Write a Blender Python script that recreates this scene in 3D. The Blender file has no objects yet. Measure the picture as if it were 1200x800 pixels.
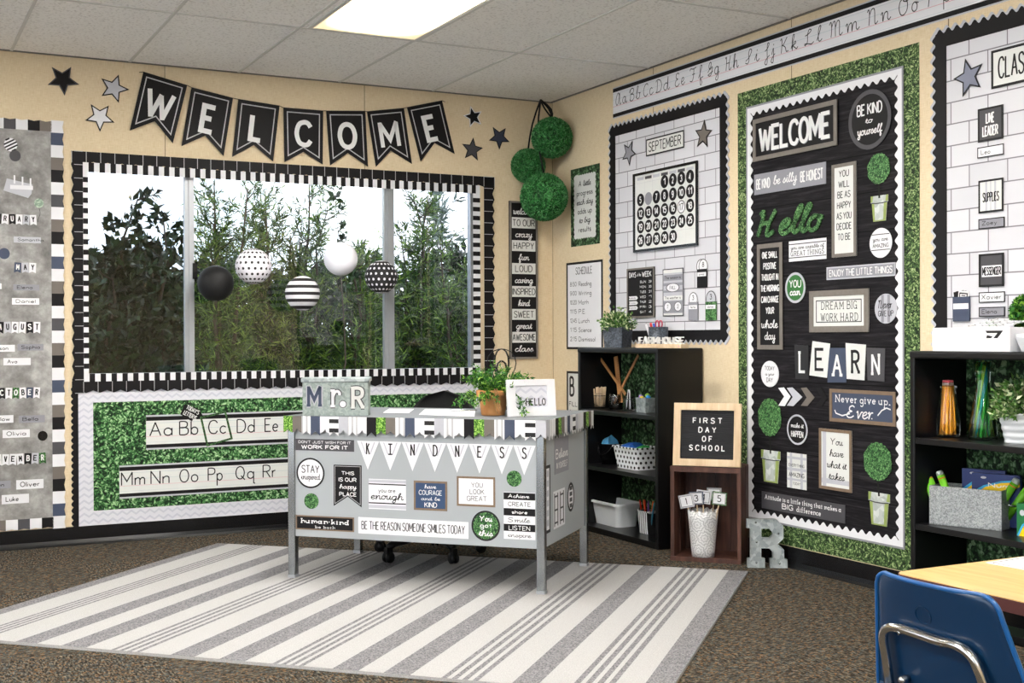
import bpy, math, random
import numpy as np
from mathutils import Matrix, Vector
random.seed(7); rng = np.random.default_rng(7)
SC = bpy.context.scene
COL = SC.collection
PI = math.pi
R = math.radians

# ---------------------------------------------------------------- camera
FPX = 1444.0                                   # focal length in pixels of a 1200 px wide frame
HC, HCEIL = 1.12, 2.657
YAW, PIT, ROL = R(62.642), R(-.19), R(-.228)
_f = Vector((math.cos(YAW)*math.cos(PIT), math.sin(YAW)*math.cos(PIT), math.sin(PIT)))
_r = _f.cross(Vector((0, 0, 1))).normalized(); _u = _r.cross(_f)
CR = _r*math.cos(ROL) + _u*math.sin(ROL); CU = _u*math.cos(ROL) - _r*math.sin(ROL)
CAM = Vector((-3.945, -7.051, HC))
cd = bpy.data.cameras.new('camera'); cam = bpy.data.objects.new('camera', cd); COL.objects.link(cam)
cd.sensor_width = 36; cd.lens = FPX/1200*36; cd.clip_start = .05; cd.clip_end = 200
m = Matrix.Identity(4)
for i in range(3):
    m[i][0] = CR[i]; m[i][1] = CU[i]; m[i][2] = -_f[i]; m[i][3] = CAM[i]
cam.matrix_world = m
SC.camera = cam

# ---------------------------------------------------------------- light and exposure
SC.view_settings.view_transform = 'Standard'
SC.view_settings.look = 'None'
SC.view_settings.gamma = 1
SC.view_settings.use_curve_mapping = False
SC.view_settings.exposure = 0.66
LAMP = 30.0          # strength of the ceiling panels
SKY = 2.5            # overcast sky
SUN = 2.5
w = bpy.data.worlds.new('world'); SC.world = w; w.use_nodes = True
wn = w.node_tree.nodes; wl_ = w.node_tree.links
bg = wn['Background']; bg.inputs[1].default_value = SKY
tc = wn.new('ShaderNodeTexCoord'); mp = wn.new('ShaderNodeMapping'); nz = wn.new('ShaderNodeTexNoise')
nz.inputs['Scale'].default_value = 2.5; nz.inputs['Detail'].default_value = 5
cr = wn.new('ShaderNodeValToRGB')
cr.color_ramp.elements[0].position = .38; cr.color_ramp.elements[0].color = (.62, .74, .88, 1)
cr.color_ramp.elements[1].position = .62; cr.color_ramp.elements[1].color = (.95, .97, 1, 1)
wl_.new(tc.outputs['Generated'], mp.inputs[0]); wl_.new(mp.outputs[0], nz.inputs['Vector'])
wl_.new(nz.outputs[0], cr.inputs[0]); wl_.new(cr.outputs[0], bg.inputs[0])
sl = bpy.data.lights.new('sun', 'SUN'); sl.energy = SUN; sl.angle = R(4); sl.color = (1, .97, .9)
so = bpy.data.objects.new('sun', sl); COL.objects.link(so); so.rotation_euler = (R(-28), R(14), 0)

# ---------------------------------------------------------------- pixel -> point
def ray(px, py): return _f + CR*((px-600)/FPX) - CU*((py-400)/FPX)
def hit(px, py, p0, n):
    d = ray(px, py); n = Vector(n)
    return CAM + d*(((Vector(p0)-CAM).dot(n))/d.dot(n))
def ground(px, py, z=0): return hit(px, py, (0, 0, z), (0, 0, 1))

class Surf:
    """a flat surface with its own axes: X along it, Y up it, N out of it"""
    def __init__(s, o, X, Y):
        s.o = Vector(o); s.X = Vector(X).normalized(); s.Y = Vector(Y).normalized(); s.N = s.X.cross(s.Y)
    def uv(s, px, py, n=0):
        p = hit(px, py, s.o + s.N*n, s.N) - s.o
        return p.dot(s.X), p.dot(s.Y)
    def M(s, u, v, n=0, rot=0):
        p = s.o + s.X*u + s.Y*v + s.N*n
        m = Matrix.Identity(4)
        for i in range(3):
            m[i][0] = s.X[i]; m[i][1] = s.Y[i]; m[i][2] = s.N[i]; m[i][3] = p[i]
        return m @ Matrix.Rotation(rot, 4, 'Z')
WF = Surf((0, 0, 0), (1, 0, 0), (0, 0, 1))          # wall with the window: u = x, v = z
WR = Surf((0, 0, 0), (0, -1, 0), (0, 0, 1))         # right wall: u = -y, v = z

# ---------------------------------------------------------------- materials
_mats = {}
def lin(c):
    if isinstance(c, str):
        c = c.lstrip('#'); c = [int(c[i:i+2], 16)/255 for i in (0, 2, 4)]
    return tuple((x/12.92 if x <= .04045 else ((x+.055)/1.055)**2.4) for x in c) + (1,)
class NT:
    def __init__(s, name):
        s.m = bpy.data.materials.new(name); s.m.use_nodes = True
        s.n = s.m.node_tree.nodes; s.l = s.m.node_tree.links; s.b = s.n['Principled BSDF']
    def new(s, t, **k):
        n = s.n.new('ShaderNode'+t)
        for a, b in k.items():
            if a.startswith('i_'):
                key = a[2:].replace('_', ' ')
                n.inputs[int(key) if key.isdigit() else key].default_value = b
            else: setattr(n, a, b)
        return n
    def link(s, a, b): s.l.new(a, b)
    def coord(s, kind='Object', scale=(1, 1, 1), rot=(0, 0, 0), loc=(0, 0, 0)):
        t = s.new('TexCoord'); mp = s.new('Mapping')
        mp.inputs['Scale'].default_value = scale; mp.inputs['Rotation'].default_value = rot; mp.inputs['Location'].default_value = loc
        s.link(t.outputs[kind], mp.inputs[0]); return mp.outputs[0]
    def ramp(s, fac, stops, interp='LINEAR'):
        r = s.new('ValToRGB'); r.color_ramp.interpolation = interp
        e = r.color_ramp.elements
        while len(e) < len(stops): e.new(.5)
        for el, (p, c) in zip(e, stops): el.position = p; el.color = lin(c)
        s.link(fac, r.inputs[0]); return r.outputs[0]
    def math(s, op, a, b=None):
        n = s.new('Math', operation=op)
        for i, x in enumerate((a, b)):
            if x is None: continue
            if isinstance(x, (int, float)): n.inputs[i].default_value = x
            else: s.link(x, n.inputs[i])
        return n.outputs[0]
    def mix(s, f, a, b, blend='MIX'):
        n = s.new('Mix', data_type='RGBA', blend_type=blend)
        for i, x in ((0, f), (6, a), (7, b)):
            if isinstance(x, (int, float)): n.inputs[i].default_value = x
            elif isinstance(x, (tuple, str)): n.inputs[i].default_value = lin(x) if isinstance(x, str) else x
            else: s.link(x, n.inputs[i])
        return n.outputs[2]
    def bump(s, h, strength=.3, dist=.002):
        b = s.new('Bump'); b.inputs['Strength'].default_value = strength; b.inputs['Distance'].default_value = dist
        s.link(h, b.inputs['Height']); s.link(b.outputs[0], s.b.inputs['Normal'])
def plain(name, col, rough=.55, metal=0, spec=.35, noise=.06, nscale=30, coat=0, alpha=None):
    """a single-colour surface with a trace of procedural variation"""
    key = (name,)
    if key in _mats: return _mats[key]
    t = NT(name)
    c = lin(col)
    if noise:
        nz = t.new('TexNoise', i_Scale=nscale, i_Detail=3.0); t.link(t.coord(), nz.inputs['Vector'])
        lo = tuple(x*(1-noise) for x in c[:3])+(1,); hi = tuple(min(1, x*(1+noise)) for x in c[:3])+(1,)
        t.link(t.mix(nz.outputs[0], lo, hi), t.b.inputs['Base Color'])
    else: t.b.inputs['Base Color'].default_value = c
    t.b.inputs['Roughness'].default_value = rough; t.b.inputs['Metallic'].default_value = metal
    t.b.inputs['Specular IOR Level'].default_value = spec
    t.b.inputs['Coat Weight'].default_value = coat
    _mats[key] = t.m
    return t.m
def glass(name, tint=(1, 1, 1), refl=1.0, rough=0.0):
    if (name,) in _mats: return _mats[(name,)]
    t = NT(name); t.n.remove(t.b)
    tr = t.new('BsdfTransparent'); tr.inputs[0].default_value = (*tint, 1)
    gl = t.new('BsdfGlossy'); gl.inputs['Roughness'].default_value = rough; gl.inputs[0].default_value = (1, 1, 1, 1)
    fr = t.new('Fresnel'); fr.inputs[0].default_value = 1.45
    mx = t.new('MixShader'); t.link(t.math('MULTIPLY', fr.outputs[0], refl), mx.inputs[0])
    t.link(tr.outputs[0], mx.inputs[1]); t.link(gl.outputs[0], mx.inputs[2])
    t.link(mx.outputs[0], t.n['Material Output'].inputs[0])
    _mats[(name,)] = t.m; return t.m
def emis(name, col, strength):
    t = NT(name); t.b.inputs['Base Color'].default_value = lin(col)
    t.b.inputs['Emission Color'].default_value = lin(col); t.b.inputs['Emission Strength'].default_value = strength
    return t.m

# ---------------------------------------------------------------- mesh building
class MB:
    def __init__(s): s.v = []; s.f = []; s.mi = []; s.sm = []; s.T = None; s.mats = []
    def m(s, mat):
        if mat is None: return 0
        if mat not in s.mats: s.mats.append(mat)
        return s.mats.index(mat)
    def add(s, vs, fs, mat=None, smooth=False):
        b = len(s.v); k = s.m(mat)
        if s.T is not None: vs = [tuple(s.T @ Vector(p)) for p in vs]
        s.v += [tuple(p) for p in vs]
        for f in fs: s.f.append(tuple(i+b for i in f)); s.mi.append(k); s.sm.append(smooth)
    def box(s, x0, x1, y0, y1, z0, z1, mat=None):
        vs = [(x, y, z) for z in (z0, z1) for y in (y0, y1) for x in (x0, x1)]
        s.add(vs, [(0, 2, 3, 1), (4, 5, 7, 6), (0, 1, 5, 4), (2, 6, 7, 3), (0, 4, 6, 2), (1, 3, 7, 5)], mat)
    def prism(s, pts, z0, z1, mat=None, smooth=False):
        """outline (counter-clockwise, in x, y) raised from z0 to z1"""
        a = sum(pts[i-1][0]*p[1]-p[0]*pts[i-1][1] for i, p in enumerate(pts))
        if a < 0: pts = pts[::-1]
        n = len(pts)
        s.add([(x, y, z0) for x, y in pts]+[(x, y, z1) for x, y in pts],
              [tuple(range(n-1, -1, -1)), tuple(range(n, 2*n))] + [(i, (i+1) % n, n+(i+1) % n, n+i) for i in range(n)], mat, smooth)
    def face(s, pts, z, mat=None):
        a = sum(pts[i-1][0]*p[1]-p[0]*pts[i-1][1] for i, p in enumerate(pts))
        if a < 0: pts = pts[::-1]
        s.add([(x, y, z) for x, y in pts], [tuple(range(len(pts)))], mat)
    def ring(s, outer, inner, z0, z1, mat=None):
        """a band between two outlines with the same number of points, raised from z0 to z1"""
        n = len(outer)
        vs = [(x, y, z) for z in (z0, z1) for o in (outer, inner) for x, y in o]
        fs = []
        for i in range(n):
            j = (i+1) % n
            fs += [(2*n+i, 2*n+j, 3*n+j, 3*n+i), (j, i, n+i, n+j), (i, j, 2*n+j, 2*n+i), (n+j, n+i, 3*n+i, 3*n+j)]
        s.add(vs, fs, mat)
    def frame(s, w, h, b, z0, z1, mat=None):
        o = [(-w/2, -h/2), (w/2, -h/2), (w/2, h/2), (-w/2, h/2)]
        i = [(-w/2+b, -h/2+b), (w/2-b, -h/2+b), (w/2-b, h/2-b), (-w/2+b, h/2-b)]
        s.ring(o, i, z0, z1, mat)
    def lathe(s, prof, n=32, mat=None, axis='z', cap=True, smooth=True, sx=1, sy=1):
        vs = []; fs = []
        for r, z in prof:
            for k in range(n):
                a = 2*PI*k/n; vs.append((r*math.cos(a)*sx, r*math.sin(a)*sy, z))
        for j in range(len(prof)-1):
            for k in range(n):
                k2 = (k+1) % n; fs.append((j*n+k, j*n+k2, (j+1)*n+k2, (j+1)*n+k))
        s.add(vs, fs, mat, smooth)
        if cap:
            b = len(s.v)-len(vs)
            if prof[0][0] > 1e-5: s.f.append(tuple(b+k for k in range(n-1, -1, -1))); s.mi.append(s.m(mat)); s.sm.append(False)
            if prof[-1][0] > 1e-5: s.f.append(tuple(b+(len(prof)-1)*n+k for k in range(n))); s.mi.append(s.m(mat)); s.sm.append(False)
    def tube(s, path, r, n=8, mat=None, closed=False, cap=True):
        P = [Vector(p) for p in path]; L = len(P)
        rs = r if isinstance(r, (list, tuple)) else [r]*L
        vs = []; up = None
        for i, p in enumerate(P):
            if closed: t = P[(i+1) % L]-P[i-1]
            else: t = P[min(i+1, L-1)]-P[max(i-1, 0)]
            if t.length < 1e-9: t = Vector((0, 0, 1))
            t.normalize()
            if up is None:
                up = Vector((0, 0, 1)) if abs(t.z) < .9 else Vector((1, 0, 0))
            a = (up - t*up.dot(t))
            if a.length < 1e-6: a = t.orthogonal()
            a.normalize(); b = t.cross(a); up = a
            for k in range(n):
                q = p + (a*math.cos(2*PI*k/n)+b*math.sin(2*PI*k/n))*rs[i]; vs.append(tuple(q))
        fs = []
        for i in range(L if closed else L-1):
            j = (i+1) % L
            for k in range(n):
                k2 = (k+1) % n; fs.append((i*n+k, i*n+k2, j*n+k2, j*n+k))
        if cap and not closed: fs += [tuple(range(n-1, -1, -1)), tuple((L-1)*n+k for k in range(n))]
        s.add(vs, fs, mat, True)
    def sphere(s, c, r, n=20, mat=None, sz=1):
        vs = [(c[0], c[1], c[2]-r*sz)]; fs = []; h = n//2
        for j in range(1, h):
            th = PI*j/h
            for k in range(n):
                a = 2*PI*k/n; vs.append((c[0]+r*math.sin(th)*math.cos(a), c[1]+r*math.sin(th)*math.sin(a), c[2]-r*sz*math.cos(th)))
        vs.append((c[0], c[1], c[2]+r*sz)); e = len(vs)-1
        for k in range(n):
            k2 = (k+1) % n; fs.append((0, 1+k2, 1+k)); fs.append((e, 1+(h-2)*n+k, 1+(h-2)*n+k2))
            for j in range(h-2): fs.append((1+j*n+k, 1+j*n+k2, 1+(j+1)*n+k2, 1+(j+1)*n+k))
        s.add(vs, fs, mat, True)
    def build(s, name, mat=None, parent=None, M=None, bevel=0, bseg=2):
        me = bpy.data.meshes.new(name)
        me.from_pydata(s.v, [], s.f)
        ms = s.mats or [mat]
        for x in ms: me.materials.append(x)
        if len(ms) > 1: me.polygons.foreach_set('material_index', s.mi)
        me.polygons.foreach_set('use_smooth', s.sm)
        me.update()
        o = bpy.data.objects.new(name, me); COL.objects.link(o)
        if parent is not None: o.parent = parent
        if M is not None: o.matrix_basis = M
        if bevel:
            b = o.modifiers.new('bevel', 'BEVEL'); b.width = bevel; b.segments = bseg; b.limit_method = 'ANGLE'; b.angle_limit = R(40)
        return o
def tag(o, label=None, cat=None, group=None, kind=None):
    if label: o['label'] = label
    if cat: o['category'] = cat
    if group: o['group'] = group
    if kind: o['kind'] = kind
    return o
def empty(name, M, label=None, cat=None, group=None):
    o = bpy.data.objects.new(name, None); COL.objects.link(o); o.empty_display_size = .05
    o.matrix_basis = M if isinstance(M, Matrix) else Matrix.Translation(M)
    return tag(o, label, cat, group)
def copy_tree(o, parent=None, M=None, label=None, group=None):
    c = o.copy(); COL.objects.link(c)
    if parent is not None: c.parent = parent
    if M is not None: c.matrix_basis = M
    if label: c['label'] = label
    if group: c['group'] = group
    for ch in list(o.children): copy_tree(ch, c)
    return c
def TM(x, y, z, rz=0, rx=0, ry=0):
    return Matrix.Translation((x, y, z)) @ Matrix.Rotation(rz, 4, 'Z') @ Matrix.Rotation(ry, 4, 'Y') @ Matrix.Rotation(rx, 4, 'X')

# ---------------------------------------------------------------- stroke lettering
bowl = 'o2.2,5.5 .6,4.6 0,2.7 .6,.8 2.2,0 3.8,.8 4.4,2.7 3.8,4.6'
CAPS = dict(zip('ABCDEFGHIJKLMNOPQRSTUVWXYZ', [
 '0,0 3,10 6,0|1.1,3.6 4.9,3.6',
 '0,0 0,10|~0,10 3.2,10 4.9,9 4.9,6.6 3.2,5.4 0,5.4|~0,5.4 3.6,5.4 5.5,4.2 5.5,1.3 3.6,0 0,0',
 '~6,8 4.8,9.7 3,10 1,8.8 0,5 1,1.2 3,0 4.8,.3 6,2',
 '0,0 0,10|~0,10 2.6,10 5,8.4 5.9,5 5,1.6 2.6,0 0,0',
 '5,10 0,10 0,0 5,0|0,5.2 4,5.2', '5,10 0,10 0,0|0,5.2 4,5.2',
 '~6,8.2 4.8,9.7 3,10 1,8.8 0,5 1,1.2 3,0 5,.7 6,2.4|3.6,4.6 6,4.6 6,0',
 '0,0 0,10|6,0 6,10|0,5.2 6,5.2', '0,0 0,10', '4.4,10 4.4,3|~4.4,3 4,.9 2.2,0 .6,.8 0,2.6',
 '0,0 0,10|5.6,10 0,4.2|1.9,6 6,0', '0,10 0,0 5,0', '0,0 0,10 3.5,3 7,10 7,0', '0,0 0,10 6,0 6,10',
 'o3,10 .9,8.7 0,5 .9,1.3 3,0 5.1,1.3 6,5 5.1,8.7',
 '0,0 0,10|~0,10 3.5,10 5.6,8.9 5.6,6.2 3.5,5 0,5',
 'o3,10 .9,8.7 0,5 .9,1.3 3,0 5.1,1.3 6,5 5.1,8.7|3.6,2.6 6.4,-.8',
 '0,0 0,10|~0,10 3.5,10 5.6,8.9 5.6,6.2 3.5,5 0,5|2.8,5 6,0',
 '~5.6,8.4 4.4,9.7 2.8,10 .8,9.2 .4,7.4 1.4,5.9 4.2,4.6 5.6,2.9 4.8,.8 2.8,0 1,.4 0,1.8',
 '0,10 6,10|3,10 3,0', '0,10 0,3.4|~0,3.4 .9,.8 3,0 5.1,.8 6,3.4|6,3.4 6,10', '0,10 3,0 6,10',
 '0,10 2.2,0 4.2,8.6 6.2,0 8.4,10', '0,0 6,10|0,10 6,0', '0,10 3,4.8 6,10|3,4.8 3,0', '0,10 5.6,10 0,0 5.6,0']))
DIG = dict(zip('0123456789', [
 'o2.8,10 .8,8.7 0,5 .8,1.3 2.8,0 4.8,1.3 5.6,5 4.8,8.7', '.4,7.8 2.6,10 2.6,0',
 '~.2,7.8 1.2,9.6 3,10 5,9 5.2,6.8 3.8,4.4 0,0|0,0 5.6,0',
 '~.2,8.2 1.2,9.6 2.8,10 4.8,9.2 4.8,6.6 2.6,5.3|~2.6,5.3 5.2,4.2 5.2,1.4 2.8,0 1,.4 0,1.8',
 '4.2,0 4.2,10 0,3 5.8,3', '5,10 .8,10 .5,5.6|~.5,5.6 2.8,6.2 5,5 5.4,2.6 4.2,.5 2.2,0 0,1.2',
 '~5,9.2 3,10 1,8.4 0,4.6 .4,1.4 2.8,0 5,1.2 5.4,3.4 4.4,5.4 2.6,6 .8,5 .1,3.4', '0,10 5.4,10 1.8,0',
 'o2.7,5.4 .7,6.4 .7,9 2.7,10 4.7,9 4.7,6.4|o2.7,5.4 .2,4 .2,1.2 2.7,0 5.2,1.2 5.2,4',
 '~.6,.8 2.6,0 4.6,1.6 5.6,5.4 5.2,8.6 2.8,10 .6,8.8 .2,6.6 1.2,4.6 3,4 4.8,5 5.5,6.6']))
PUN = {'.': '0,0 .01,.9', "'": '0,10 0,7.6', ',': '.4,.8 0,-1.4', '-': '0,4.4 3,4.4', ':': '0,1 0,2|0,5 0,6', '*': '0,4.4 1.1,4.4',
       '!': '0,10 0,3|0,0 0,1', '/': '0,0 4,10', '&': '~5.6,0 1.2,7 1.2,9.2 2.6,10 4,9 3.6,7 .6,3.6 .4,1.4 2.2,0 4.2,1.2 5.4,4', '_': '0,0 5,0'}
LOW = dict(zip('abcdefghijklmnopqrstuvwxyz', [
 bowl+'|4.4,5.5 4.4,0', '0,10 0,0|'+bowl, '~4,4.6 2.2,5.5 .6,4.6 0,2.7 .6,.8 2.2,0 4,.9', bowl+'|4.4,10 4.4,0',
 '0,2.9 4.3,2.9|~4.3,2.9 3.8,4.7 2.2,5.5 .6,4.6 0,2.7 .6,.8 2.2,0 4,.8', '~3.4,9.6 2.4,10 1.5,8.6 1.5,6|1.5,6 1.5,0|0,5.5 3.2,5.5',
 bowl+'|~4.4,5.5 4.4,-2 3.6,-3.6 2,-4 .4,-3', '0,10 0,0|~0,3.4 1,5 2.4,5.5 3.8,4.8 4,3 4,0', '0,5.5 0,0|0,7.4 0,8.4',
 '1.6,5.5 1.6,-2|~1.6,-2 1.2,-3.6 0,-4|1.6,7.4 1.6,8.4', '0,10 0,0|3.6,5.5 0,2|1.3,3.2 3.8,0', '0,10 0,0',
 '0,5.5 0,0|~0,3.6 .8,5 2,5.5 3,4.6 3.1,3 3.1,0|~3.1,3.6 3.9,5 5.1,5.5 6.1,4.6 6.2,3 6.2,0', '0,5.5 0,0|~0,3.4 1,5 2.4,5.5 3.8,4.8 4,3 4,0',
 bowl, '0,5.5 0,-4|'+bowl, bowl+'|4.4,5.5 4.4,-3.4 5.4,-4', '0,5.5 0,0|~0,3.2 .8,4.9 2.6,5.5',
 '~3.6,4.6 2,5.5 .4,4.7 .6,3.4 3.2,2.2 3.6,.8 2,0 .2,.8', '1.5,8.4 1.5,0|0,5.5 3,5.5', '~0,5.5 0,2 .6,.5 2,0 3.4,.8 4,2.4|4,5.5 4,0',
 '0,5.5 2,0 4,5.5', '0,5.5 1.5,0 3,4.8 4.5,0 6,5.5', '0,5.5 4,0|4,5.5 0,0', '0,5.5 2.1,0|4.2,5.5 .8,-4', '0,5.5 3.8,5.5 0,0 3.8,0']))
SLOW = dict(zip('abcdefghijklmnopqrstuvwxyz', [
 '~4,4.6 2.4,5.5 .5,4 .2,1.6 1.4,.1 3.2,1.2 4.1,5.3 4,1.4 4.8,.1 6.2,1.4',
 '~0,1 1.6,6 2.6,9.6 1.8,10 1,7 .9,1.2 2,.1 3.6,1.2 3.8,4 3,4.6 4.8,4.2', '~3.4,4.6 2.2,5.4 .6,4 .3,1.6 1.4,.1 2.8,.4 4.4,1.6',
 '~3.8,4.6 2.4,5.5 .5,4 .2,1.6 1.4,.1 3.2,1.4 4.4,10 4,1.4 4.8,.1 6,1.4', '~.2,2 2.4,3 3.2,4.6 2.2,5.5 .7,4 .5,1.4 1.8,0 3,.4 4.4,1.8',
 '~0,1 2,6 3,9.4 2.2,10 1.5,7 1.5,-3 2.2,-4 2.9,-2.4 1.9,.4 4,1.2', '~3.8,4.6 2.4,5.5 .5,4 .2,1.6 1.4,.1 3.2,1.2 4,5.2 3.6,-2.8 2.2,-4.2 1,-3 3,-.4 5.4,1.4',
 '~0,1 1.6,6 2.5,9.6 1.7,10 1,7 .9,0 1.6,3.8 3,5.4 3.9,4.4 3.9,1.2 4.7,.1 5.8,1.4', '~0,1.2 1.4,5.2 1.2,1.4 2,.1 3.2,1.4|1.6,7.2 1.75,8.2',
 '~0,1.2 1.6,5.2 1.4,-2.8 .6,-4.2 -.6,-3 1,-.4 3,1.4|1.8,7.2 1.95,8.2', '~0,1 1.6,6 2.5,9.6 1.7,10 1,7 .9,0 1.4,3 3,5.4 3.4,4 1.6,2.8 3.2,.8 4,.1 5,1.2',
 '~0,1 1.6,6 2.5,9.6 1.7,10 1,7 1,1.4 1.9,.1 3.2,1.4', '~0,4 .9,5.4 1.1,0 1.8,4 2.9,5.4 3.5,4.4 3.5,0 4.2,4 5.3,5.4 6,4.4 6,1.2 6.8,.1 7.9,1.4',
 '~0,4 .9,5.4 1.1,0 1.9,4 3.1,5.4 3.9,4.4 3.9,1.2 4.7,.1 5.8,1.4', '~3,5 1.8,5.5 .5,4.2 .3,1.6 1.6,.1 3.2,1 3.6,3.6 2.8,5.2 4.6,4.6',
 '~0,4 .9,5.4 1.1,-4|~1.1,3.6 2.4,5.4 3.8,4.4 3.8,1.2 2.6,.1 1.2,1.2', '~3.8,4.6 2.4,5.5 .5,4 .2,1.6 1.4,.1 3.2,1.2 4,5.2 3.8,-4 5.2,-1.6',
 '~0,4 .9,5.4 1.1,0 1.7,3.8 2.6,5.2 3.6,5', '~0,1 1.8,5.4 2.8,3 2.8,1 1.6,0 .6,.8 2,.4 4,1.6', '~0,1.2 1.6,8 1.3,1.4 2.1,.1 3.2,1.2|.3,5.6 2.7,5.8',
 '~0,4.6 .8,5.4 .9,1.4 1.8,.1 3,1 3.8,5.4 3.7,1.3 4.5,.1 5.6,1.4', '~0,4.4 .8,5.4 1.7,.1 3.4,5 4.6,4.8',
 '~0,4.6 .8,5.4 .9,1.4 1.7,.1 2.8,1.4 3.1,5 3.1,1.4 4,.1 5.2,1.6 5.4,5 6.4,4.6', '~0,4.8 1,5.2 2.8,.4 3.8,.8|3.6,5.2 .4,0',
 '~0,4.6 .8,5.4 .9,1.8 1.8,.6 3,1.6 3.8,5.4 3.5,-2.8 2.2,-4.2 1,-3 3,-.4 5.2,1.4', '~0,4.8 1.4,5.4 2.8,4.8 .8,.6 2.4,.8 3.8,.2']))
SCAP = dict(CAPS); SCAP.update(dict(zip('ABCDEFGHIJKLMNOPH', [
 '~5,7.5 3.4,10 1,7 .1,3 1.4,.1 3.8,2.4 5.4,9.6 5.2,2 6.2,.1 7.4,1.4',
 '~.6,7 1.8,9 2,5 1.6,0|~1.4,8.6 3.4,10 5.2,9 4.6,6.4 2.6,5.4 5,4.8 5.6,2.2 4,.2 2,.2 1,1.4', '~5.4,8.4 4.4,9.9 2,8.8 .2,4.6 1,.9 3,0 5.4,1.6',
 '~2.2,9.2 1.6,1.2 .4,.6 2.2,.2 4.8,.8 6.2,4.6 5,8.8 2.4,10 .6,8.6', '~5,8.8 3.6,10 1.6,9 1.6,6.4 3.4,5.4 1.2,4.4 .2,2 1.4,.2 3.6,.2 5.4,1.8',
 '~.4,8.4 1.2,9.8 3.4,9.2 6,10|~4,9.4 3.4,3 2.2,.2 .4,.8|2.4,5.2 4.8,5.4', '~.6,3 3.4,6 4.4,9 3.2,10 1.8,7.4 3,4.8 5.4,6.4 4.8,2 3,0 .8,1 3,1.8 6.2,3',
 '~.4,8.6 1.4,9.8 1.6,6 1,0|~5.8,10 4.4,5 4.2,.6 5.4,.3 6.6,1.6|1.3,5.2 4.4,5.2', '~.4,2.4 2.8,4.6 4.4,8.6 3.4,10 2.4,7.4 2.6,2.4 1.6,.2 .2,1.2',
 '~.6,5 3,6.6 4.4,9.4 3.2,10 2.6,6 2.6,-2.6 1.4,-4.2 .4,-2.6 2.6,0 4.8,1.4', '~.4,8.6 1.4,9.8 1.6,6 1,0|~5.4,10 3,6 1.6,5|~2,5.2 4,3.4 4.8,.4 6.4,.6',
 '~.6,6.4 3,7.4 4.4,9.2 3.2,10 2.2,7 2,2 .6,.2 .4,1.2 2.4,.8 4.6,.1 6,1.2',
 '~.2,8.4 1.2,9.8 1.6,6 1.2,0|~1.5,6 2.6,9.4 3.6,9 3.8,0|~3.8,5.6 5,9.4 6.2,8.6 6.2,1 7,.1 8,1.4',
 '~.2,8.4 1.2,9.8 1.6,6 1.2,0|~1.5,6 2.8,9.4 4.6,9 4.8,1 5.6,.1 6.6,1.4',
 '~3.4,9.8 1,8.6 .1,4.6 1.2,.6 3.4,.1 5.4,2.6 5.6,7 3.8,9.8 3,8.4 5,7.6 6.6,8.4', '~.6,7.4 1.8,9.2 2,5 1.6,0|~1.4,8.6 3.4,10 5.4,8.8 5,6 2.2,4.8',
 '~.4,8.6 1.4,9.8 1.6,6 1,0|~5.8,10 4.4,5 4.2,.6 5.4,.3 6.6,1.6|1.3,5.2 4.4,5.2'])))
FONTS = {'print': {**LOW, **CAPS, **DIG, **PUN}, 'script': {**CAPS, **SLOW, **DIG, **PUN}, 'cursive': {**SCAP, **SLOW, **DIG, **PUN}}
FONTS['print']['ř'] = '1.6,5.5 1.6,0|~1.6,3.2 2.7,4.8 4.1,5.2 5.1,4.6 5.1,3.8'      # a bracketed small r
FONTS['slab'] = FONTS['print']
_gc = {}
def glyph(ch, font):
    key = (ch, 's' if font == 'slab' else font)
    if key in _gc: return _gc[key]
    out = []
    for st in FONTS[font].get(ch, '').split('|'):
        if not st: continue
        kind = st[0] if st[0] in '~o' else ''
        P = [tuple(map(float, q.split(','))) for q in st.lstrip('~o').split()]
        if kind:
            n = len(P); Q = []
            rngs = range(n) if kind == 'o' else range(n-1)
            for i in rngs:
                g = (lambda k: P[k % n]) if kind == 'o' else (lambda k: P[min(max(k, 0), n-1)])
                a, b, c, d = g(i-1), g(i), g(i+1), g(i+2)
                for k in range(5):
                    t = k/5
                    Q.append(tuple(.5*((2*b[j])+(-a[j]+c[j])*t+(2*a[j]-5*b[j]+4*c[j]-d[j])*t*t+(-a[j]+3*b[j]-3*c[j]+d[j])*t**3) for j in (0, 1)))
            if kind == '~': Q.append(P[-1])
            out.append((kind, Q))
        else: out.append(('', P))
    if font == 'slab':
        ex = []
        for kind, Q in out:
            if kind: continue
            for e, o in ((Q[0], Q[1]), (Q[-1], Q[-2])):
                if abs(e[0]-o[0]) < .75*abs(e[1]-o[1]) and (e[1] in (0, 10, 5.5, -4)):
                    ex.append(('', [(e[0]-1.15, e[1]), (e[0]+1.15, e[1])]))
        out = out+ex
    xs = [p[0] for _, Q in out for p in Q] or [0, 2.5]
    r = (out, min(xs), max(xs)) if out else ([], 0, 2.6)
    _gc[key] = r
    return r
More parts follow.
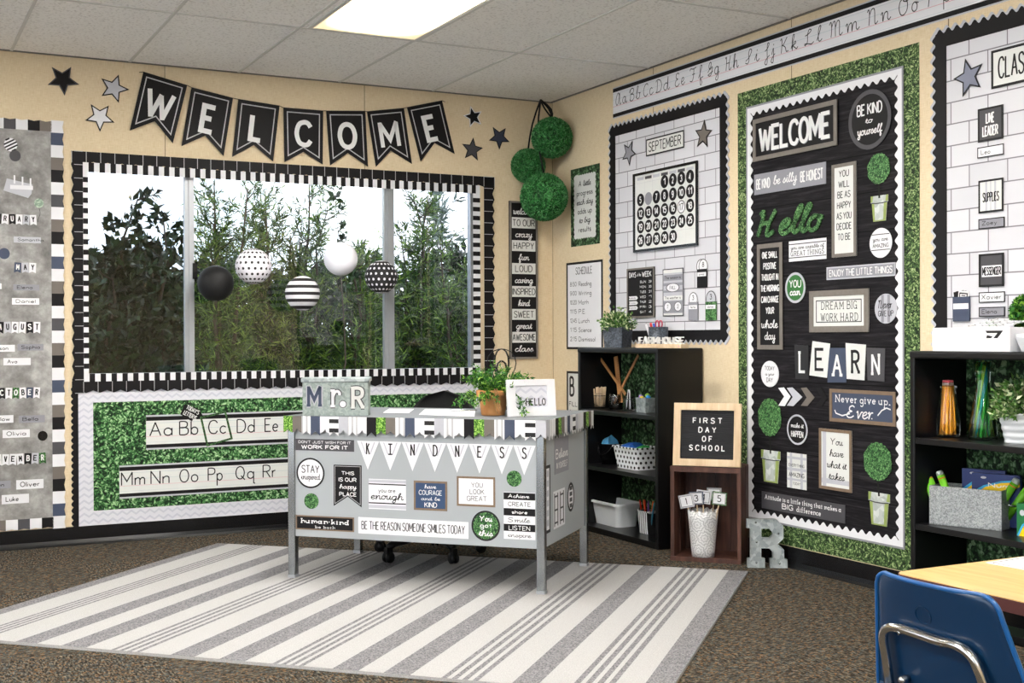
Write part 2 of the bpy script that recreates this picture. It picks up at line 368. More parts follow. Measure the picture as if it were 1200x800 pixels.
def ribbon(mb, Q, w, z, closed=False, mat=None):
    Q = [q for i, q in enumerate(Q) if i == 0 or math.hypot(q[0]-Q[i-1][0], q[1]-Q[i-1][1]) > 1e-7]
    n = len(Q)
    if n < 2: return
    segs = n if closed else n-1
    def dirn(i):
        a, b = Q[i % n], Q[(i+1) % n]; l = math.hypot(b[0]-a[0], b[1]-a[1]) or 1
        return (b[0]-a[0])/l, (b[1]-a[1])/l
    vs = []; fs = []; h = w/2
    def pair(i, d0, d1):
        nx, ny = -(d0[1]+d1[1]), d0[0]+d1[0]; l = math.hypot(nx, ny)
        if l < .8: return None
        k = h/(l/2)/l
        return (nx*k, ny*k)
    prev = None
    for i in range(segs):
        d = dirn(i); a, b = Q[i % n], Q[(i+1) % n]
        if prev is None:
            o = None
            if closed and i == 0: o = pair(0, dirn(n-1), d)
            o = o or (-d[1]*h, d[0]*h)
            vs += [(a[0]+o[0], a[1]+o[1], z), (a[0]-o[0], a[1]-o[1], z)]
            prev = len(vs)-2
        o = None
        last = (i == segs-1)
        if not last or closed: o = pair(i+1, d, dirn((i+1) % n))
        brk = o is None and not last
        e = 0
        if o is None:
            o = (-d[1]*h, d[0]*h)
            if brk: e = h*.5
        vs += [(b[0]+o[0]+d[0]*e, b[1]+o[1]+d[1]*e, z), (b[0]-o[0]+d[0]*e, b[1]-o[1]+d[1]*e, z)]
        c = len(vs)-2
        fs.append((prev, prev+1, c+1, c))
        prev = None if brk else c
    mb.add(vs, fs, mat)
def layout(text, font, track):
    x = 0; out = []
    for ch in text:
        if ch == ' ': x += 3.4; continue
        g, a, b = glyph(ch, font)
        if font in ('script', 'cursive') and ch.islower():
            out.append((g, x)); x += b - .3
        else:
            out.append((g, x-a)); x += b-a+track
    w = x - (track if text and not (font in ('script', 'cursive') and text[-1].islower()) else 0)
    return out, max(w, .5)
def write(mb, text, x0, x1, yb, yt, z, weight=.1, font='print', mat=None, track=1.9, slant=0, keep=False):
    """letter a line so that it fills x0..x1, standing on yb with capitals up to yt"""
    g, W = layout(text, font, track)
    if weight < .12 and font != 'cursive': weight *= 1.18
    sy = (yt-yb)/10; w = (yt-yb)*weight
    sx = (x1-x0-w)/W
    if keep: sx = min(sx, sy*keep); x0 = (x0+x1)/2-(W*sx+w)/2
    for strokes, ox in g:
        for kind, Q in strokes:
            P = [(x0+w/2+(ox+p[0])*sx+slant*p[1]*sy, yb+p[1]*sy) for p in Q]
            lo, hi = 0, 10
            # keep the pen inside the capital height
            P = [(x, y + w/2*(1-2*min(max((y-yb)/(yt-yb), 0), 1))) for x, y in P]
            ribbon(mb, P, w, z, kind == 'o', mat)

# ---------------------------------------------------------------- flat cards on a surface
def rect(w, h): return [(-w/2, -h/2), (w/2, -h/2), (w/2, h/2), (-w/2, h/2)]
def ellipse(w, h, n=40): return [(w/2*math.cos(2*PI*k/n), h/2*math.sin(2*PI*k/n)) for k in range(n)]
def swallow(w, h, c=.16): return [(-w/2, h/2), (-w/2, -h/2), (0, -h/2+h*c), (w/2, -h/2), (w/2, h/2)]
def star(r, k=.42, rot=PI/2):
    return [((r if i % 2 == 0 else r*k)*math.cos(rot+PI*i/5), (r if i % 2 == 0 else r*k)*math.sin(rot+PI*i/5)) for i in range(10)]
def inset(P, d):
    """outline shrunk by d"""
    n = len(P); a = sum(P[i-1][0]*p[1]-p[0]*P[i-1][1] for i, p in enumerate(P)); s = 1 if a > 0 else -1
    out = []
    for i in range(n):
        p, q, r = P[i-1], P[i], P[(i+1) % n]
        d0 = (q[0]-p[0], q[1]-p[1]); d1 = (r[0]-q[0], r[1]-q[1])
        l0 = math.hypot(*d0) or 1; l1 = math.hypot(*d1) or 1
        n0 = (-d0[1]/l0*s, d0[0]/l0*s); n1 = (-d1[1]/l1*s, d1[0]/l1*s)
        bx, by = n0[0]+n1[0], n0[1]+n1[1]; k = bx*bx+by*by
        k = 2*d/max(k, .35)
        out.append((q[0]+bx*k, q[1]+by*k))
    return out
class Card:
    """a cut-out card: the thing is its sheet; frame and lettering are its parts"""
    def __init__(s, S, name, label, cat, px, mat, n0=.006, th=.002, shape='rect', group=None, rot=0, wh=None, outline=None, parent=None):
        x0, y0, x1, y1 = px
        a = S.uv(x0, y0, n0); b = S.uv(x1, y1, n0)
        s.w, s.h = (abs(b[0]-a[0]), abs(a[1]-b[1])) if wh is None else wh
        s.u, s.v = (a[0]+b[0])/2, (a[1]+b[1])/2
        w, h = s.w, s.h
        s.P = {'rect': lambda: rect(w, h), 'ellipse': lambda: ellipse(w, h), 'swallow': lambda: swallow(w, h)}[shape]() if outline is None else outline
        mb = MB(); mb.prism(s.P, 0, th)
        s.th = th
        s.o = mb.build(name, mat, parent, S.M(s.u, s.v, n0, rot))
        tag(s.o, label, cat, group)
    def rim(s, d, mat, name='frame', raise_=.002, at=0, lab=None):
        mb = MB(); P = inset(s.P, at) if at else s.P
        mb.ring(P if sum(P[i-1][0]*p[1]-p[0]*P[i-1][1] for i, p in enumerate(P)) > 0 else P[::-1], inset(P, d) if sum(P[i-1][0]*p[1]-p[0]*P[i-1][1] for i, p in enumerate(P)) > 0 else inset(P, d)[::-1], s.th*.5, s.th+raise_)
        o = mb.build(name, mat, s.o)
        if lab: o['label'] = lab
        return s
    def text(s, lines, mat, name='lettering', z=.0006, lab=None):
        """lines: (text, x0, x1, ytop, ybottom, weight, font, options) as fractions of the card from its top left"""
        mb = MB()
        for L in lines:
            t, x0, x1, yt, yb, wt, fo = L[:7]; k = L[7] if len(L) > 7 else {}
            X = lambda f: (f-.5)*s.w
            Y = lambda f: (.5-f)*s.h
            write(mb, t, X(x0), X(x1), Y(yb), Y(yt), s.th+z, wt, fo, **k)
        o = mb.build(name, mat, s.o)
        if lab: o['label'] = lab
        return s
    def bars(s, rects, mat, name='printed_band', z=.0004, lab=None):
        mb = MB()
        for x0, x1, y0, y1 in rects:
            mb.face([((x0-.5)*s.w, (.5-y1)*s.h), ((x1-.5)*s.w, (.5-y1)*s.h), ((x1-.5)*s.w, (.5-y0)*s.h), ((x0-.5)*s.w, (.5-y0)*s.h)], s.th+z)
        o = mb.build(name, mat, s.o)
        if lab: o['label'] = lab
        return s

# ---------------------------------------------------------------- patterned materials
def mat_wall():
    t = NT('woven_wall_vinyl'); v = t.coord(scale=(1, 1, 1))
    a = t.new('TexNoise', i_Scale=1.0, i_Detail=3.0); t.link(t.coord(scale=(30, 30, 400)), a.inputs['Vector'])
    b = t.new('TexNoise', i_Scale=1.0, i_Detail=3.0); t.link(t.coord(scale=(350, 350, 26)), b.inputs['Vector'])
    c = t.new('TexNoise', i_Scale=1.3, i_Detail=2.0); t.link(v, c.inputs['Vector'])
    s = t.math('ADD', t.math('MULTIPLY', a.outputs[0], .5), t.math('MULTIPLY', b.outputs[0], .5))
    col = t.ramp(s, [(.32, '#d0bb94'), (.5, '#decbaa'), (.68, '#e8dabd')])
    t.link(t.mix(t.math('MULTIPLY', c.outputs[0], .18), col, '#cbb899'), t.b.inputs['Base Color'])
    t.b.inputs['Roughness'].default_value = .8; t.b.inputs['Specular IOR Level'].default_value = .2
    t.bump(s, .25, .001); return t.m
def mat_ceiling():
    t = NT('fissured_ceiling_tile'); v = t.coord()
    a = t.new('TexNoise', i_Scale=75.0, i_Detail=4.0); t.link(v, a.inputs['Vector'])
    h = t.ramp(a.outputs[0], [(.34, '#000000'), (.47, '#ffffff')])
    t.link(t.mix(h, '#dcd9d5', '#f7f5f2'), t.b.inputs['Base Color'])
    t.b.inputs['Roughness'].default_value = .95; t.b.inputs['Specular IOR Level'].default_value = .1
    t.bump(h, .3, .002); return t.m
def mat_carpet():
    t = NT('flecked_carpet_tile'); v = t.coord()
    ck = t.new('TexChecker', i_Scale=1/.61); t.link(v, ck.inputs['Vector'])
    sel = t.math('GREATER_THAN', ck.outputs['Fac'], .5)
    A = t.new('TexNoise', i_Scale=1.0, i_Detail=3.0, i_Roughness=.7); t.link(t.coord(scale=(32, 130, 60)), A.inputs['Vector'])
    B = t.new('TexNoise', i_Scale=1.0, i_Detail=3.0, i_Roughness=.7); t.link(t.coord(scale=(130, 32, 60)), B.inputs['Vector'])
    n = t.mix(sel, A.outputs[0], B.outputs[0])
    base = t.ramp(n, [(.36, '#161411'), (.46, '#2f2b25'), (.55, '#4d473e'), (.66, '#7d7566')])
    C = t.new('TexVoronoi', i_Scale=150.0); t.link(v, C.inputs['Vector'])
    sc = t.new('SeparateColor'); t.link(C.outputs['Color'], sc.inputs[0])
    blue = t.math('GREATER_THAN', sc.outputs[0], .86); oran = t.math('GREATER_THAN', sc.outputs[1], .9)
    c = t.mix(t.math('MULTIPLY', blue, .55), base, '#4c5a60'); c = t.mix(t.math('MULTIPLY', oran, .55), c, '#8a6640')
    t.link(c, t.b.inputs['Base Color']); t.b.inputs['Roughness'].default_value = .95; t.b.inputs['Specular IOR Level'].default_value = .05
    t.bump(n, .5, .004); return t.m
def mat_leafprint(name, dark, mid, light, scale=70, stretch=1.7, tip='#9dbb84', bump=0):
    """dense little leaves as printed on hedge paper"""
    t = NT(name); v = t.coord(scale=(1, 1, 1))
    n = t.new('TexNoise', i_Scale=18.0, i_Detail=2.0); t.link(v, n.inputs['Vector'])
    wv = t.new('VectorMath', operation='MULTIPLY_ADD'); t.link(n.outputs['Color'], wv.inputs[0]); wv.inputs[1].default_value = (.06, .06, .06); t.link(v, wv.inputs[2])
    V = t.new('TexVoronoi', i_Scale=scale); t.link(wv.outputs[0], V.inputs['Vector'])
    s = t.new('SeparateColor'); t.link(V.outputs['Color'], s.inputs[0])
    k = t.math('ADD', t.math('MULTIPLY', s.outputs[0], .75), t.math('MULTIPLY', t.math('SUBTRACT', .55, V.outputs['Distance']), .7))
    V2 = t.new('TexVoronoi', i_Scale=scale*2.3); t.link(wv.outputs[0], V2.inputs['Vector'])
    s2 = t.new('SeparateColor'); t.link(V2.outputs['Color'], s2.inputs[0])
    k = t.math('ADD', t.math('MULTIPLY', k, .7), t.math('MULTIPLY', s2.outputs[0], .32))
    t.link(t.ramp(k, [(.22, dark), (.42, mid), (.6, light), (.8, tip)]), t.b.inputs['Base Color'])
    t.b.inputs['Roughness'].default_value = .6; t.b.inputs['Specular IOR Level'].default_value = .25
    if bump: t.bump(k, bump, .004)
    return t.m
def mat_brick():
    t = NT('white_brick_paper')
    B = t.new('TexBrick', offset=.5, offset_frequency=2)
    B.inputs['Color1'].default_value = lin('#d3d3d8'); B.inputs['Color2'].default_value = lin('#c9c9cf'); B.inputs['Mortar'].default_value = lin('#77757c')
    B.inputs['Scale'].default_value = 1; B.inputs['Mortar Size'].default_value = .0028; B.inputs['Brick Width'].default_value = .19; B.inputs['Row Height'].default_value = .089
    B.inputs['Mortar Smooth'].default_value = .2
    t.link(t.coord(), B.inputs['Vector']); t.link(B.outputs['Color'], t.b.inputs['Base Color'])
    t.b.inputs['Roughness'].default_value = .6; return t.m
def mat_planks():
    t = NT('black_plank_paper'); v = t.coord()
    g = t.new('TexNoise', i_Scale=1.0, i_Detail=5.0, i_Roughness=.65); t.link(t.coord(scale=(5, 75, 5)), g.inputs['Vector'])
    sx = t.new('SeparateXYZ'); t.link(v, sx.inputs[0])
    fr = t.math('FRACT', t.math('MULTIPLY', sx.outputs[1], 1/.172))
    edge = t.math('LESS_THAN', fr, .03)
    col = t.ramp(g.outputs[0], [(.3, '#0e0d10'), (.5, '#1b191c'), (.66, '#2f2c2f'), (.8, '#403c3c')])
    t.link(t.mix(edge, col, '#050506'), t.b.inputs['Base Color'])
    t.b.inputs['Roughness'].default_value = .6; t.b.inputs['Specular IOR Level'].default_value = .12; return t.m
def mat_concrete():
    t = NT('grey_concrete_paper'); v = t.coord()
    a = t.new('TexNoise', i_Scale=9.0, i_Detail=9.0, i_Roughness=.72); t.link(v, a.inputs['Vector'])
    b = t.new('TexNoise', i_Scale=2.2, i_Detail=3.0); t.link(v, b.inputs['Vector'])
    k = t.math('ADD', t.math('MULTIPLY', a.outputs[0], .75), t.math('MULTIPLY', b.outputs[0], .35))
    t.link(t.ramp(k, [(.38, '#5e5c5a'), (.55, '#8b8987'), (.74, '#bcbbb9')]), t.b.inputs['Base Color'])
    t.b.inputs['Roughness'].default_value = .35; t.b.inputs['Specular IOR Level'].default_value = .5
    w_ = t.new('TexNoise', i_Scale=2.0, i_Detail=1.0); t.link(v, w_.inputs['Vector']); t.bump(w_.outputs[0], .5, .03); return t.m
def mat_chevron(name, c0, c1, sc=1/.05, lw=.16):
    t = NT(name); sx = t.new('SeparateXYZ'); t.link(t.coord(), sx.inputs[0])
    zz = t.math('PINGPONG', t.math('MULTIPLY', sx.outputs[0], sc), .5)
    f = t.math('FRACT', t.math('ADD', t.math('MULTIPLY', sx.outputs[1], sc*1.4), zz))
    t.link(t.mix(t.math('LESS_THAN', f, .34), c0, c1), t.b.inputs['Base Color']); t.b.inputs['Roughness'].default_value = .55; return t.m
def mat_galv(name='galvanised_metal', lo='#8f989b', hi='#c3cbcc', scale=55, metal=.55, rough=.42):
    t = NT(name); V = t.new('TexVoronoi', i_Scale=float(scale)); t.link(t.coord(), V.inputs['Vector'])
    s = t.new('SeparateColor'); t.link(V.outputs['Color'], s.inputs[0])
    n = t.new('TexNoise', i_Scale=8.0, i_Detail=4.0); t.link(t.coord(), n.inputs['Vector'])
    k = t.math('ADD', t.math('MULTIPLY', s.outputs[0], .6), t.math('MULTIPLY', n.outputs[0], .4))
    t.link(t.ramp(k, [(.15, lo), (.85, hi)]), t.b.inputs['Base Color'])
    t.b.inputs['Metallic'].default_value = metal; t.b.inputs['Roughness'].default_value = rough; return t.m
def mat_wood(name, a, b, c, scale=(3, 40, 40), rough=.5, coat=0):
    t = NT(name); n = t.new('TexNoise', i_Scale=1.0, i_Detail=6.0, i_Roughness=.6); t.link(t.coord(scale=scale), n.inputs['Vector'])
    t.link(t.ramp(n.outputs[0], [(.3, a), (.5, b), (.7, c)]), t.b.inputs['Base Color'])
    t.b.inputs['Roughness'].default_value = rough; t.b.inputs['Coat Weight'].default_value = coat; return t.m
def mat_leaf(name, dark, mid, light):
    t = NT(name); g = t.new('NewGeometry')
    t.link(t.ramp(g.outputs['Random Per Island'], [(0, dark), (.6, mid), (1, light)]), t.b.inputs['Base Color'])
    t.b.inputs['Roughness'].default_value = .5; t.b.inputs['Specular IOR Level'].default_value = .3; return t.m
def mat_dots(name, base, dot, n_around, rows, rad, hgt=1.0, brick=True):
    """dots wrapped around a ball, spaced by angle"""
    t = NT(name); sx = t.new('SeparateXYZ'); t.link(t.coord(), sx.inputs[0])
    lat = t.math('ARCSINE', t.math('DIVIDE', sx.outputs[2], rad)); lat = t.math('MULTIPLY', lat, rows/PI)
    row = t.math('FLOOR', lat)
    ang = t.math('MULTIPLY', t.math('ARCTAN2', sx.outputs[1], sx.outputs[0]), n_around/(2*PI))
    ang = t.math('ADD', ang, t.math('MULTIPLY', t.math('MODULO', row, 2.0), .5))
    fx = t.math('SUBTRACT', t.math('FRACT', t.math('ADD', ang, 20.0)), .5); fy = t.math('SUBTRACT', t.math('SUBTRACT', lat, row), .5)
    cosl = t.math('SQRT', t.math('SUBTRACT', 1.0, t.math('POWER', t.math('DIVIDE', sx.outputs[2], rad*1.01), 2.0)))
    dx = t.math('MULTIPLY', t.math('MULTIPLY', fx, cosl), 2.0*rows/n_around)
    d = t.math('SQRT', t.math('ADD', t.math('MULTIPLY', dx, dx), t.math('MULTIPLY', fy, fy)))
    t.link(t.mix(t.math('LESS_THAN', d, .235), base, dot), t.b.inputs['Base Color']); t.b.inputs['Roughness'].default_value = .75; return t.m
def mat_rings(name, base, ring, period, frac, axis=2, off=10.3):
    t = NT(name); sx = t.new('SeparateXYZ'); t.link(t.coord(), sx.inputs[0])
    f = t.math('FRACT', t.math('ADD', t.math('DIVIDE', sx.outputs[axis], period), off))
    t.link(t.mix(t.math('LESS_THAN', f, frac), base, ring), t.b.inputs['Base Color']); t.b.inputs['Roughness'].default_value = .75; return t.m
M_WALL = mat_wall(); M_CEIL = mat_ceiling(); M_CARPET = mat_carpet()
M_HEDGE = mat_leafprint('hedge_paper', '#081a0b', '#27562b', '#568a4f', 78, tip='#b0d09f')
M_GRASS = mat_leafprint('grass_paper', '#0f1d0c', '#34512a', '#607a46', 115, tip='#a9ba86')
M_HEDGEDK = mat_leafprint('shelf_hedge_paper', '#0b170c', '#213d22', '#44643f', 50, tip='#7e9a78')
M_TURF = mat_leafprint('turf_card', '#16331a', '#356237', '#568a4e', 190, tip='#86ae74')
M_BALL = mat_leafprint('boxwood_ball', '#0c2a10', '#23652b', '#3f8a45', 75, tip='#62a863', bump=.8)
M_BRICK = mat_brick(); M_PLANK = mat_planks(); M_CONC = mat_concrete()
M_CHEV = mat_chevron('pale_chevron_paper', '#d5d5dd', '#c2c3cf')
M_GALV = mat_galv(); M_GALVD = mat_galv('dark_speckled_metal', '#23272d', '#5b636e', 130, .2, .45)
M_GALVL = mat_galv('mottled_zinc', '#a7afb1', '#dfe4e4', 120, .25, .45)
M_PINE = mat_wood('light_pine', '#c2a582', '#d2b896', '#dec9ab', (30, 3, 30)); M_OAK = mat_wood('honey_laminate', '#bd965c', '#caa669', '#d5b47a', (45, 4, 10), .35, .2)
M_DKWOOD = mat_wood('dark_stained_wood', '#331b15', '#4d2e24', '#623d30', (25, 25, 3), .55)
M_RULER = mat_wood('ruler_wood', '#8a5c38', '#a97848', '#bd8d5c', (30, 30, 4), .5)
M_TERRA = mat_wood('terracotta', '#a9683a', '#c58850', '#d9a26c', (14, 14, 8), .8)
M_BLACK = plain('black_paper', '#151315', .55, spec=.2); M_BLACKGL = plain('gloss_black', '#131315', .25, noise=.1); M_INK = plain('black_ink', '#151416', .6)
M_WHITE = plain('white_paper', '#e1e1e5', .55, noise=.02); M_CREAM = plain('cream_paper', '#d9dad7', .55, noise=.02); M_LETTER = plain('white_lettering', '#e6e6e6', .5, noise=0)
M_GREY = plain('grey_card', '#8e8e96', .55); M_DKGREY = plain('charcoal_card', '#47464a', .55); M_TAUPE = plain('taupe_card', '#6f6862', .55)
M_NAVY = plain('slate_blue_card', '#414a5f', .55); M_DENIM = plain('navy_card', '#31486a', .55); M_LTGREY = plain('pale_grey_card', '#b9bac2', .55)
M_BLKLAM = plain('black_laminate', '#0c0c0e', .33, noise=.15, nscale=5); M_ALU = plain('aluminium', '#a9adb2', .4, .6, noise=.04)
M_WHITEPL = plain('white_plastic', '#d6dade', .35, noise=.02); M_CHROME = plain('chrome', '#c9c9c8', .14, 1, noise=.03)
M_FRAMEG = plain('grey_wood_frame', '#77716a', .6, noise=.2, nscale=60); M_FRAMEB = plain('brown_wood_frame', '#7c6855', .6, noise=.2, nscale=60)
M_PINK = plain('pink_rule', '#d79aa4', .6, noise=0); M_LTBLUE = plain('pale_blue_rule', '#a9bcc4', .6, noise=0)
M_GREEN = plain('leaf_green_card', '#2f6a33', .6); M_LINE = plain('pale_printed_line', '#b9b9bb', .6, noise=0); M_STEM = plain('dark_stem', '#2a2620', .7)
M_DESKG = plain('grey_desk_panel', '#a3a8ac', .5, noise=.03, nscale=3); M_DESKT = plain('grey_desk_top', '#74777b', .6, spec=.2, noise=.03)
M_STEEL = plain('brushed_steel', '#a2a6a9', .24, .95, noise=.08, nscale=12)

# ================================================================= THE ROOM
def struct(name, mb, mat, M=None, parent=None, bevel=0):
    o = mb.build(name, mat, parent, M, bevel); o['kind'] = 'structure'; return o
XL, YB = -7.2, -9.6
b = MB(); b.box(XL-.1, .12, YB-.1, .12, -.1, 0); struct('floor', b, M_CARPET)
b = MB(); b.box(XL-.1, .12, YB-.1, .12, HCEIL, HCEIL+.08); struct('ceiling', b, M_CEIL)
WX0, WX1, WZ0, WZ1 = -2.935, -.54, .895, 2.08           # the window's opening
b = MB()
b.box(XL, WX0, 0, .12, 0, HCEIL); b.box(WX1, .12, 0, .12, 0, HCEIL); b.box(WX0, WX1, 0, .12, 0, WZ0); b.box(WX0, WX1, 0, .12, WZ1, HCEIL)
struct('wall_front', b, M_WALL)
b = MB(); b.box(0, .12, YB, 0, 0, HCEIL); struct('wall_right', b, M_WALL)
LW = (-8.9, -.7, .25, 2.5)                    # unseen windows added for daylight, left wall and rear wall (y or x from, to; z from, to)
b = MB(); b.box(XL-.1, XL, YB, LW[0], 0, HCEIL); b.box(XL-.1, XL, LW[1], .12, 0, HCEIL); b.box(XL-.1, XL, LW[0], LW[1], 0, LW[2]); b.box(XL-.1, XL, LW[0], LW[1], LW[3], HCEIL)
struct('wall_left', b, M_WALL)
RW = (-6.8, -2.2, 1.2, 2.4)
b = MB(); b.box(XL-.1, RW[0], YB-.1, YB, 0, HCEIL); b.box(RW[1], .12, YB-.1, YB, 0, HCEIL); b.box(RW[0], RW[1], YB-.1, YB, 0, RW[2]); b.box(RW[0], RW[1], YB-.1, YB, RW[3], HCEIL)
struct('wall_rear', b, M_WALL)
for nm, S_, a0, a1, z0, z1 in (('added_window_2', Surf((XL-.05, 0, 0), (0, 1, 0), (0, 0, 1)), LW[0], LW[1], LW[2], LW[3]), ('added_window_3', Surf((0, YB-.05, 0), (-1, 0, 0), (0, 0, 1)), -RW[1], -RW[0], RW[2], RW[3])):
    wv = bpy.data.objects.new(nm, None); COL.objects.link(wv); wv['kind'] = 'structure'; wv.matrix_basis = S_.M((a0+a1)/2, (z0+z1)/2); WH = z1-z0
    W_ = a1-a0
    b = MB(); b.frame(W_, WH, .05, -.03, .03)
    for q in range(1, 4): b.box(-W_/2+W_*q/4-.025, -W_/2+W_*q/4+.025, -WH/2+.05, WH/2-.05, -.025, .025)
    struct('window_frame', b, M_ALU, None, wv)
    b = MB(); b.box(-W_/2+.04, W_/2-.04, -WH/2+.04, WH/2-.04, -.003, .003); struct('window_pane', b, glass('added_day_pane', (.97, .97, .97), 1.0), None, wv)
M_SEAM = plain('wall_seam', '#7d6d55', .8); M_TBAR = plain('painted_ceiling_grid', '#d2d0cc', .6); M_ANGLE = plain('shadow_line_angle', '#6f6b66', .6)
b = MB()
for x in (-2.488, -1.298, -3.68):
    for z0, z1 in ((.1, WZ0), (WZ1, HCEIL)) if x > WX0 else ((.1, HCEIL),): b.box(x-.0018, x+.0018, -.0012, .001, z0, z1)
for y in (-.012,): b.box(-.0012, 0, y-.003, y, .1, HCEIL)
for y in (-1.19, -2.38, -3.36, -4.55): b.box(-.0012, .001, y-.0018, y+.0018, .1, HCEIL)
struct('trim_1', b, M_SEAM)
b = MB()
b.box(XL, 0, -.012, 0, HCEIL-.006, HCEIL); b.box(-.012, 0, YB, 0, HCEIL-.006, HCEIL)
struct('trim_2', b, M_ANGLE)  # wall angle coloured dark to stand in for the shadow line at the joint
b = MB()
for k in range(11):
    x = -.85-.61*k
    if x > XL: b.box(x-.008, x+.008, YB, 0, HCEIL-.004, HCEIL+.001)
for k in range(8):
    y = -1.16-1.22*k
    if y > YB: b.box(XL, 0, y-.008, y+.008, HCEIL-.0045, HCEIL+.001)
struct('trim_3', b, M_TBAR)
b = MB(); pr = [(0, 0), (-.022, 0), (-.012, .012), (-.006, .03), (-.005, .1), (0, .1)]
def cove(name, x0, x1, front):
    bb = MB(); n = len(pr); vs = []
    for e in (x0, x1):
        for o_, z in pr: vs.append((e, o_, z) if front else (o_, e, z))
    fs = [(i, (i+1) % n, n+(i+1) % n, n+i) for i in range(n)] + [tuple(range(n)), tuple(range(2*n-1, n-1, -1))]
    bb.add(vs, fs); return struct(name, bb, M_BLACKGL)
cove('baseboard_front', XL, 0, True); cove('baseboard_right', YB, 0, False)

# window
win = bpy.data.objects.new('window_1', None); COL.objects.link(win); win['kind'] = 'structure'; win.location = (0, 0, 0)
b = MB(); b.T = WF.M((WX0+WX1)/2, (WZ0+WZ1)/2, -.05); b.frame(WX1-WX0, WZ1-WZ0, .035, -.03, .02); struct('window_frame', b, M_ALU, None, win)
def ux(px, y=320, n=-.045): return WF.uv(px, y, n)[0]
mull = [(ux(216), ux(227)), (ux(449.5), ux(461))]
for x0, x1 in mull:
    b = MB(); b.box(x0, x1, .03, .065, WZ0, WZ1); b.box(x0+.022, x1-.004, .022, .03, WZ0, WZ1); struct('window_mullion', b, M_ALU, None, win)
b = MB(); b.box(mull[0][1]-.012, mull[0][1]+.014, .012, .03, 1.46, 1.55); struct('window_latch', b, M_BLACKGL, None, win)
PANE = [glass('screened_pane', (.76, .79, .82), 1.0), glass('clear_pane', (.9, .915, .905), 1.0), glass('side_pane', (.85, .87, .895), 1.0)]
edges = [WX0+.03, mull[0][0], mull[0][1], mull[1][0], mull[1][1], WX1-.03]
for k in range(3):
    b = MB(); b.box(edges[2*k], edges[2*k+1], .045, .049, WZ0+.03, WZ1-.03); struct('window_pane', b, PANE[k], None, win)

b = MB(); b.box(XL-.3, .6, .12, 1.25, HCEIL+.12, HCEIL+.3); b.box(XL-.3, .6, 1.25, 1.28, HCEIL+.08, HCEIL+.32); struct('sun_shield_eave', b, plain('shield_eave_paint', '#8d8779', .7))  # unseen eave added to shade the near plants and keep sun out
# ceiling lights
def mat_diffuser():
    t = NT('lit_diffuser'); sx = t.new('SeparateXYZ'); t.link(t.coord(), sx.inputs[0])
    a = t.math('POWER', t.math('MINIMUM', t.math('MAXIMUM', t.math('DIVIDE', t.math('SUBTRACT', .6, t.math('ABSOLUTE', sx.outputs[1])), .34), 0.0), 1.0), 1.6)
    b_ = t.math('POWER', t.math('MINIMUM', t.math('MAXIMUM', t.math('DIVIDE', t.math('SUBTRACT', .3, t.math('ABSOLUTE', sx.outputs[0])), .22), 0.0), 1.0), 1.6)
    k = t.math('MAXIMUM', t.math('MULTIPLY', a, b_), .012)
    t.b.inputs['Base Color'].default_value = lin('#efe9d8')
    t.link(t.ramp(k, [(0, '#ffe7b0'), (.25, '#fff6e2'), (.6, '#fffdfa')]), t.b.inputs['Emission Color']); t.link(t.math('MULTIPLY', k, LAMP*1.5), t.b.inputs['Emission Strength']); return t.m
M_DIFF = mat_diffuser(); M_TRF = plain('white_troffer', '#d5d4d0', .5)
def ceiling_light(cx, cy, label):
    t = empty('ceiling_light', (cx, cy, HCEIL-.006), label, 'ceiling light', 'ceiling panels')
    b = MB(); b.frame(.6, 1.21, .022, 0, .012); b.build('frame', M_TRF, t)
    b = MB(); b.box(-.28, .28, -.585, .585, .003, .006); b.build('diffuser', M_DIFF, t)
    return t
cl = ceiling_light(-1.735, -1.77, 'lit rectangular ceiling panel above the window end of the room')
k = 0
for cx, cy, lb in ((-4.175, -1.77, 'near the birthday board'), (-1.735, -4.21, 'above the school table'), (-4.175, -4.21, 'in the middle of the room'), (-6.0, -4.21, 'by the left wall'),
               (-1.735, -6.65, 'by the rear right corner'), (-4.175, -6.65, 'above the viewpoint'), (-4.175, -8.6, 'by the rear wall')):
    copy_tree(cl, None, Matrix.Translation((cx, cy, HCEIL-.006)), 'lit rectangular ceiling panel '+lb)

# ================================================================= OUTSIDE
b = MB(); b.box(-14, 22, .3, 30, -.6, -.45); o = b.build('ground', plain('dry_earth', '#4a4436', .9, noise=.3, nscale=3)); o['kind'] = 'structure'
def leaves_mesh(name, P, D, L, W, mat, parent=None):
    """P leaf bases, D directions; each leaf a folded blade of length L and width W"""
    n = len(P); D = D/np.linalg.norm(D, axis=1, keepdims=True)
    U = rng.normal(size=(n, 3)); S = np.cross(D, U); S /= np.linalg.norm(S, axis=1, keepdims=True); N = np.cross(S, D)
    L = np.asarray(L).reshape(-1, 1)*np.ones((n, 1)); W = np.asarray(W).reshape(-1, 1)*np.ones((n, 1))
    a = P; c = P+D*L - N*L*.12; mid = P+D*L*.45 + N*L*.03
    l = mid+S*W*.5 + N*W*.15; r_ = mid-S*W*.5 + N*W*.15
    V = np.stack([a, l, mid, r_, c], 1).reshape(-1, 3)
    base = (np.arange(n)*5)[:, None]
    F = np.concatenate([base+np.array([0, 2, 1]), base+np.array([1, 2, 4]), base+np.array([0, 3, 2]), base+np.array([2, 3, 4])], 1).reshape(-1, 3)
    me = bpy.data.meshes.new(name); me.vertices.add(len(V)); me.vertices.foreach_set('co', V.ravel().astype(np.float32))
    me.loops.add(F.size); me.loops.foreach_set('vertex_index', F.ravel().astype(np.int32)); me.polygons.add(len(F))
    me.polygons.foreach_set('loop_start', np.arange(0, F.size, 3).astype(np.int32)); me.update(calc_edges=True)
    me.materials.append(mat); o = bpy.data.objects.new(name, me); COL.objects.link(o)
    if parent is not None: o.parent = parent
    return o
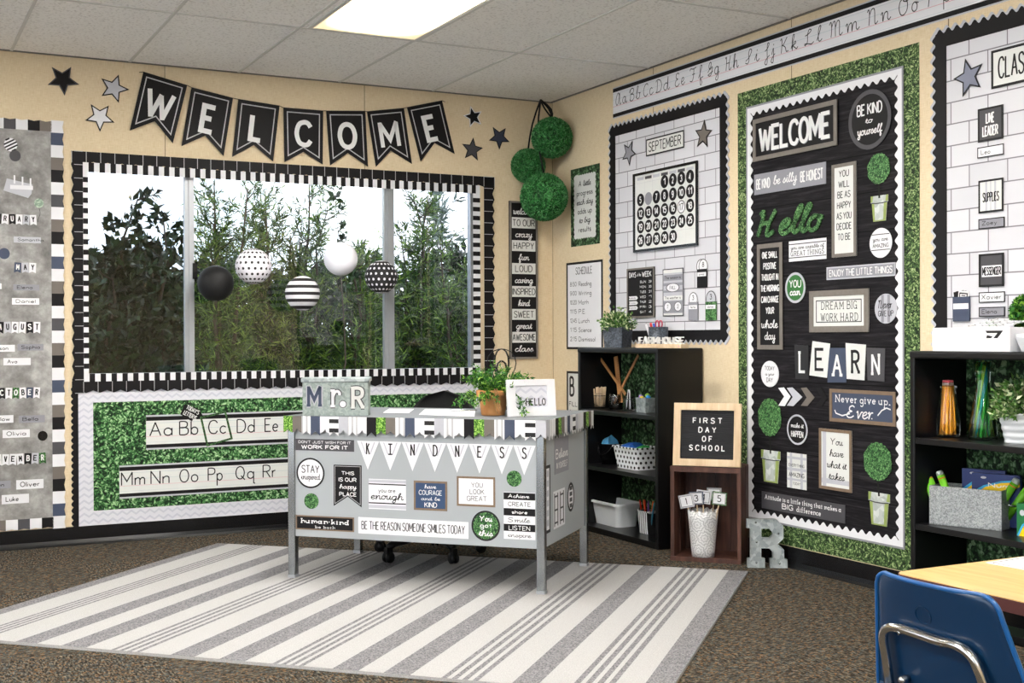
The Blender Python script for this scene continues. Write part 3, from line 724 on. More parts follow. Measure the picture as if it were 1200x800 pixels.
def tree(name, label, x, y, top, spread, nb, leaf, lw, per, mat, group, z0=.1, weep=.0, stems=3, up=1.0, girth=.035):
    """several stems with side twigs; the leaves sit along the twigs"""
    t = empty(name, (x, y, -.45), label, 'tree', group)
    tk = MB(); P = []; D = []
    H = top+.45
    for s in range(stems):
        a = rng.uniform(0, 2*PI); lean = rng.uniform(.1, .5)*spread; hh = H*rng.uniform(.82, 1.0) if s else H
        pts = [Vector((.12*math.cos(a)*s*.6, .12*math.sin(a)*s*.6, 0))]
        for q in range(1, 9):
            f = q/8; pts.append(Vector((math.cos(a)*lean*f**1.4+rng.normal()*.03, math.sin(a)*lean*f**1.4+rng.normal()*.03, hh*f)))
        tk.tube(pts, [girth*(1-.85*i/8) for i in range(9)], 6)
        for bq in range(nb):
            f = rng.uniform(z0, 1)**.85; i = min(int(f*8), 7); g = f*8-i; p0 = pts[i].lerp(pts[i+1], g)
            aa = rng.uniform(0, 2*PI); ln = spread*(.95-.72*f)*rng.uniform(.5, 1.15)+.06
            d = Vector((math.cos(aa), math.sin(aa), rng.uniform(.1, .9)*up)); d.normalize()
            tw = [p0]; m_ = 5
            for q in range(m_):
                d = (d+Vector((rng.normal()*.14, rng.normal()*.14, .1*up-weep))).normalized(); tw.append(tw[-1]+d*ln/m_)
            if rng.random() < .3: tk.tube(tw, [.007-.001*i for i in range(6)], 4)
            for q in range(int(per*max(ln/spread, .25))):
                ff = rng.uniform(.12, 1)*m_; j = min(int(ff), m_-1); c = tw[j].lerp(tw[j+1], ff-j)
                dd = (tw[j+1]-tw[j]).normalized()*rng.uniform(.3, 1.1)+Vector(rng.normal(size=3))*.55
                P.append(c); D.append(dd)
    tk.build('trunk', M_BARK, t)
    P = np.array([tuple(p) for p in P]); D = np.array([tuple(d) for d in D])
    n = len(P)
    leaves_mesh('foliage', P, D, leaf*rng.uniform(.6, 1.25, n), lw*rng.uniform(.7, 1.2, n), mat, t)
    return t
M_BARK = plain('grey_bark', '#4a4038', .9, noise=.3, nscale=9)
LF_BROAD = mat_leaf('broad_leaf', '#0e1a10', '#20381f', '#3b5633'); LF_FEATH = mat_leaf('feathery_leaf', '#182c15', '#38581f', '#7f9a3c')
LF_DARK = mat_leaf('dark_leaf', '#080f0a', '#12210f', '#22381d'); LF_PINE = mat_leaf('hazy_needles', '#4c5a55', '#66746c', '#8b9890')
def sky_spot(px, py, y):
    """the point at distance y beyond the window that stands behind a pixel"""
    return hit(px, py, (0, y, 0), (0, 1, 0))
for i, (px, py, y, sp, lab) in enumerate([
    (112, 300, 1.5, .45, 'dark broad-leaved bush behind the left edge of the window'), (143, 235, 1.9, .4, 'tall broad-leaved shrub with a leaning top seen in the first pane'),
    (190, 262, 2.3, .5, 'dark broad-leaved shrub just left of the first mullion')]):
    p = sky_spot(px, py, y); tree('shrub', lab, p.x, y, p.z, sp, 60, .085, .045, 30, LF_BROAD, 'broad-leaved shrubs outside', stems=4)
for i, (px, py, y, sp, lab) in enumerate([
    (258, 212, 3.0, .55, 'feathery yellow-green tree behind the black lantern'), (318, 225, 3.4, .5, 'slender feathery tree between the dotted and striped lanterns'),
    (350, 212, 3.1, .5, 'tall feathery tree above the striped lantern'), (428, 280, 2.8, .7, 'low feathery tree behind the white lantern'),
    (483, 228, 3.2, .45, 'feathery tree in the last pane beside its mullion'), (545, 285, 2.7, .7, 'dense feathery bush at the last pane\'s far edge')]):
    p = sky_spot(px, py, y); tree('feathery_tree', lab, p.x, y, p.z, sp, 62, .1, .011, 70, LF_FEATH, 'feathery trees outside', stems=4)
p = sky_spot(402, 222, 2.2); tree('sapling', 'thin arching sapling with round leaves above the white lantern', p.x, 2.2, p.z, .22, 16, .075, .04, 16, LF_BROAD, None, stems=1, z0=.6, girth=.012)
p = sky_spot(515, 215, 14); tree('pine_tree', 'distant hazy pine seen through the last pane', p.x, 14, p.z, 1.0, 46, .3, .05, 40, LF_PINE, None, stems=1, z0=.3)
for i, (px, py, y) in enumerate([(112, 305, 4.2), (165, 300, 4.4), (215, 312, 4.6), (262, 322, 4.8), (310, 330, 5.0), (360, 325, 5.1), (410, 322, 5.2), (455, 312, 5.0), (500, 305, 5.2), (550, 300, 5.0)]):
    p = sky_spot(px, py, y)
    tree('hedge_bush', ['dark hedge bush far behind the first pane', 'dark hedge bush far behind the middle pane', 'dark hedge bush far behind the last pane'][0 if i < 3 else 1 if i < 7 else 2],
         p.x, y, p.z, .75, 60, .13, .06, 42, LF_DARK, ['hedge row behind the first pane', 'hedge row behind the middle pane', 'hedge row behind the last pane'][0 if i < 3 else 1 if i < 7 else 2], stems=4, z0=.05)

# ================================================================= helpers for wall pieces
def pcard(S, name, label, cat, pts, mat, n0=.006, th=.002, group=None, parent=None):
    """a card whose corners stand behind the given pixels"""
    q = [S.uv(x, y, n0) for x, y in pts]
    u = sum(p[0] for p in q)/len(q); v = sum(p[1] for p in q)/len(q)
    c = Card.__new__(Card); c.P = [(a-u, b_-v) for a, b_ in q]; c.u, c.v, c.th = u, v, th
    c.w = max(p[0] for p in c.P)-min(p[0] for p in c.P); c.h = max(p[1] for p in c.P)-min(p[1] for p in c.P)
    mb = MB(); mb.prism(c.P, 0, th); c.o = mb.build(name, mat, parent, S.M(u, v, n0)); tag(c.o, label, cat, group)
    return c
def ecard(S, name, label, cat, cx, cy, rx, ry, mat, n0=.006, th=.002, group=None, shape='ellipse', outline=None, rot=0):
    w = abs(S.uv(cx+rx, cy, n0)[0]-S.uv(cx-rx, cy, n0)[0]); h = abs(S.uv(cx, cy-ry, n0)[1]-S.uv(cx, cy+ry, n0)[1])
    return Card(S, name, label, cat, (cx, cy, cx, cy), mat, n0, th, shape, group, rot, (w, h), outline(w, h) if outline else None)
def star_card(S, label, cx, cy, r, rot, fill, edge, n0=.005, group=None):
    w = abs(S.uv(cx, cy-r, n0)[1]-S.uv(cx, cy+r, n0)[1])/2
    c = Card(S, 'star_cutout', label, 'wall decoration', (cx, cy, cx, cy), fill, n0, .002, 'rect', group, 0, (2*w, 2*w), star(w*1.06, .45, rot))
    if edge: c.rim(w*.075, edge, 'outline', .0006)
    return c
def wavy(w, h, iw, ih, pitch, amp, side):
    """two outlines of a border: a wavy one and a straight one"""
    A = []; B = []
    for k, (sx, sy, ex, ey) in enumerate(((-1, -1, 1, -1), (1, -1, 1, 1), (1, 1, -1, 1), (-1, 1, -1, -1))):
        L = w if sx != ex else h; n = max(2, round(L/pitch)); nx, ny = ((0, -1), (1, 0), (0, 1), (-1, 0))[k]
        for i in range(n*10):
            f = i/(n*10); b_ = .5-.5*math.cos(2*PI*(i % 10)/10)
            x, y = sx+(ex-sx)*f, sy+(ey-sy)*f
            a = b_*amp
            if side == 'out': A.append((x*w/2+nx*a, y*h/2+ny*a)); B.append((x*iw/2, y*ih/2))
            else: A.append((x*w/2, y*h/2)); B.append((x*iw/2-nx*a, y*ih/2-ny*a))
    return A, B
def flags(mb, x0, x1, y_top, y_bot, n, mats, notch=.18, th=.0015, z=0, alt=0, horizontal=True, flip=1):
    for i in range(n):
        a = x0+(x1-x0)*i/n; c = x0+(x1-x0)*(i+1)/n; d = (y_top-y_bot)*notch
        yb = y_bot
        if alt and i % 2: P = [(a, y_top), (a, yb+d), (a+(c-a)*.25, yb+d*1.0), ((a+c)/2, yb+d*1.9), (a+(c-a)*.75, yb+d), (c, yb+d), (c, y_top)]
        else: P = [(a, y_top), (a, yb), ((a+c)/2, yb+d), (c, yb), (c, y_top)]
        if not horizontal: P = [(y, x) for x, y in P]
        mb.prism(P, z, z+th+(.0004 if i % 2 else 0), mats[i % len(mats)])

# ================================================================= THE WINDOW WALL
# ---- birthday board at the far left
u1, vt = WF.uv(60.3, 154); _, vb = WF.uv(63, 606)
u0 = -4.35
bd = Card(WF, 'bulletin_board', 'grey concrete-look birthday board at the left edge with month banners and a flag border', 'bulletin board', (0, 0, 0, 0), M_CONC, .001, .004, wh=(u1-u0, vt-vb))
bd.o.matrix_basis = WF.M((u0+u1)/2, (vt+vb)/2, .001)
mb = MB(); W2, H2 = (u1-u0)/2, (vt-vb)/2
pal = [M_WHITE, M_NAVY, M_WHITE, M_TAUPE, M_BLACK, M_WHITE, M_DKGREY, M_WHITE, M_TAUPE, M_BLACK]
flags(mb, H2+.06, -H2-.06, W2-.004, W2+.062, 33, pal, .1, .002, .004, horizontal=False)
flags(mb, W2, -W2, H2-.002, H2+.055, 21, pal[3:]+pal[:3], .1, .002, .004)
flags(mb, W2, -W2, -H2+.002, -H2-.055, 21, pal[4:]+pal[:4], .1, .002, .004)
mb.build('flag_border', M_WHITE, bd.o)
cols = {'w': (M_WHITE, M_INK), 'k': (M_BLACK, M_LETTER), 'g': (M_LTGREY, M_INK), 'n': (M_NAVY, M_LETTER), 't': (M_TURF, M_LETTER)}
def month(word, scheme, x_end, y0, y1, pitch, label):
    n = len(word); nn = .007
    us, vt_ = WF.uv(x_end, y0, nn); ul, vb_ = WF.uv(x_end-pitch*n, y1, nn)
    pw = (us-ul)/n; hh = vt_-WF.uv(x_end, y1, nn)[1]
    t = empty('month_banner', WF.M((us+ul)/2, vt_, nn), label, 'banner', 'month banners on the birthday board')
    for i, ch in enumerate(word):
        m1, m2 = cols[scheme[i]]; mb = MB(); P = [(x*.92, y) for x, y in swallow(pw, hh, .14)]
        mb.prism(P, 0, .001+.0005*(i % 2)); p = mb.build('pennant', m1, t, Matrix.Translation((ul+pw*(i+.5)-(us+ul)/2, -hh/2, 0)) @ Matrix.Rotation(R((-4, 3, -2)[i % 3]), 4, 'Z'))
        mb = MB(); write(mb, ch, -pw*.27, pw*.27, -hh*.2, hh*.34, .0022, .17, 'slab'); mb.build('lettering', m2, p)
month('FEBRUARY', 'gwkwkwgw', 43, 252, 264, 8.3, 'grey and white letter banner reading FEBRUARY cut by the left edge')
month('MAY', 'ngw', 42.5, 308, 320, 8.7, 'short pennant banner reading MAY')
month('AUGUST', 'kgwwkw', 47.5, 377, 390.5, 8.6, 'black and white pennant banner reading AUGUST')
month('OCTOBER', 'wkwtwnw', 47, 453.5, 466.5, 8.2, 'pennant banner reading OCTOBER')
month('NOVEMBER', 'wwwwwkgt', 54, 530, 543, 8.7, 'lowest pennant banner reading NOVEMBER, ending in a green flag')
for txt, px, m_, lb in [
    ('Samantha', (16, 277, 48, 285), M_LTGREY, 'pale name strip under the FEBRUARY banner'), ('Elena', (15.5, 333, 46, 340.5), M_GREY, 'grey name strip reading Elena under the MAY banner'),
    ('Emma', (-29, 331.5, 2, 338.5), M_WHITE, 'name strip cut by the left edge under the MAY banner'), ('Daniel', (14, 349, 46, 357), M_WHITE, 'white name strip reading Daniel'),
    ('Jason', (-13, 404, 17.5, 412), M_WHITE, 'white name strip cut by the left edge beside Sophia'), ('Sophia', (20.5, 403, 51, 410.5), M_GREY, 'grey name strip reading Sophia under the AUGUST banner'),
    ('Ava', (4, 419.5, 36, 427.5), M_WHITE, 'white name strip reading Ava'), ('Willow', (-14, 487, 15.7, 495), M_WHITE, 'white name strip cut by the left edge beside Bella'),
    ('Bella', (22, 487, 52.5, 494.5), M_GREY, 'grey name strip reading Bella under the OCTOBER banner'), ('Olivia', (3, 503.8, 35, 512), M_WHITE, 'white name strip reading Olivia'),
    ('Aiden', (-18, 564.5, 12.6, 571.7), M_GREY, 'grey name strip cut by the left edge beside Oliver'), ('Oliver', (19, 562.5, 51, 571.7), M_WHITE, 'white name strip reading Oliver'),
    ('Luke', (2, 580, 34, 588.8), M_WHITE, 'lowest white name strip, reading Luke')]:
    Card(WF, 'name_strip', lb, 'name card', px, m_, .007, .001, group='name strips on the birthday board').text([(txt, .14, .14+.12*len(txt), .2, .75, .13, 'print')], M_INK)
M_STRB = mat_rings('striped_balloon', '#e8e8e8', '#2b2b2e', .02, .45)
def balloon(cx, cy, r, mat, label, string=True):
    c = ecard(WF, 'balloon_cutout', label, 'wall decoration', cx, cy, r, r, mat, .007, .001, 'balloon cutouts on the birthday board')
    if string:
        mb = MB(); h = c.h
        pts = [(.12*h*math.sin(k*.7), -h*.5-h*.22*k) for k in range(8)]; ribbon(mb, pts, .002, .0004); mb.build('string', M_INK, c.o)
    return c
bs = balloon(12.5, 169.5, 7.8, M_WHITE, 'black and white striped balloon cutout at the top of the birthday board', False)
bs.bars([], M_INK) if False else None
mb = MB()
for k in range(-2, 3):
    x = k*.016; L = math.sqrt(max(.034**2-x*x, 1e-5)); mb.add([tuple(Matrix.Rotation(R(-60), 4, 'Z') @ Vector(p)) for p in ((x-.004, -L, .0014), (x+.004, -L, .0014), (x+.004, L, .0014), (x-.004, L, .0014))], [(0, 1, 2, 3)])
mb.build('printed_stripes', M_INK, bs.o)
balloon(17.6, 182.5, 6.6, M_DKGREY, 'plain charcoal balloon cutout below the striped one', False).o.location.y -= .002
balloon(45.6, 238, 5.5, mat_leafprint('pale_turf', '#7f9484', '#98ab99', '#a9bba6', 60, tip='#bccab6'), 'pale green balloon cutout on a string')
balloon(5, 297, 6.5, M_NAVY, 'slate balloon cutout on a string above the MAY banner', False)
balloon(50, 510.5, 5.8, M_BLACKGL, 'glossy black balloon cutout beside Olivia', False)
ck = pcard(WF, 'cake_cutout', 'grey and white birthday cake cutout with three candles', 'wall decoration', [(4, 223), (8, 209), (38, 216), (37, 227), (33, 232)], M_LTGREY, .007, .001)
ck.bars([(.14, .93, .3, .52)], M_WHITE, 'icing_band')
for k in range(3):
    mb = MB(); mb.prism(rect(.008, .045), 0, .001); mb.build('candle', M_WHITE, ck.o, Matrix.Translation((-.03+.04*k, ck.h*.5+.0-.006*k, .0006)))

# ---- stars
for lb, a in [('plain black star cutout, first left of the welcome banner', (73.7, 93.5, 17.5, -PI/2+.1, M_BLACK, M_DKGREY)), ('white star cutout with a black outline beside the W pennant', (133.5, 103.5, 16.5, R(72), M_LTGREY, M_INK)),
              ('white star cutout with a black outline below the other two on the left', (117, 137, 16.5, -PI/2, M_WHITE, M_INK)), ('black star cutout with a white outline right of the welcome banner', (554.5, 137, 12.5, R(106), M_BLACK, M_WHITE)),
              ('dark slate star cutout nearest to the green balls', (585, 161, 13.5, -PI/2, plain('dark_slate_card', '#33384a', .5), M_INK)), ('charcoal star cutout above the top right of the window', (553.3, 175.3, 13.5, R(84), M_DKGREY, M_INK))]:
    star_card(WF, lb, *a, group='star cutouts around the welcome banner')

# ---- WELCOME banner
PEN = [('W', (168, 84.3), (219.3, 100), (152, 153), (181.3, 142), (202.5, 168)), ('E', (224.3, 102.5), (273, 115), (212.5, 171.3), (240.5, 158.8), (262, 183)),
       ('L', (279.3, 116.3), (327.5, 124), (272, 183.8), (297.3, 169.9), (320, 189.3)), ('C', (332, 126.1), (378.7, 129.9), (333.3, 189.9), (355.5, 177.9), (378.1, 192.8)),
       ('O', (382.1, 129.9), (428, 130.2), (386.7, 193.9), (407.5, 179.2), (431.2, 195.5)), ('M', (429.9, 130.7), (473.3, 126.7), (440.5, 195.5), (457.9, 176.5), (482.7, 192)),
       ('E', (476.8, 125.9), (517.9, 117.9), (492.8, 189.3), (509.3, 167.5), (532.8, 180.5))]
NB = .012
cu, cv = WF.uv(405, 130, NB)
ban = empty('pennant_banner', WF.M(cu, cv, NB), 'large black pennant banner spelling WELCOME on a string above the window', 'banner')
mb = MB(); mb.tube([(WF.uv(x, y, NB)[0]-cu, WF.uv(x, y, NB)[1]-cv, .001) for x, y in [(163, 84.8)]+[p for P in PEN for p in (P[1], P[2])]+[(521.5, 119.5)]], .002, 6); mb.build('string', M_STEM, ban)
for ch, tl, tr, bl, nt, br in PEN:
    q = [Vector(WF.uv(*p, NB)) for p in (tl, bl, nt, br, tr)]
    ce = (q[0]+q[1]+q[3]+q[4])/4
    top = q[4]-q[0]; rot = math.atan2(top.y, top.x)
    side = (q[0]+q[4]-q[1]-q[3]); rot = math.atan2(-side.x, side.y)
    Mi = Matrix.Rotation(-rot, 2)
    P = [tuple(Mi @ (p-ce)) for p in q]
    mb = MB(); mb.prism(P, 0, .002)
    p = mb.build('pennant', M_BLACK, ban, Matrix.Translation((ce.x-cu, ce.y-cv, 0)) @ Matrix.Rotation(rot, 4, 'Z'))
    mb = MB(); A = inset(P, .02); mb.ring(A, inset(A, .006), .002, .0024); mb.build('printed_line', M_LINE, p)
    w_ = (q[4]-q[0]).length; h_ = side.length/2
    lw = {'W': .66, 'M': .54, 'O': .5, 'C': .46, 'E': .38, 'L': .36}[ch]
    mb = MB(); write(mb, ch, -w_*lw/2, w_*lw/2, -h_*.2, h_*.3, .0028, .17 if ch not in 'WM' else .15, 'print'); mb.build('lettering', M_LETTER, p)

# ---- window borders
ou0, ov1 = WF.uv(84, 176.5, .01); ou1, _ = WF.uv(579.5, 206, .01); iu0 = WF.uv(97, 197, .01)[0]; iu1 = WF.uv(567.5, 300, .01)[0]
iv1 = WF.uv(100, 191.5, .01)[1]; ivb = WF.uv(103.4, 447, .01)[1]; ovb = WF.uv(95, 460.5, .01)[1]
pb = empty('border_trim', WF.M(0, 0, .008), 'black pennant border strip framing the window', 'border')
mb = MB(); flags(mb, ou0, ou1, ov1, iv1, 34, [M_BLACK], .16); mb.build('top_strip', M_BLACK, pb)
mb = MB(); flags(mb, ou0-.005, WF.uv(566, 440, .01)[0], ivb+.004, ovb, 34, [M_BLACK], .2, z=.002); mb.build('bottom_strip', M_BLACK, pb)
mb = MB(); flags(mb, ovb, ov1, iu0, ou0-.004, 18, [M_BLACK], .2, horizontal=False); mb.build('left_strip', M_BLACK, pb)
mb = MB(); flags(mb, ovb+.03, ov1, iu1, ou1, 18, [M_BLACK], .2, horizontal=False); mb.build('right_strip', M_BLACK, pb)
mb = MB()                                          # the pale lines printed between the flags
for k in range(35):
    x = ou0+(ou1-ou0)*k/34; mb.box(x-.0016, x+.0016, iv1+.004, ov1, .0019, .0024); mb.box(x-.0016-.02, x+.0016-.02, ovb+.004, ivb, .0039, .0044)
for k in range(19):
    y = ovb+(ov1-ovb)*k/18; mb.box(ou0+.012, iu0, y-.0016, y+.0016, .0019, .0024); mb.box(iu1, ou1-.012, y-.0016, y+.0016, .0019, .0024)
mb.build('printed_lines', M_LINE, pb)
ct = empty('checkered_trim', WF.M(0, 0, .012), 'narrow black and white checkered ribbon along the window opening', 'border')
gu0, gv1 = WF.uv(103, 201.5, .012); gu1, gvb = WF.uv(555, 430.5, .012); hu0 = WF.uv(97.6, 300, .012)[0]; hu1 = WF.uv(562.6, 300, .012)[0]; hv1 = iv1+.006; hvb = ivb
CK = [M_WHITE, M_BLACK]
def checks(name, x0, x1, y0, y1, n, horiz):
    mb = MB()
    for i in range(n):
        f0, f1 = i/n, (i+1)/n; m_ = CK[i % 2]
        if horiz: mb.box(x0+(x1-x0)*f0, x0+(x1-x0)*f1, y0, y1, 0, .003, m_)
        else: mb.box(x0, x1, y0+(y1-y0)*f0, y0+(y1-y0)*f1, 0, .003, m_)
    mb.build(name, M_WHITE, ct)
checks('top_strip', hu0, hu1, gv1, hv1, 83, True); checks('bottom_strip', hu0, hu1, hvb, gvb, 83, True)
checks('left_strip', hu0, gu0, gvb, gv1, 39, False); checks('right_strip', gu1, hu1, gvb, gv1, 39, False)

# ---- paper lanterns
def lantern(cx, cy, rpx, y, mat, label):
    c = hit(cx, cy, (0, y, 0), (0, 1, 0)); d = (c-CAM).length; r = rpx/FPX*d*.985
    t = empty('paper_lantern', c, label, 'paper lantern', 'paper lanterns hanging at the window')
    prof = []
    n = 52
    for i in range(n+1):
        th = .16+(PI-.32)*i/n; k = r*(1+.016*math.cos(PI*i)); prof.append((k*math.sin(th), -r*math.cos(th)))
    mb = MB(); mb.lathe(prof, 36, cap=False); mb.build('shade', mat, t)
    mb = MB(); e = r*math.sin(.16)
    for s in (-1, 1): mb.tube([(e*math.cos(a*PI/8), e*math.sin(a*PI/8), s*r*math.cos(.16)) for a in range(16)], .0014, 5, closed=True)
    mb.build('wire_ring', M_STEEL, t)
    mb = MB(); mb.tube([(0, 0, r*.98), (0, -y-.004, 2.1-c.z)], .0004, 4); mb.build('hanging_thread', glass('nylon_thread', (.97, .97, .97), .3), t)
    return r
LY = -.14
lantern(252.7, 332, 20.6, LY, plain('black_tissue', '#121213', .6), 'black paper lantern, leftmost of the five at the window')
r_ = .1*1.06
lantern(297, 312, 20.8, LY, mat_dots('white_dotted_tissue', '#eceaf0', '#1d1c1e', 18, 10, r_), 'white paper lantern with black polka dots')
lantern(354.5, 343.5, 20.2, LY, mat_rings('striped_tissue', '#eeedf1', '#1d1c1e', .04, .45), 'paper lantern with horizontal black and white stripes')
lantern(399.3, 303.3, 19.7, LY, plain('white_tissue', '#eeeef6', .7, noise=.02), 'plain white paper lantern')
lantern(446.8, 324.5, 19.4, LY, mat_dots('black_dotted_tissue', '#1b1a1c', '#eceaf0', 18, 10, r_), 'black paper lantern with white polka dots')

# ---- chevron board with the alphabet
cu0 = WF.uv(91, 540)[0]; cu1 = -.50; cv0 = .1; cv1 = WF.uv(100, 452)[1]
cb = Card(WF, 'bulletin_board', 'low board below the window with pale chevron border and hedge-green centre', 'bulletin board', (0, 0, 0, 0), M_CHEV, .001, .003, wh=(cu1-cu0, cv1-cv0))
cb.o.matrix_basis = WF.M((cu0+cu1)/2, (cv0+cv1)/2, .001)
gu, gv = WF.uv(109, 471.5); gb = WF.uv(109, 598.3)[1]; g1 = -.57
mb = MB(); mb.prism(rect(g1-gu, gv-gb), 0, .001); mb.build('hedge_panel', M_HEDGE, cb.o, Matrix.Translation(((gu+g1)/2-(cu0+cu1)/2, (gv+gb)/2-(cv0+cv1)/2, .003)))
mb = MB(); P = [(0, 0)]
nsc = 22; H_ = cv1-cv0
out = [(-.022-.012*abs(math.sin(PI*k/6)), H_*k/(nsc*6)) for k in range(nsc*6+1)]
mb.prism(out+[(.004, H_), (.004, 0)], .0005, .004); mb.build('scalloped_edge', M_BLACK, cb.o, Matrix.Translation((-(cu1-cu0)/2, -H_/2, 0)))
def alphabet(tl, bl, letters, x_first, pitch, label):
    a = WF.uv(*tl, .006); c = WF.uv(*bl, .006); n = len(letters)
    pw = WF.uv(x_first+pitch*5, tl[1], .006)[0]-WF.uv(x_first, tl[1], .006)[0]; pw /= 5
    u0 = a[0]; W = WF.uv(x_first, tl[1], .006)[0]-u0+pw*n; h = a[1]-c[1]
    cd_ = Card(WF, 'alphabet_strip', label, 'alphabet chart', (0, 0, 0, 0), M_CREAM, .0055, .002, wh=(W, h)); cd_.o.matrix_basis = WF.M(u0+W/2, (a[1]+c[1])/2, .0055)
    cd_.bars([(0, 1, 0, .05), (0, 1, .95, 1)], M_LTGREY, 'grey_edge'); cd_.bars([(0, 1, .05, .165), (0, 1, .85, .95)], M_BLACK, 'black_band')
    cd_.bars([(0, 1, .615, .625)], M_PINK, 'rule'); cd_.bars([(0, 1, .415, .423), (0, 1, .225, .233), (0, 1, .78, .785)], M_LTBLUE, 'rule')
    off = (WF.uv(x_first, tl[1], .006)[0]-u0)/W
    L = []
    for i, t_ in enumerate(letters):
        x = off+i*pw/W; k = pw/W; wid = dict(A=.78, B=.66, C=.64, D=.65, E=.5, F=.45, G=.68, H=.62, M=.82, N=.66, O=.67, P=.54, Q=.74, R=.5, S=.5, T=.5, U=.6)[t_[0]]
        L.append((t_, x, x+k*wid, .2, .62, .07, 'print'))
    cd_.text(L, M_INK)
    return cd_
alphabet((171.1, 486.4), (171.3, 527), ['Aa', 'Bb', 'Cc', 'Dd', 'Ee', 'Ff', 'Gg', 'Hh'], 174.8, 33.4, 'upper alphabet strip on the low hedge board starting with Aa')
alphabet((139.8, 545.5), (140.4, 584.3), ['Mm', 'Nn', 'Oo', 'Pp', 'Qq', 'Rr', 'Ss', 'Tt', 'Uu'], 141.5, 33.2, 'lower alphabet strip on the low hedge board starting with Mm')
fr = [(234.3, 488.3), (242.2, 523.2), (272.9, 514.3), (264.8, 481.2)]
q = [Vector(WF.uv(*p, .01)) for p in fr]; ce = sum(q, Vector((0, 0)))/4; P = [tuple(p-ce) for p in q]
mb = MB(); mb.ring(P, inset(P, .011), 0, .002); o = mb.build('highlight_square', mat_leafprint('dark_turf_card', '#10200f', '#2a4a26', '#436a3b', 190, tip='#5f8655'), None, WF.M(ce.x, ce.y, .009)); tag(o, 'dark green tilted open frame around the letters Cc', 'frame')
ar = pcard(WF, 'arrow_cutout', 'small black tilted arrow pointing at the letters Cc', 'sign', [(216.5, 473.3), (211, 485.2), (224.9, 493.6), (227, 489), (238, 487), (231.7, 478.4)], M_BLACK, .011, .0015)
mb = MB(); mb.T = Matrix.Rotation(R(-28), 4, 'Z'); write(mb, "TODAY'S", -.045, .035, .008, .034, .0021, .13, 'print'); write(mb, 'LETTER IS', -.045, .035, -.026, 0, .0021, .13, 'print'); mb.build('lettering', M_LETTER, ar.o)

# ---- long class sign
c = Card(WF, 'wall_sign', 'tall narrow sign of alternating black and white lines welcoming to our class', 'sign', (596, 235.3, 629.5, 420), M_BLACK, .003, .012)
c.rim(.012, M_FRAMEG, 'frame', .004)
LN = ['welcome', 'TO OUR', 'crazy', 'HAPPY', 'fun', 'LOUD', 'caring', 'INSPIRED', 'kind', 'SWEET', 'great', 'AWESOME', 'class']
e0, e1, p_ = .028, .972, .944/13
c.bars([(.08, .92, e0+p_*k+.002, e0+p_*(k+1)-.002) for k in range(1, 13, 2)], M_CREAM, 'white_line')
wd = [.78, .8, .62, .74, .4, .62, .66, .82, .44, .72, .58, .82, .68]
c.text([(t_, .5-wd[k]/2, .5+wd[k]/2, e0+p_*(k+.2), e0+p_*(k+.78), .13, 'script', dict(slant=.12)) for k, t_ in enumerate(LN) if k % 2 == 0], M_LETTER, lab='white script words')
c.text([(t_, .5-wd[k]/2, .5+wd[k]/2, e0+p_*(k+.2), e0+p_*(k+.8), .09, 'print') for k, t_ in enumerate(LN) if k % 2], M_INK, z=.001, lab='black capitals')

# ---- green hanging balls in the corner
dv = Vector((_f.x, _f.y, 0)).normalized()
def corner(px, py, d): return hit(px, py, Vector((-.2, -.2, 0))+dv*d, dv)
hook = hit(633.5, 117, (0, 0, HCEIL-.012), (0, 0, 1)); 
def ball(cx, cy, rpx, d, label, ribs):
    c = corner(cx, cy, d); r = rpx/FPX*(c-CAM).dot(_f)
    t = empty('hedge_ball', c, label, 'hanging ball', 'green hanging balls in the corner')
    mb = MB(); mb.sphere((0, 0, 0), r*.975, 40); s = mb.build('ball', M_BALL, t)
    n = 5200; P = rng.normal(size=(n, 3)); P /= np.linalg.norm(P, axis=1, keepdims=True)
    leaves_mesh('leaf_cover', P*r*.955, P*.8+rng.normal(size=(n, 3))*.7, .016, .009, LF_BALL, s)
    mb = MB()
    for e in ribs: mb.tube([(0, 0, r*.98), *[tuple(Vector((0, 0, r)).lerp(hook-c, f)+Vector(e)*math.sin(PI*f)) for f in (.25, .5, .75)], tuple(hook-c)], .006, 6)
    mb.build('ribbon', M_BLACK, t)
LF_BALL = mat_leaf('boxwood_leaf', '#1c5526', '#367f41', '#74ae74')
ball(646.8, 161.3, 23.2, .02, 'medium green boxwood-look ball, highest of the three in the corner', [(.02, 0, 0), (.035, 0, 0), (-.01, 0, 0)])
ball(619, 194.3, 19.2, .1, 'smallest green boxwood-look ball, hanging in the middle of the corner cluster', [(-.015, 0, 0)])
ball(637.5, 230.8, 27.4, -.05, 'largest green boxwood-look ball, lowest of the three in the corner', [(-.03, 0, 0)])

# ================================================================= THE RIGHT WALL
def zx(s, ox, oy):
    """pixels read off an enlargement: scale and origin"""
    return lambda *p: tuple((p[i]/s+ox) if i % 2 == 0 else (p[i]/s+oy) for i in range(len(p)))
A5 = zx(5, 700, 100); B5 = zx(5, 700, 250); A4 = zx(4, 860, 80); B4 = zx(4, 860, 260); C3 = zx(3.478, 860, 440); D4 = zx(4, 1080, 0); E4 = zx(4, 1080, 190)

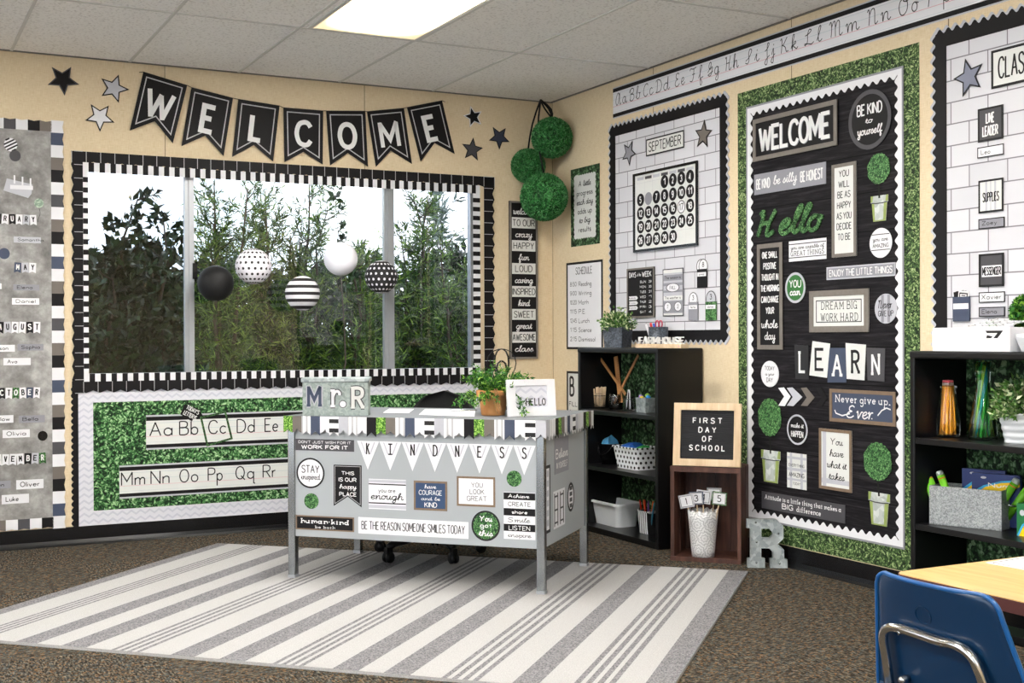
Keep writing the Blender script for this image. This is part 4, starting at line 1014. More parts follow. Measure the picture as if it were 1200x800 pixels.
# ---- cursive alphabet strip along the top
a = WR.uv(718.3, 103.3, .004); c_ = WR.uv(718.3, 139.3, .004); h = a[1]-c_[1]; W = 5.0-a[0]
cs = Card(WR, 'alphabet_strip', 'long cursive alphabet strip running along the top of the right wall', 'alphabet chart', (0, 0, 0, 0), M_WHITE, .002, .002, wh=(W, h))
cs.o.matrix_basis = WR.M(a[0]+W/2, (a[1]+c_[1])/2, .002)
cs.bars([(0, 1, 0, .035), (0, 1, .965, 1)], M_LTGREY, 'grey_edge'); cs.bars([(0, 1, .035, .155), (0, 1, .85, .965)], M_BLACK, 'black_band')
cs.bars([(0, 1, .615, .628)], M_PINK, 'rule'); cs.bars([(0, 1, .40, .408), (0, 1, .21, .216), (0, 1, .80, .806)], M_LTBLUE, 'rule')
L = []
for t_, x0, x1 in [('Aa', 65, 105), ('Bb', 112, 152), ('Cc', 162, 197), ('Dd', 205, 255), ('Ee', 273, 308), ('Ff', 325, 372), ('Gg', 388, 430), ('Hh', 450, 497), ('Ii', 520, 570), ('Jj', 588, 625), ('Kk', 643, 705),
                   ('Ll', 728, 790), ('Mm', 815, 922), ('Nn', 948, 1032), ('Oo', 1060, 1130), ('Pp', 1155, 1240), ('Qq', 1275, 1360)]:
    f = []
    for x in (x0, x1):
        px = x/3+700; yb = 125-(px-728)*.30
        f.append((WR.uv(px, yb, .004)[0]-a[0])/W)
    L.append((t_, f[0], f[1], .2, .615, .075, 'cursive'))
cs.text([(*l[:5], .06, *l[6:]) for l in L], M_INK)

# ---- posters near the corner
c = Card(WR, 'poster', 'small poster with a green hedge edge about a little progress each day', 'poster', (669.3, 199.3, 703, 285), M_HEDGEDK, .003, .003)
mb = MB(); w_, h_ = c.w*.74, c.h*.8; P = []
for k, (x, y) in enumerate(wavy(w_, h_, w_, h_, .03, .006, 'out')[0]): P.append((x+.003*math.sin(k*1.7), y+.003*math.sin(k*2.3)))
mb.prism(P, .003, .0036); mb.build('torn_paper', M_CREAM, c.o)
c.text([(t_, .5-wd/2, .5+wd/2, .17+.117*k, .245+.117*k, .11, 'script' if k % 2 == 0 else 'print', dict(slant=.15 if k % 2 == 0 else 0)) for k, (t_, wd) in enumerate([('A little', .44), ('progress', .56), ('each day', .58), ('adds up', .5), ('to big', .4), ('results', .44)])], M_INK, z=.0012)
c = Card(WR, 'poster', 'white handwritten class schedule in a thin black frame', 'poster', (664.4, 308.4, 707, 409.5), M_WHITE, .003, .003)
c.rim(.014, M_FRAMEB if 0 else M_INK, 'frame', .002)
L = [('SCHEDULE', .26, .72, .06, .145, .09, 'print')]
for k, (a_, b_, wd) in enumerate([('8:50', 'Reading', .36), ('9:00', 'Writing', .36), ('10:20', 'Math', .28), ('11:15', 'P.E.', .2), ('12:45', 'Lunch', .3), ('1:15', 'Science', .36), ('2:15', 'Dismissal', .46)]):
    y = .225+.105*k; L += [(a_, .1, .29, y, y+.052, .11, 'print'), (b_, .34, .34+wd, y, y+.056, .11, 'print')]
c.text(L, plain('grey_marker', '#58585c', .6, noise=0))
c = Card(WR, 'wall_sign', 'black-edged white sign half hidden behind the first bookcase, with a large B', 'sign', (665.1, 434.5, 690, 520), M_CREAM, .003, .004); c.rim(.014, M_INK, 'frame', .003)
c.text([('B', .12, .36, .07, .36, .11, 'print'), ('FILL', .1, .5, .43, .5, .13, 'print'), ('ONE', .1, .46, .55, .63, .15, 'print')], M_INK)

# ---- calendar board
tl, br = A5(108, 297), B5(728, 683)
def brick_board(label, u0, v1, u1, v0, band, amp):
    w, h = u1-u0, v1-v0
    mb = MB(); mb.prism(rect(w, h), 0, .003); o = mb.build('bulletin_board', M_BRICK, None, WR.M((u0+u1)/2, (v0+v1)/2, .001)); tag(o, label, 'bulletin board')
    A, B = wavy(w+2*band, h+2*band, w-.004, h-.004, .046, amp, 'out')
    mb = MB(); mb.ring(A, B, .003, .006); bo = mb.build('scalloped_border', M_BLACK, o)
    A2 = [(x*(1+.022/w), y*(1+.022/h)) for x, y in A]
    mb = MB(); mb.ring(A2, A, .0028, .0052); mb.build('grey_edge', M_LTGREY, bo)
    return o
p0 = WR.uv(*tl); p1 = WR.uv(*br)
brick_board('calendar board of white brick paper with a black scalloped border', p0[0], p0[1], p1[0], p1[1], .05, .016)
NBD = .008
star_card(WR, 'grey star cutout left of the SEPTEMBER sign', *A5(186, 396), 14.5, -PI/2+.1, M_GREY, M_INK, NBD, 'stars on the calendar board')
star_card(WR, 'charcoal star cutout right of the SEPTEMBER sign', *A5(622, 290), 16.5, R(82), M_TAUPE, M_INK, NBD, 'stars on the calendar board')
c = Card(WR, 'sign_card', 'white card reading SEPTEMBER above the calendar', 'sign', A5(287, 318)+A5(510, 365), M_CREAM, NBD, .002); c.rim(.008, M_INK, 'outline', .0006)
c.text([('SEPTEMBER', .07, .93, .2, .78, .09, 'print')], M_INK)
c = Card(WR, 'calendar', 'black framed month calendar with numbered black discs', 'calendar', A5(217, 522)+B5(595, 187), M_CREAM, NBD, .004); c.rim(.014, M_BLACKGL, 'frame', .008)
mb = MB()
for k in range(1, 7):
    x = (-.5+.05+.9*k/7)*c.w; mb.face(rect(.0012, c.h*.86), .0044); mb.v[-4:] = [(p[0]+x, p[1]-c.h*.04, p[2]) for p in mb.v[-4:]]
for k in range(0, 5):
    y = (.5-.13-.165*k)*c.h; mb.face(rect(c.w*.9, .0012), .0044); mb.v[-4:] = [(p[0], p[1]+y, p[2]) for p in mb.v[-4:]]
mb.build('printed_grid', M_LTGREY, c.o)
for k in range(7):
    mb = MB(); mb.prism(rect(c.w*.105, c.h*.036), 0, .0008); tabm = M_DKGREY if k % 2 else M_LTGREY
    mb.build('weekday_tab', tabm, c.o, Matrix.Translation(((-.5+.05+.9*(k+.5)/7)*c.w, c.h*.425, .0046)))
for d in range(1, 31):
    q = d+2; col, row = q % 7, q//7
    r_ = c.w*.058; m1, m2 = (M_GREY, M_GREY) if d == 6 else (M_WHITE, M_INK) if d == 17 else (M_BLACK, M_LETTER)
    mb = MB(); mb.prism(ellipse(2*r_, 2*r_, 28), 0, .001)
    o = mb.build('date_disc', m1, c.o, Matrix.Translation(((-.5+.05+.9*(col+.5)/7)*c.w, (.5-.17-.172*row)*c.h, .0046)))
    if d == 17:
        mb = MB(); mb.ring(ellipse(2*r_, 2*r_, 28), ellipse(1.75*r_, 1.75*r_, 28), .001, .0013); mb.build('disc_edge', M_INK, o)
    if d != 6:
        s_ = str(d); mb = MB(); write(mb, s_, -r_*(.3 if d < 10 else .56), r_*(.3 if d < 10 else .56), -r_*.55, r_*.55, .0016, .17 if d != 17 else .1, 'print', track=2.4); mb.build('lettering', m2, o)
c = Card(WR, 'chart', 'black days of the week chart with grey frame', 'chart', (735.5, 315.1, 767.6, 371.7), M_BLACK, NBD, .004); c.rim(.01, M_FRAMEG, 'frame', .003)
L = [('DAYS', .08, .34, .08, .19, .15, 'print'), ('of the', .38, .52, .1, .17, .12, 'print'), ('WEEK', .56, .9, .08, .19, .15, 'print')]
for k, (d_, e_) in enumerate([('SUN', '29'), ('MON', '30'), ('TUES', '31'), ('WED', '1'), ('THUR', '2'), ('FRI', '3'), ('SAT', '4')]): L += [(d_, .48, .7, .26+.1*k, .31+.1*k, .16, 'print'), (e_, .8, .9, .26+.1*k, .31+.1*k, .16, 'print')]
c.text(L, M_LETTER)
for k, t_ in enumerate(['yesterday', 'today', 'tomorrow']):
    mb = MB(); w_, h_ = c.w*.33, c.h*.075; mb.prism([(-w_/2, -h_/2), (w_*.36, -h_/2), (w_/2, 0), (w_*.36, h_/2), (-w_/2, h_/2), (-w_*.42, 0)], 0, .001)
    o = mb.build('arrow_tab', M_WHITE, c.o, Matrix.Translation((-c.w*.26, (.5-.6-.1*k)*c.h, .0046))); mb = MB(); write(mb, t_, -w_*.36, w_*.32, -h_*.2, h_*.25, .0014, .14, 'print'); mb.build('lettering', M_INK, o)
c = Card(WR, 'chart', 'narrow grey chart with two white circles in its lower half', 'chart', (777, 315.6, 801.2, 370), M_LTGREY, NBD, .002); c.rim(.005, M_DKGREY, 'outline', .0006)
c.bars([(.04, .96, .13, .25)], M_GREY); c.bars([(.04, .96, .57, .66), (.04, .96, .02, .09), (.04, .96, .94, .98)], M_CREAM); c.bars([(.04, .96, .3, .36), (.04, .96, .45, .5), (.04, .96, .68, .93)], M_GREY)
c.text([('The season is', .1, .88, .15, .22, .13, 'print'), ('The weather is', .1, .88, .58, .64, .13, 'print')], M_INK, z=.0009)
for k, (x, y, w_, h_) in enumerate([(0, .1, .66, .18), (-.25, -.3, .36, .2), (.25, -.3, .36, .2)]):
    mb = MB(); mb.prism(ellipse(w_*c.w, h_*c.h, 24), 0, .0006); o = mb.build('white_label', M_WHITE, c.o, Matrix.Translation((x*c.w, y*c.h, .0028))); mb = MB()
    mb.ring(ellipse(w_*c.w, h_*c.h, 24), ellipse(w_*c.w*.9, h_*c.h*.9, 24), .0006, .001); mb.build('outline', M_DKGREY, o)
    mb = MB(); write(mb, ['FALL', '7', '2'][k], -w_*c.w*(.22 if k == 0 else .1), w_*c.w*(.22 if k == 0 else .1), -h_*c.h*.2, h_*c.h*.22, .0012, .12, 'print'); mb.build('lettering', M_INK, o)
for lb, p, m_, dm, tx in [('black paper pocket holding two white numbered discs', B5(588, 328)+B5(645, 433), M_BLACK, M_WHITE, 'ones'), ('grey paper pocket with a white disc, left of the green pocket', B5(537, 520)+B5(592, 625), M_GREY, M_WHITE, 'tens'),
                      ('green paper pocket with a grey disc at the board corner', B5(637, 518)+B5(700, 625), M_TURF, M_LTGREY, 'dates')]:
    c = Card(WR, 'paper_pocket', lb, 'pocket', p, m_, NBD, .005, group='paper pockets on the calendar board')
    mb = MB(); mb.prism(rect(c.w*.9, c.h*.22), 0, .0008); o = mb.build('label_strip', M_WHITE, c.o, Matrix.Translation((0, c.h*.22, .005))); mb = MB(); write(mb, tx, -c.w*.28, c.w*.28, -c.h*.06, c.h*.07, .0012, .14, 'print'); mb.build('lettering', M_INK, o)
    for q in range(2 if dm is M_WHITE and m_ is M_BLACK else 1):
        mb = MB(); r_ = c.w*.46; mb.prism(ellipse(2*r_, 2*r_, 28), 0, .001); o = mb.build('number_disc', dm, c.o, Matrix.Translation(((-.12+.26*q)*c.w if m_ is M_BLACK else 0, c.h*.5+r_*.35, .002+.0012*q)))
        mb = MB(); mb.ring(ellipse(2*r_, 2*r_, 28), ellipse(1.8*r_, 1.8*r_, 28), .001, .0014); mb.build('outline', M_INK, o)
        mb = MB(); write(mb, str((3, 8)[q]), -r_*.22, r_*.22, -r_*.1, r_*.6, .0014, .14, 'print'); mb.build('lettering', M_INK, o)

# ---- tall hedge board with the black planks
u0, v1 = WR.uv(865, 110); u1 = 3.2; v0 = .104
gb_ = Card(WR, 'bulletin_board', 'tall board covered in green hedge paper with a black plank panel', 'bulletin board', (0, 0, 0, 0), M_GRASS, .001, .002, wh=(u1-u0, v1-v0)); gb_.o.matrix_basis = WR.M((u0+u1)/2, (v0+v1)/2, .001)
p0 = WR.uv(875, 126, .004); p1 = WR.uv(1061, 644, .004); w_, h_ = p1[0]-p0[0], p0[1]-p1[1]; ox, oy = (p0[0]+p1[0])/2-(u0+u1)/2, (p0[1]+p1[1])/2-(v0+v1)/2
mb = MB(); mb.prism(rect(w_-.01, h_-.01), 0, .003); pk = mb.build('plank_panel', M_PLANK, gb_.o, Matrix.Translation((ox, oy, .002)))
A, B = wavy(w_-.016, h_-.016, w_-.11, h_-.11, .054, .018, 'in')
B = [(x, y) for x, y in B]
mb = MB(); mb.ring(A, [(x*(w_-.066)/(w_-.11), y*(h_-.066)/(h_-.11)) for x, y in B], .003, .005); mb.build('scalloped_border', M_WHITE, pk)
A, B = wavy(w_, h_, w_-.018, h_-.018, .06, 0, 'in'); mb = MB(); mb.ring(A, B, .003, .0056); mb.build('grey_edge', M_GREY, pk)
N1 = .0085; GP = 'cutouts on the black plank board'
def sg(label, px, mat, th=.003, name='sign_cutout'): return Card(WR, name, label, 'sign', px, mat, N1, th, group=GP)
def so_(label, cx, cy, rx, ry, mat): return ecard(WR, 'round_cutout', label, 'sign', cx, cy, rx, ry, mat, N1, .003, GP)
c = sg('largest black sign at the top of the plank board reading WELCOME', A4(95, 243)+A4(490, 360), M_BLACK, .006); c.rim(.022, M_FRAMEG, 'frame', .004)
mb = MB()
for m_, d, z in ((M_GREY, .004, .0064), (M_LETTER, 0, .007)): write(mb, 'WELCOME', -c.w*.43+d, c.w*.43+d, -c.h*.31-d*.6, c.h*.3-d*.6, z, .145, 'print', m_, track=1.5)
mb.build('lettering', M_LETTER, c.o)
c = so_('black round sign reading BE KIND to yourself', *A4(638, 240), 25, 35, M_BLACK); c.rim(.02, M_DKGREY, 'rim', .001)
c.text([('BE KIND', .2, .8, .22, .42, .11, 'print'), ('to', .4, .58, .46, .56, .14, 'script'), ('yourself', .2, .8, .6, .75, .14, 'script', dict(slant=.1))], M_LETTER)
c = sg('grey sign reading BE KIND be silly BE HONEST', A4(97, 500)+A4(433, 540), M_GREY)
c.text([('BE KIND', .03, .24, .24, .76, .11, 'print'), ('be silly', .28, .62, .2, .66, .12, 'script', dict(slant=.1)), ('BE HONEST', .66, .97, .24, .76, .11, 'print')], M_LETTER)
def topiary(label, cr, pot):
    """pot and round crown cut from card"""
    cx, cy, rx, ry = cr; x0, y0, x1, y1 = pot
    c0 = WR.uv(cx, cy, N1); w = WR.uv(cx+rx, cy, N1)[0]-WR.uv(cx-rx, cy, N1)[0]; h = WR.uv(cx, cy-ry, N1)[1]-WR.uv(cx, cy+ry, N1)[1]
    a_ = WR.uv((x0+x1)/2, y0, N1)[1]; b_ = WR.uv((x0+x1)/2, y1, N1)[1]; pw = WR.uv(x1, y0, N1)[0]-WR.uv(x0, y0, N1)[0]; pu = WR.uv((x0+x1)/2, y0, N1)[0]
    t = empty('topiary_cutout', WR.M(pu, b_, N1), label, 'wall decoration', 'topiary cutouts on the plank board'); ph = a_-b_
    mb = MB(); P = ellipse(w, h, 44); mb.prism([(x*(1+.04*math.sin(i*5.1)), y*(1+.04*math.sin(i*3.7))) for i, (x, y) in enumerate(P)], 0, .002); mb.build('crown', M_TURF, t, Matrix.Translation((c0[0]-pu, c0[1]-b_, .001)))
    mb = MB(); ribbon(mb, [(c0[0]-pu, c0[1]-b_-h*.4), (0, ph*.9)], .011, .0022); mb.build('stem', plain('topiary_stem', '#12140f', .8, noise=0), t)
    mb = MB(); mb.prism([(-pw*.36, 0), (pw*.36, 0), (pw*.44, ph*.72), (pw*.5, ph*.74), (pw*.5, ph), (-pw*.5, ph), (-pw*.5, ph*.74), (-pw*.44, ph*.72)], 0, .002, M_POTZ); o = mb.build('pot', M_POTZ, t)
    mb = MB()
    for P in ([(-pw*.36, ph*.02), (-pw*.26, ph*.02), (-pw*.3, ph*.7), (-pw*.44, ph*.7)], [(pw*.22, ph*.02), (pw*.35, ph*.02), (pw*.44, ph*.7), (pw*.26, ph*.72)], [(-pw*.36, 0), (pw*.36, 0), (pw*.36, ph*.05), (-pw*.36, ph*.04)], [(-pw*.5, ph*.76), (-pw*.4, ph*.76), (-pw*.36, ph), (-pw*.5, ph)], [(pw*.34, ph*.76), (pw*.5, ph*.76), (pw*.5, ph), (pw*.4, ph)]): mb.prism(P, .002, .0024)
    mb.build('moss_patch', M_POTC, o)
    mb = MB(); ribbon(mb, [(-pw*.46, ph*.73), (-pw*.2, ph*.7), (pw*.2, ph*.7), (pw*.46, ph*.73)], .005, .0028); mb.build('printed_rim_line', M_DKGREY, o)
M_POTC = plain('mossy_pot_card', '#93a35c', .6, noise=.3, nscale=40); M_POTZ = mat_galv('zinc_pot_card', '#9ea6a4', '#d5d9d6', 40, 0, .6)
topiary('potted topiary cutout at the upper right of the plank board', (*A4(680, 470), 13.2, 18), (1020.8, 229, 1041, 259))
topiary('potted topiary cutout at the lower left of the plank board', (*C3(147, 170), 13.5, 22), (892.2, 527.7, 914.6, 565))
topiary('potted topiary cutout at the lower right of the plank board', (*C3(587, 350), 16.4, 22.4), (1018, 577.4, 1043, 615.4))
c = sg('tall white sign reading YOU WILL BE AS HAPPY AS YOU DECIDE TO BE', A4(462, 455)+B4(577, 158), M_CREAM); c.rim(.016, M_FRAMEG, 'frame', .003)
c.text([(t_, .5-wd/2, .5+wd/2, .07+.113*k, .145+.113*k, .1, 'print') for k, (t_, wd) in enumerate([('YOU', .42), ('WILL', .46), ('BE AS', .54), ('HAPPY', .58), ('AS YOU', .62), ('DECIDE', .62), ('TO BE', .54), ])] , M_INK)
q0, q1 = WR.uv(*A4(112, 770), N1), WR.uv(*A4(425, 640), N1)
mb = MB(); w_ = abs(q1[0]-q0[0]); hh = .155
g = MB(); write(g, 'Hello', -w_/2, w_/2, -hh*.42, hh*.5, 0, .15, 'cursive', slant=.28)
n0_ = len(g.v); mb.add([(x, y, 0) for x, y, z in g.v]+[(x, y, .006) for x, y, z in g.v], [tuple(i+n0_ for i in f) for f in g.f]+[tuple(reversed(f)) for f in g.f]+[(f[i], f[(i+1) % 4], f[(i+1) % 4]+n0_, f[i]+n0_) for f in g.f for i in range(4)])
o = mb.build('word_cutout', M_TURF, None, WR.M((q0[0]+q1[0])/2-.02, (q0[1]+q1[1])/2-.012, N1)); tag(o, 'green turf script word hello on the plank board', 'sign', GP)
c = sg('white sign reading you are capable of GREAT THINGS', B4(260, 92)+B4(435, 172), M_WHITE); c.bars([(0, 1, .14, .18), (0, 1, .8, .84)], M_INK)
c.text([('you are capable of', .05, .95, .24, .42, .11, 'script', dict(slant=.1)), ('GREAT THINGS', .05, .95, .5, .74, .1, 'slab')], M_INK)
c = so_('white round cutout reading you are AMAZING', *B4(690, 98), 13, 17.5, M_WHITE); c.bars([(.1, .9, .2, .225), (.08, .92, .72, .745)], M_INK); c.text([('you are', .14, .84, .3, .44, .12, 'script', dict(slant=.1)), ('AMAZING', .14, .86, .52, .66, .11, 'print')], M_INK)
c = sg('long grey sign reading ENJOY THE LITTLE THINGS', B4(437, 213)+B4(760, 252), M_GREY); c.rim(.006, M_LTGREY, 'rim', .0005); c.text([('ENJOY THE LITTLE THINGS', .04, .96, .22, .78, .1, 'print')], M_LETTER)
c = sg('tall narrow black sign reading one small positive thought', B4(112, 107)+B4(232, 598), M_BLACK); c.rim(.022, M_FRAMEG, 'frame', .003)
c.text([(t_, .5-wd/2, .5+wd/2, .075+.105*k, .14+.105*k, .14, 'print') for k, (t_, wd) in enumerate([('ONE SMALL', .62), ('POSITIVE', .52), ('THOUGHT IN', .68), ('THE MORNING', .74), ('CAN CHANGE', .7), ('YOUR', .34)])]+[('whole', .14, .82, .72, .8, .13, 'script'), ('day', .28, .72, .83, .91, .13, 'script')], M_LETTER)
c = so_('green round cutout reading YOU can', *B4(290, 308), 11.8, 18, M_GREEN); c.rim(.012, M_LTGREY, 'rim', .0006); c.text([('YOU', .2, .8, .24, .5, .14, 'print'), ('can', .22, .78, .5, .76, .17, 'script')], M_LETTER)
c = sg('large framed white sign reading DREAM BIG WORK HARD', B4(357, 325)+B4(635, 515), M_CREAM); c.rim(.028, M_FRAMEG, 'frame', .003); c.rim(.004, M_INK, 'inner_line', .0006, at=.045)
c.text([('DREAM BIG', .2, .82, .27, .46, .08, 'slab'), ('WORK HARD', .19, .83, .55, .74, .08, 'slab')], M_INK)
c = so_('grey striped round cutout reading Never GIVE UP', *B4(714, 406), 13, 17.5, M_LTGREY); c.bars([(.3, .42, .04, .96), (.58, .7, .04, .96)], M_GREY); c.text([('Never', .14, .78, .2, .5, .09, 'cursive', dict(slant=.12)), ('GIVE UP', .16, .86, .56, .76, .1, 'print')], M_INK, z=.001)
for ch, pts, m1, m2, wq in [('L', ((285, 575), (350, 580), (352, 738), (290, 735)), plain('soot_card', '#242426', .5), M_LETTER, .3), ('E', ((370, 558), (452, 570), (437, 730), (355, 718)), M_CREAM, M_INK, .24),
                        ('A', ((447, 590), (528, 590), (528, 752), (440, 752)), M_NAVY, M_LETTER, .34), ('R', ((525, 567), (620, 575), (613, 742), (530, 735)), M_CREAM, M_INK, .28), ('N', ((622, 588), (710, 592), (707, 748), (628, 742)), M_DKGREY, M_LETTER, .3)]:
    c = pcard(WR, 'letter_card', {'L': 'black', 'E': 'white', 'A': 'slate blue', 'R': 'white', 'N': 'charcoal'}[ch]+' letter card showing '+ch+' in the word LEARN', 'letter card', [B4(*p) for p in pts], m1, N1+.001*('LEARN'.index(ch) % 2), .002, 'letter cards spelling LEARN')
    mb = MB(); write(mb, ch, -c.w*wq, c.w*wq, -c.h*.32, c.h*.32, .0026, .11 if ch != 'A' else .13, 'slab'); mb.build('lettering', m2, c.o)
c = so_('small white round cutout reading TODAY is your DAY', *B4(170, 712), 10.3, 15.3, M_WHITE); c.text([('TODAY', .22, .78, .2, .36, .1, 'print'), ('is your', .24, .76, .44, .56, .12, 'script', dict(slant=.1)), ('DAY', .32, .68, .64, .82, .1, 'print')], M_INK)
for k, (x0, x1, m_, cn) in enumerate([(182, 232, M_WHITE, 'white'), (217, 280, M_LTGREY, 'pale grey'), (274, 330, M_TAUPE, 'taupe'), (335, 382, M_BLACK, 'black')]):
    xm = x0+(x1-x0)*.48; ym = 85+2*k
    pcard(WR, 'arrow_cutout', cn+' arrowhead cutout in the row of four arrows', 'wall decoration', [C3(x0, 50), C3(x0+22, 48), C3(x1, ym), C3(x0+26, 124), C3(x0, 122), C3(x0+24, ym)], m_, N1, .002, 'arrow cutouts on the plank board')
c = sg('navy framed sign reading Never give up. Ever.', C3(393, 53)+C3(662, 208), M_NAVY); c.rim(.016, M_FRAMEB, 'frame', .003)
c.text([('Never give up.', .08, .93, .16, .4, .12, 'slab'), ('Ever.', .26, .66, .46, .86, .1, 'cursive', dict(slant=.2))], M_LETTER)
mb = MB(); w_, h_ = c.w, c.h
ribbon(mb, [(-w_*.42, -h_*.14), (-w_*.4, -h_*.24), (-w_*.3, -h_*.3), (-w_*.18, -h_*.22)], .006, .0036); ribbon(mb, [(w_*.24, -h_*.22), (w_*.3, -h_*.06), (w_*.37, h_*.02), (w_*.43, -h_*.02)], .006, .0036); mb.build('flourish', M_LETTER, c.o)
c = so_('small black round cutout reading make it HAPPEN', *C3(260, 220), 12, 17.8, M_BLACK); c.rim(.009, M_LTGREY, 'rim', .0006); c.text([('make it', .18, .82, .28, .44, .15, 'script', dict(slant=.1)), ('HAPPEN', .2, .8, .54, .76, .14, 'print')], M_LETTER)
c = sg('tall framed white sign reading you have what it takes', C3(350, 213)+C3(483, 478), M_CREAM); c.bars([(.1, .22, .04, .96), (.06, .94, .82, .9)], M_LTGREY); c.rim(.014, M_FRAMEB, 'frame', .003)
c.text([(t_, .5-wd/2+.04, .5+wd/2+.04, .14+.19*k, .26+.19*k, .09, 'script', dict(slant=.12)) for k, (t_, wd) in enumerate([('You', .4), ('have', .44), ('what it', .62), ('takes', .5)])], M_INK, z=.0012)
c = sg('small plaid card reading EVERYTHING IS AMAZING TODAY', C3(218, 312)+C3(297, 467), M_CREAM, .002, 'sign_card'); c.bars([(.15, .27, 0, 1), (.7, .82, 0, 1), (0, 1, .1, .17), (0, 1, .42, .5), (0, 1, .72, .78)], M_LTGREY)
c.text([('EVERYTHING', .1, .9, .3, .39, .13, 'print'), ('AMAZING', .1, .9, .55, .68, .13, 'print'), ('TODAY', .3, .7, .82, .9, .12, 'print')], M_INK, z=.001)
c = sg('grey bottom sign reading Attitude is a little thing that makes a BIG difference', C3(115, 470)+C3(455, 603), M_DKGREY)
c.text([('Attitude is a little thing that makes a', .04, .96, .14, .42, .15, 'slab'), ('BIG', .26, .4, .5, .84, .17, 'print'), ('difference', .44, .73, .52, .84, .15, 'slab')], M_LETTER)

# ---- class jobs board at the right edge
p0 = WR.uv(*D4(118, 215)); v0 = WR.uv(1107, 391)[1]
brick_board('class jobs board of white brick paper cut by the right edge', p0[0], p0[1], 5.3, v0, .055, .018)
star_card(WR, 'slate grey star cutout with a black outline on the class jobs board', *D4(222, 362), 22, R(103), plain('slate_card', '#7d8193', .55), M_INK, NBD)
q0 = WR.uv(*D4(328, 240), NBD); q1 = WR.uv(*D4(332, 418), NBD)
c = Card(WR, 'sign_card', 'white black-edged heading card of the class jobs board', 'sign', (0, 0, 0, 0), M_CREAM, NBD, .002, wh=(.62, q0[1]-q1[1])); c.o.matrix_basis = WR.M(q0[0]+.31, (q0[1]+q1[1])/2, NBD); c.rim(.01, M_INK, 'outline', .0008)
f0, f1 = ((WR.uv(x, 82-.28*(x-1162), NBD)[0]-q0[0])/.62 for x in (1169.8, 1209.5)); c.text([('CLASS', f0, f1, .2, .78, .075, 'print'), ('JOBS', f1+.1, f1+.42, .2, .78, .075, 'print')], M_INK)
def job(lb, p, m_, lines, mt, rimw=.008, rm=None, name='job_card'):
    c = Card(WR, name, lb, 'name card' if name == 'name_strip' else 'sign', p, m_, NBD, .002, group='name strips on the class jobs board' if name == 'name_strip' else 'job cards on the class jobs board'); c.rim(rimw, rm or M_INK, 'outline', .0006)
    c.text(lines, mt); return c
job('charcoal job card reading LINE LEADER', D4(265, 513)+D4(383, 648), M_DKGREY, [('LINE', .32, .68, .16, .48, .14, 'print'), ('LEADER', .18, .82, .54, .86, .14, 'print')], M_LETTER)
job('white name strip reading Leo', D4(263, 693)+D4(387, 723), M_WHITE, [('Leo', .14, .5, .28, .72, .12, 'print')], M_INK, .004, name='name_strip')
c = job('white striped job card reading SUPPLIES', E4(268, 88)+E4(385, 228), M_CREAM, [('SUPPLIES', .17, .84, .38, .68, .1, 'print')], M_INK); c.bars([(.28, .36, .06, .94), (.48, .52, .06, .94), (.64, .72, .06, .94)], M_LTGREY)
job('grey name strip reading Zoey', E4(268, 268)+E4(390, 303), M_GREY, [('Zoey', .14, .72, .22, .66, .12, 'print')], M_INK, .004, name='name_strip')
c = job('charcoal job card reading MESSENGER on a white band', E4(270, 432)+E4(387, 580), M_DKGREY, [('MESSENGER', .14, .9, .4, .66, .13, 'print')], M_INK); c.bars([(.12, .92, .36, .7)], M_WHITE)
c.o.children[-2].location.z += .0008
job('white name strip reading Xavier', E4(270, 610)+E4(392, 655), M_WHITE, [('Xavier', .1, .88, .22, .7, .12, 'print')], M_INK, .004, name='name_strip')
job('grey name strip reading Elena, lowest on the class jobs board', E4(270, 680)+E4(392, 722), M_GREY, [('Elena', .12, .7, .22, .7, .12, 'print')], M_INK, .004, name='name_strip')
c = Card(WR, 'paper_pocket', 'navy paper pocket holding patterned cards on the class jobs board', 'pocket', E4(150, 632)+E4(228, 745), M_NAVY, NBD, .006)
c.bars([(.04, .96, .27, .5)], M_WHITE, 'label_strip')
for k in range(3):
    mb = MB(); mb.prism(rect(c.w*.62, c.h*.75), 0, .001, (M_BLACK, M_BLACK, M_CREAM)[k]); o = mb.build('patterned_card', (M_BLACK, M_BLACK, M_CREAM)[k], c.o, Matrix.Translation((c.w*(-.12+.12*k), c.h*.36, .001+.0013*k)) @ Matrix.Rotation(R(8-7*k), 4, 'Z'))
    if k == 2: mb = MB(); write(mb, '#', 0, .01, 0, .01, .001); mb = MB(); mb.frame(c.w*.5, c.h*.6, .005, .001, .0013); mb.box(-c.w*.12, c.w*.12, c.h*.08, c.h*.12, .001, .0013); mb.box(-c.w*.12, c.w*.12, c.h*.17, c.h*.21, .001, .0013); mb.build('printed_pattern', M_INK, o)

# ================================================================= RUG AND DESK
def rrect(w, d, r, n=4):
    out = []
    for cx, cy, a0 in ((w/2-r, d/2-r, 0), (-w/2+r, d/2-r, 90), (-w/2+r, -d/2+r, 180), (w/2-r, -d/2+r, 270)):
        for k in range(n+1): a = R(a0+90*k/n); out.append((cx+r*math.cos(a), cy+r*math.sin(a)))
    return out
def loft(mb, loops, mat=None, smooth=True, cap0=True, cap1=False):
    """skin rings of equal length; each ring is a list of 3-D points"""
    n = len(loops[0]); vs = [p for l in loops for p in l]; fs = []
    for j in range(len(loops)-1):
        for k in range(n): k2 = (k+1) % n; fs.append((j*n+k, j*n+k2, (j+1)*n+k2, (j+1)*n+k))
    mb.add(vs, fs, mat, smooth)
    b = len(mb.v)-len(vs)
    if cap0: mb.f.append(tuple(b+k for k in range(n-1, -1, -1))); mb.mi.append(mb.m(mat)); mb.sm.append(False)
    if cap1: mb.f.append(tuple(b+(len(loops)-1)*n+k for k in range(n))); mb.mi.append(mb.m(mat)); mb.sm.append(False)
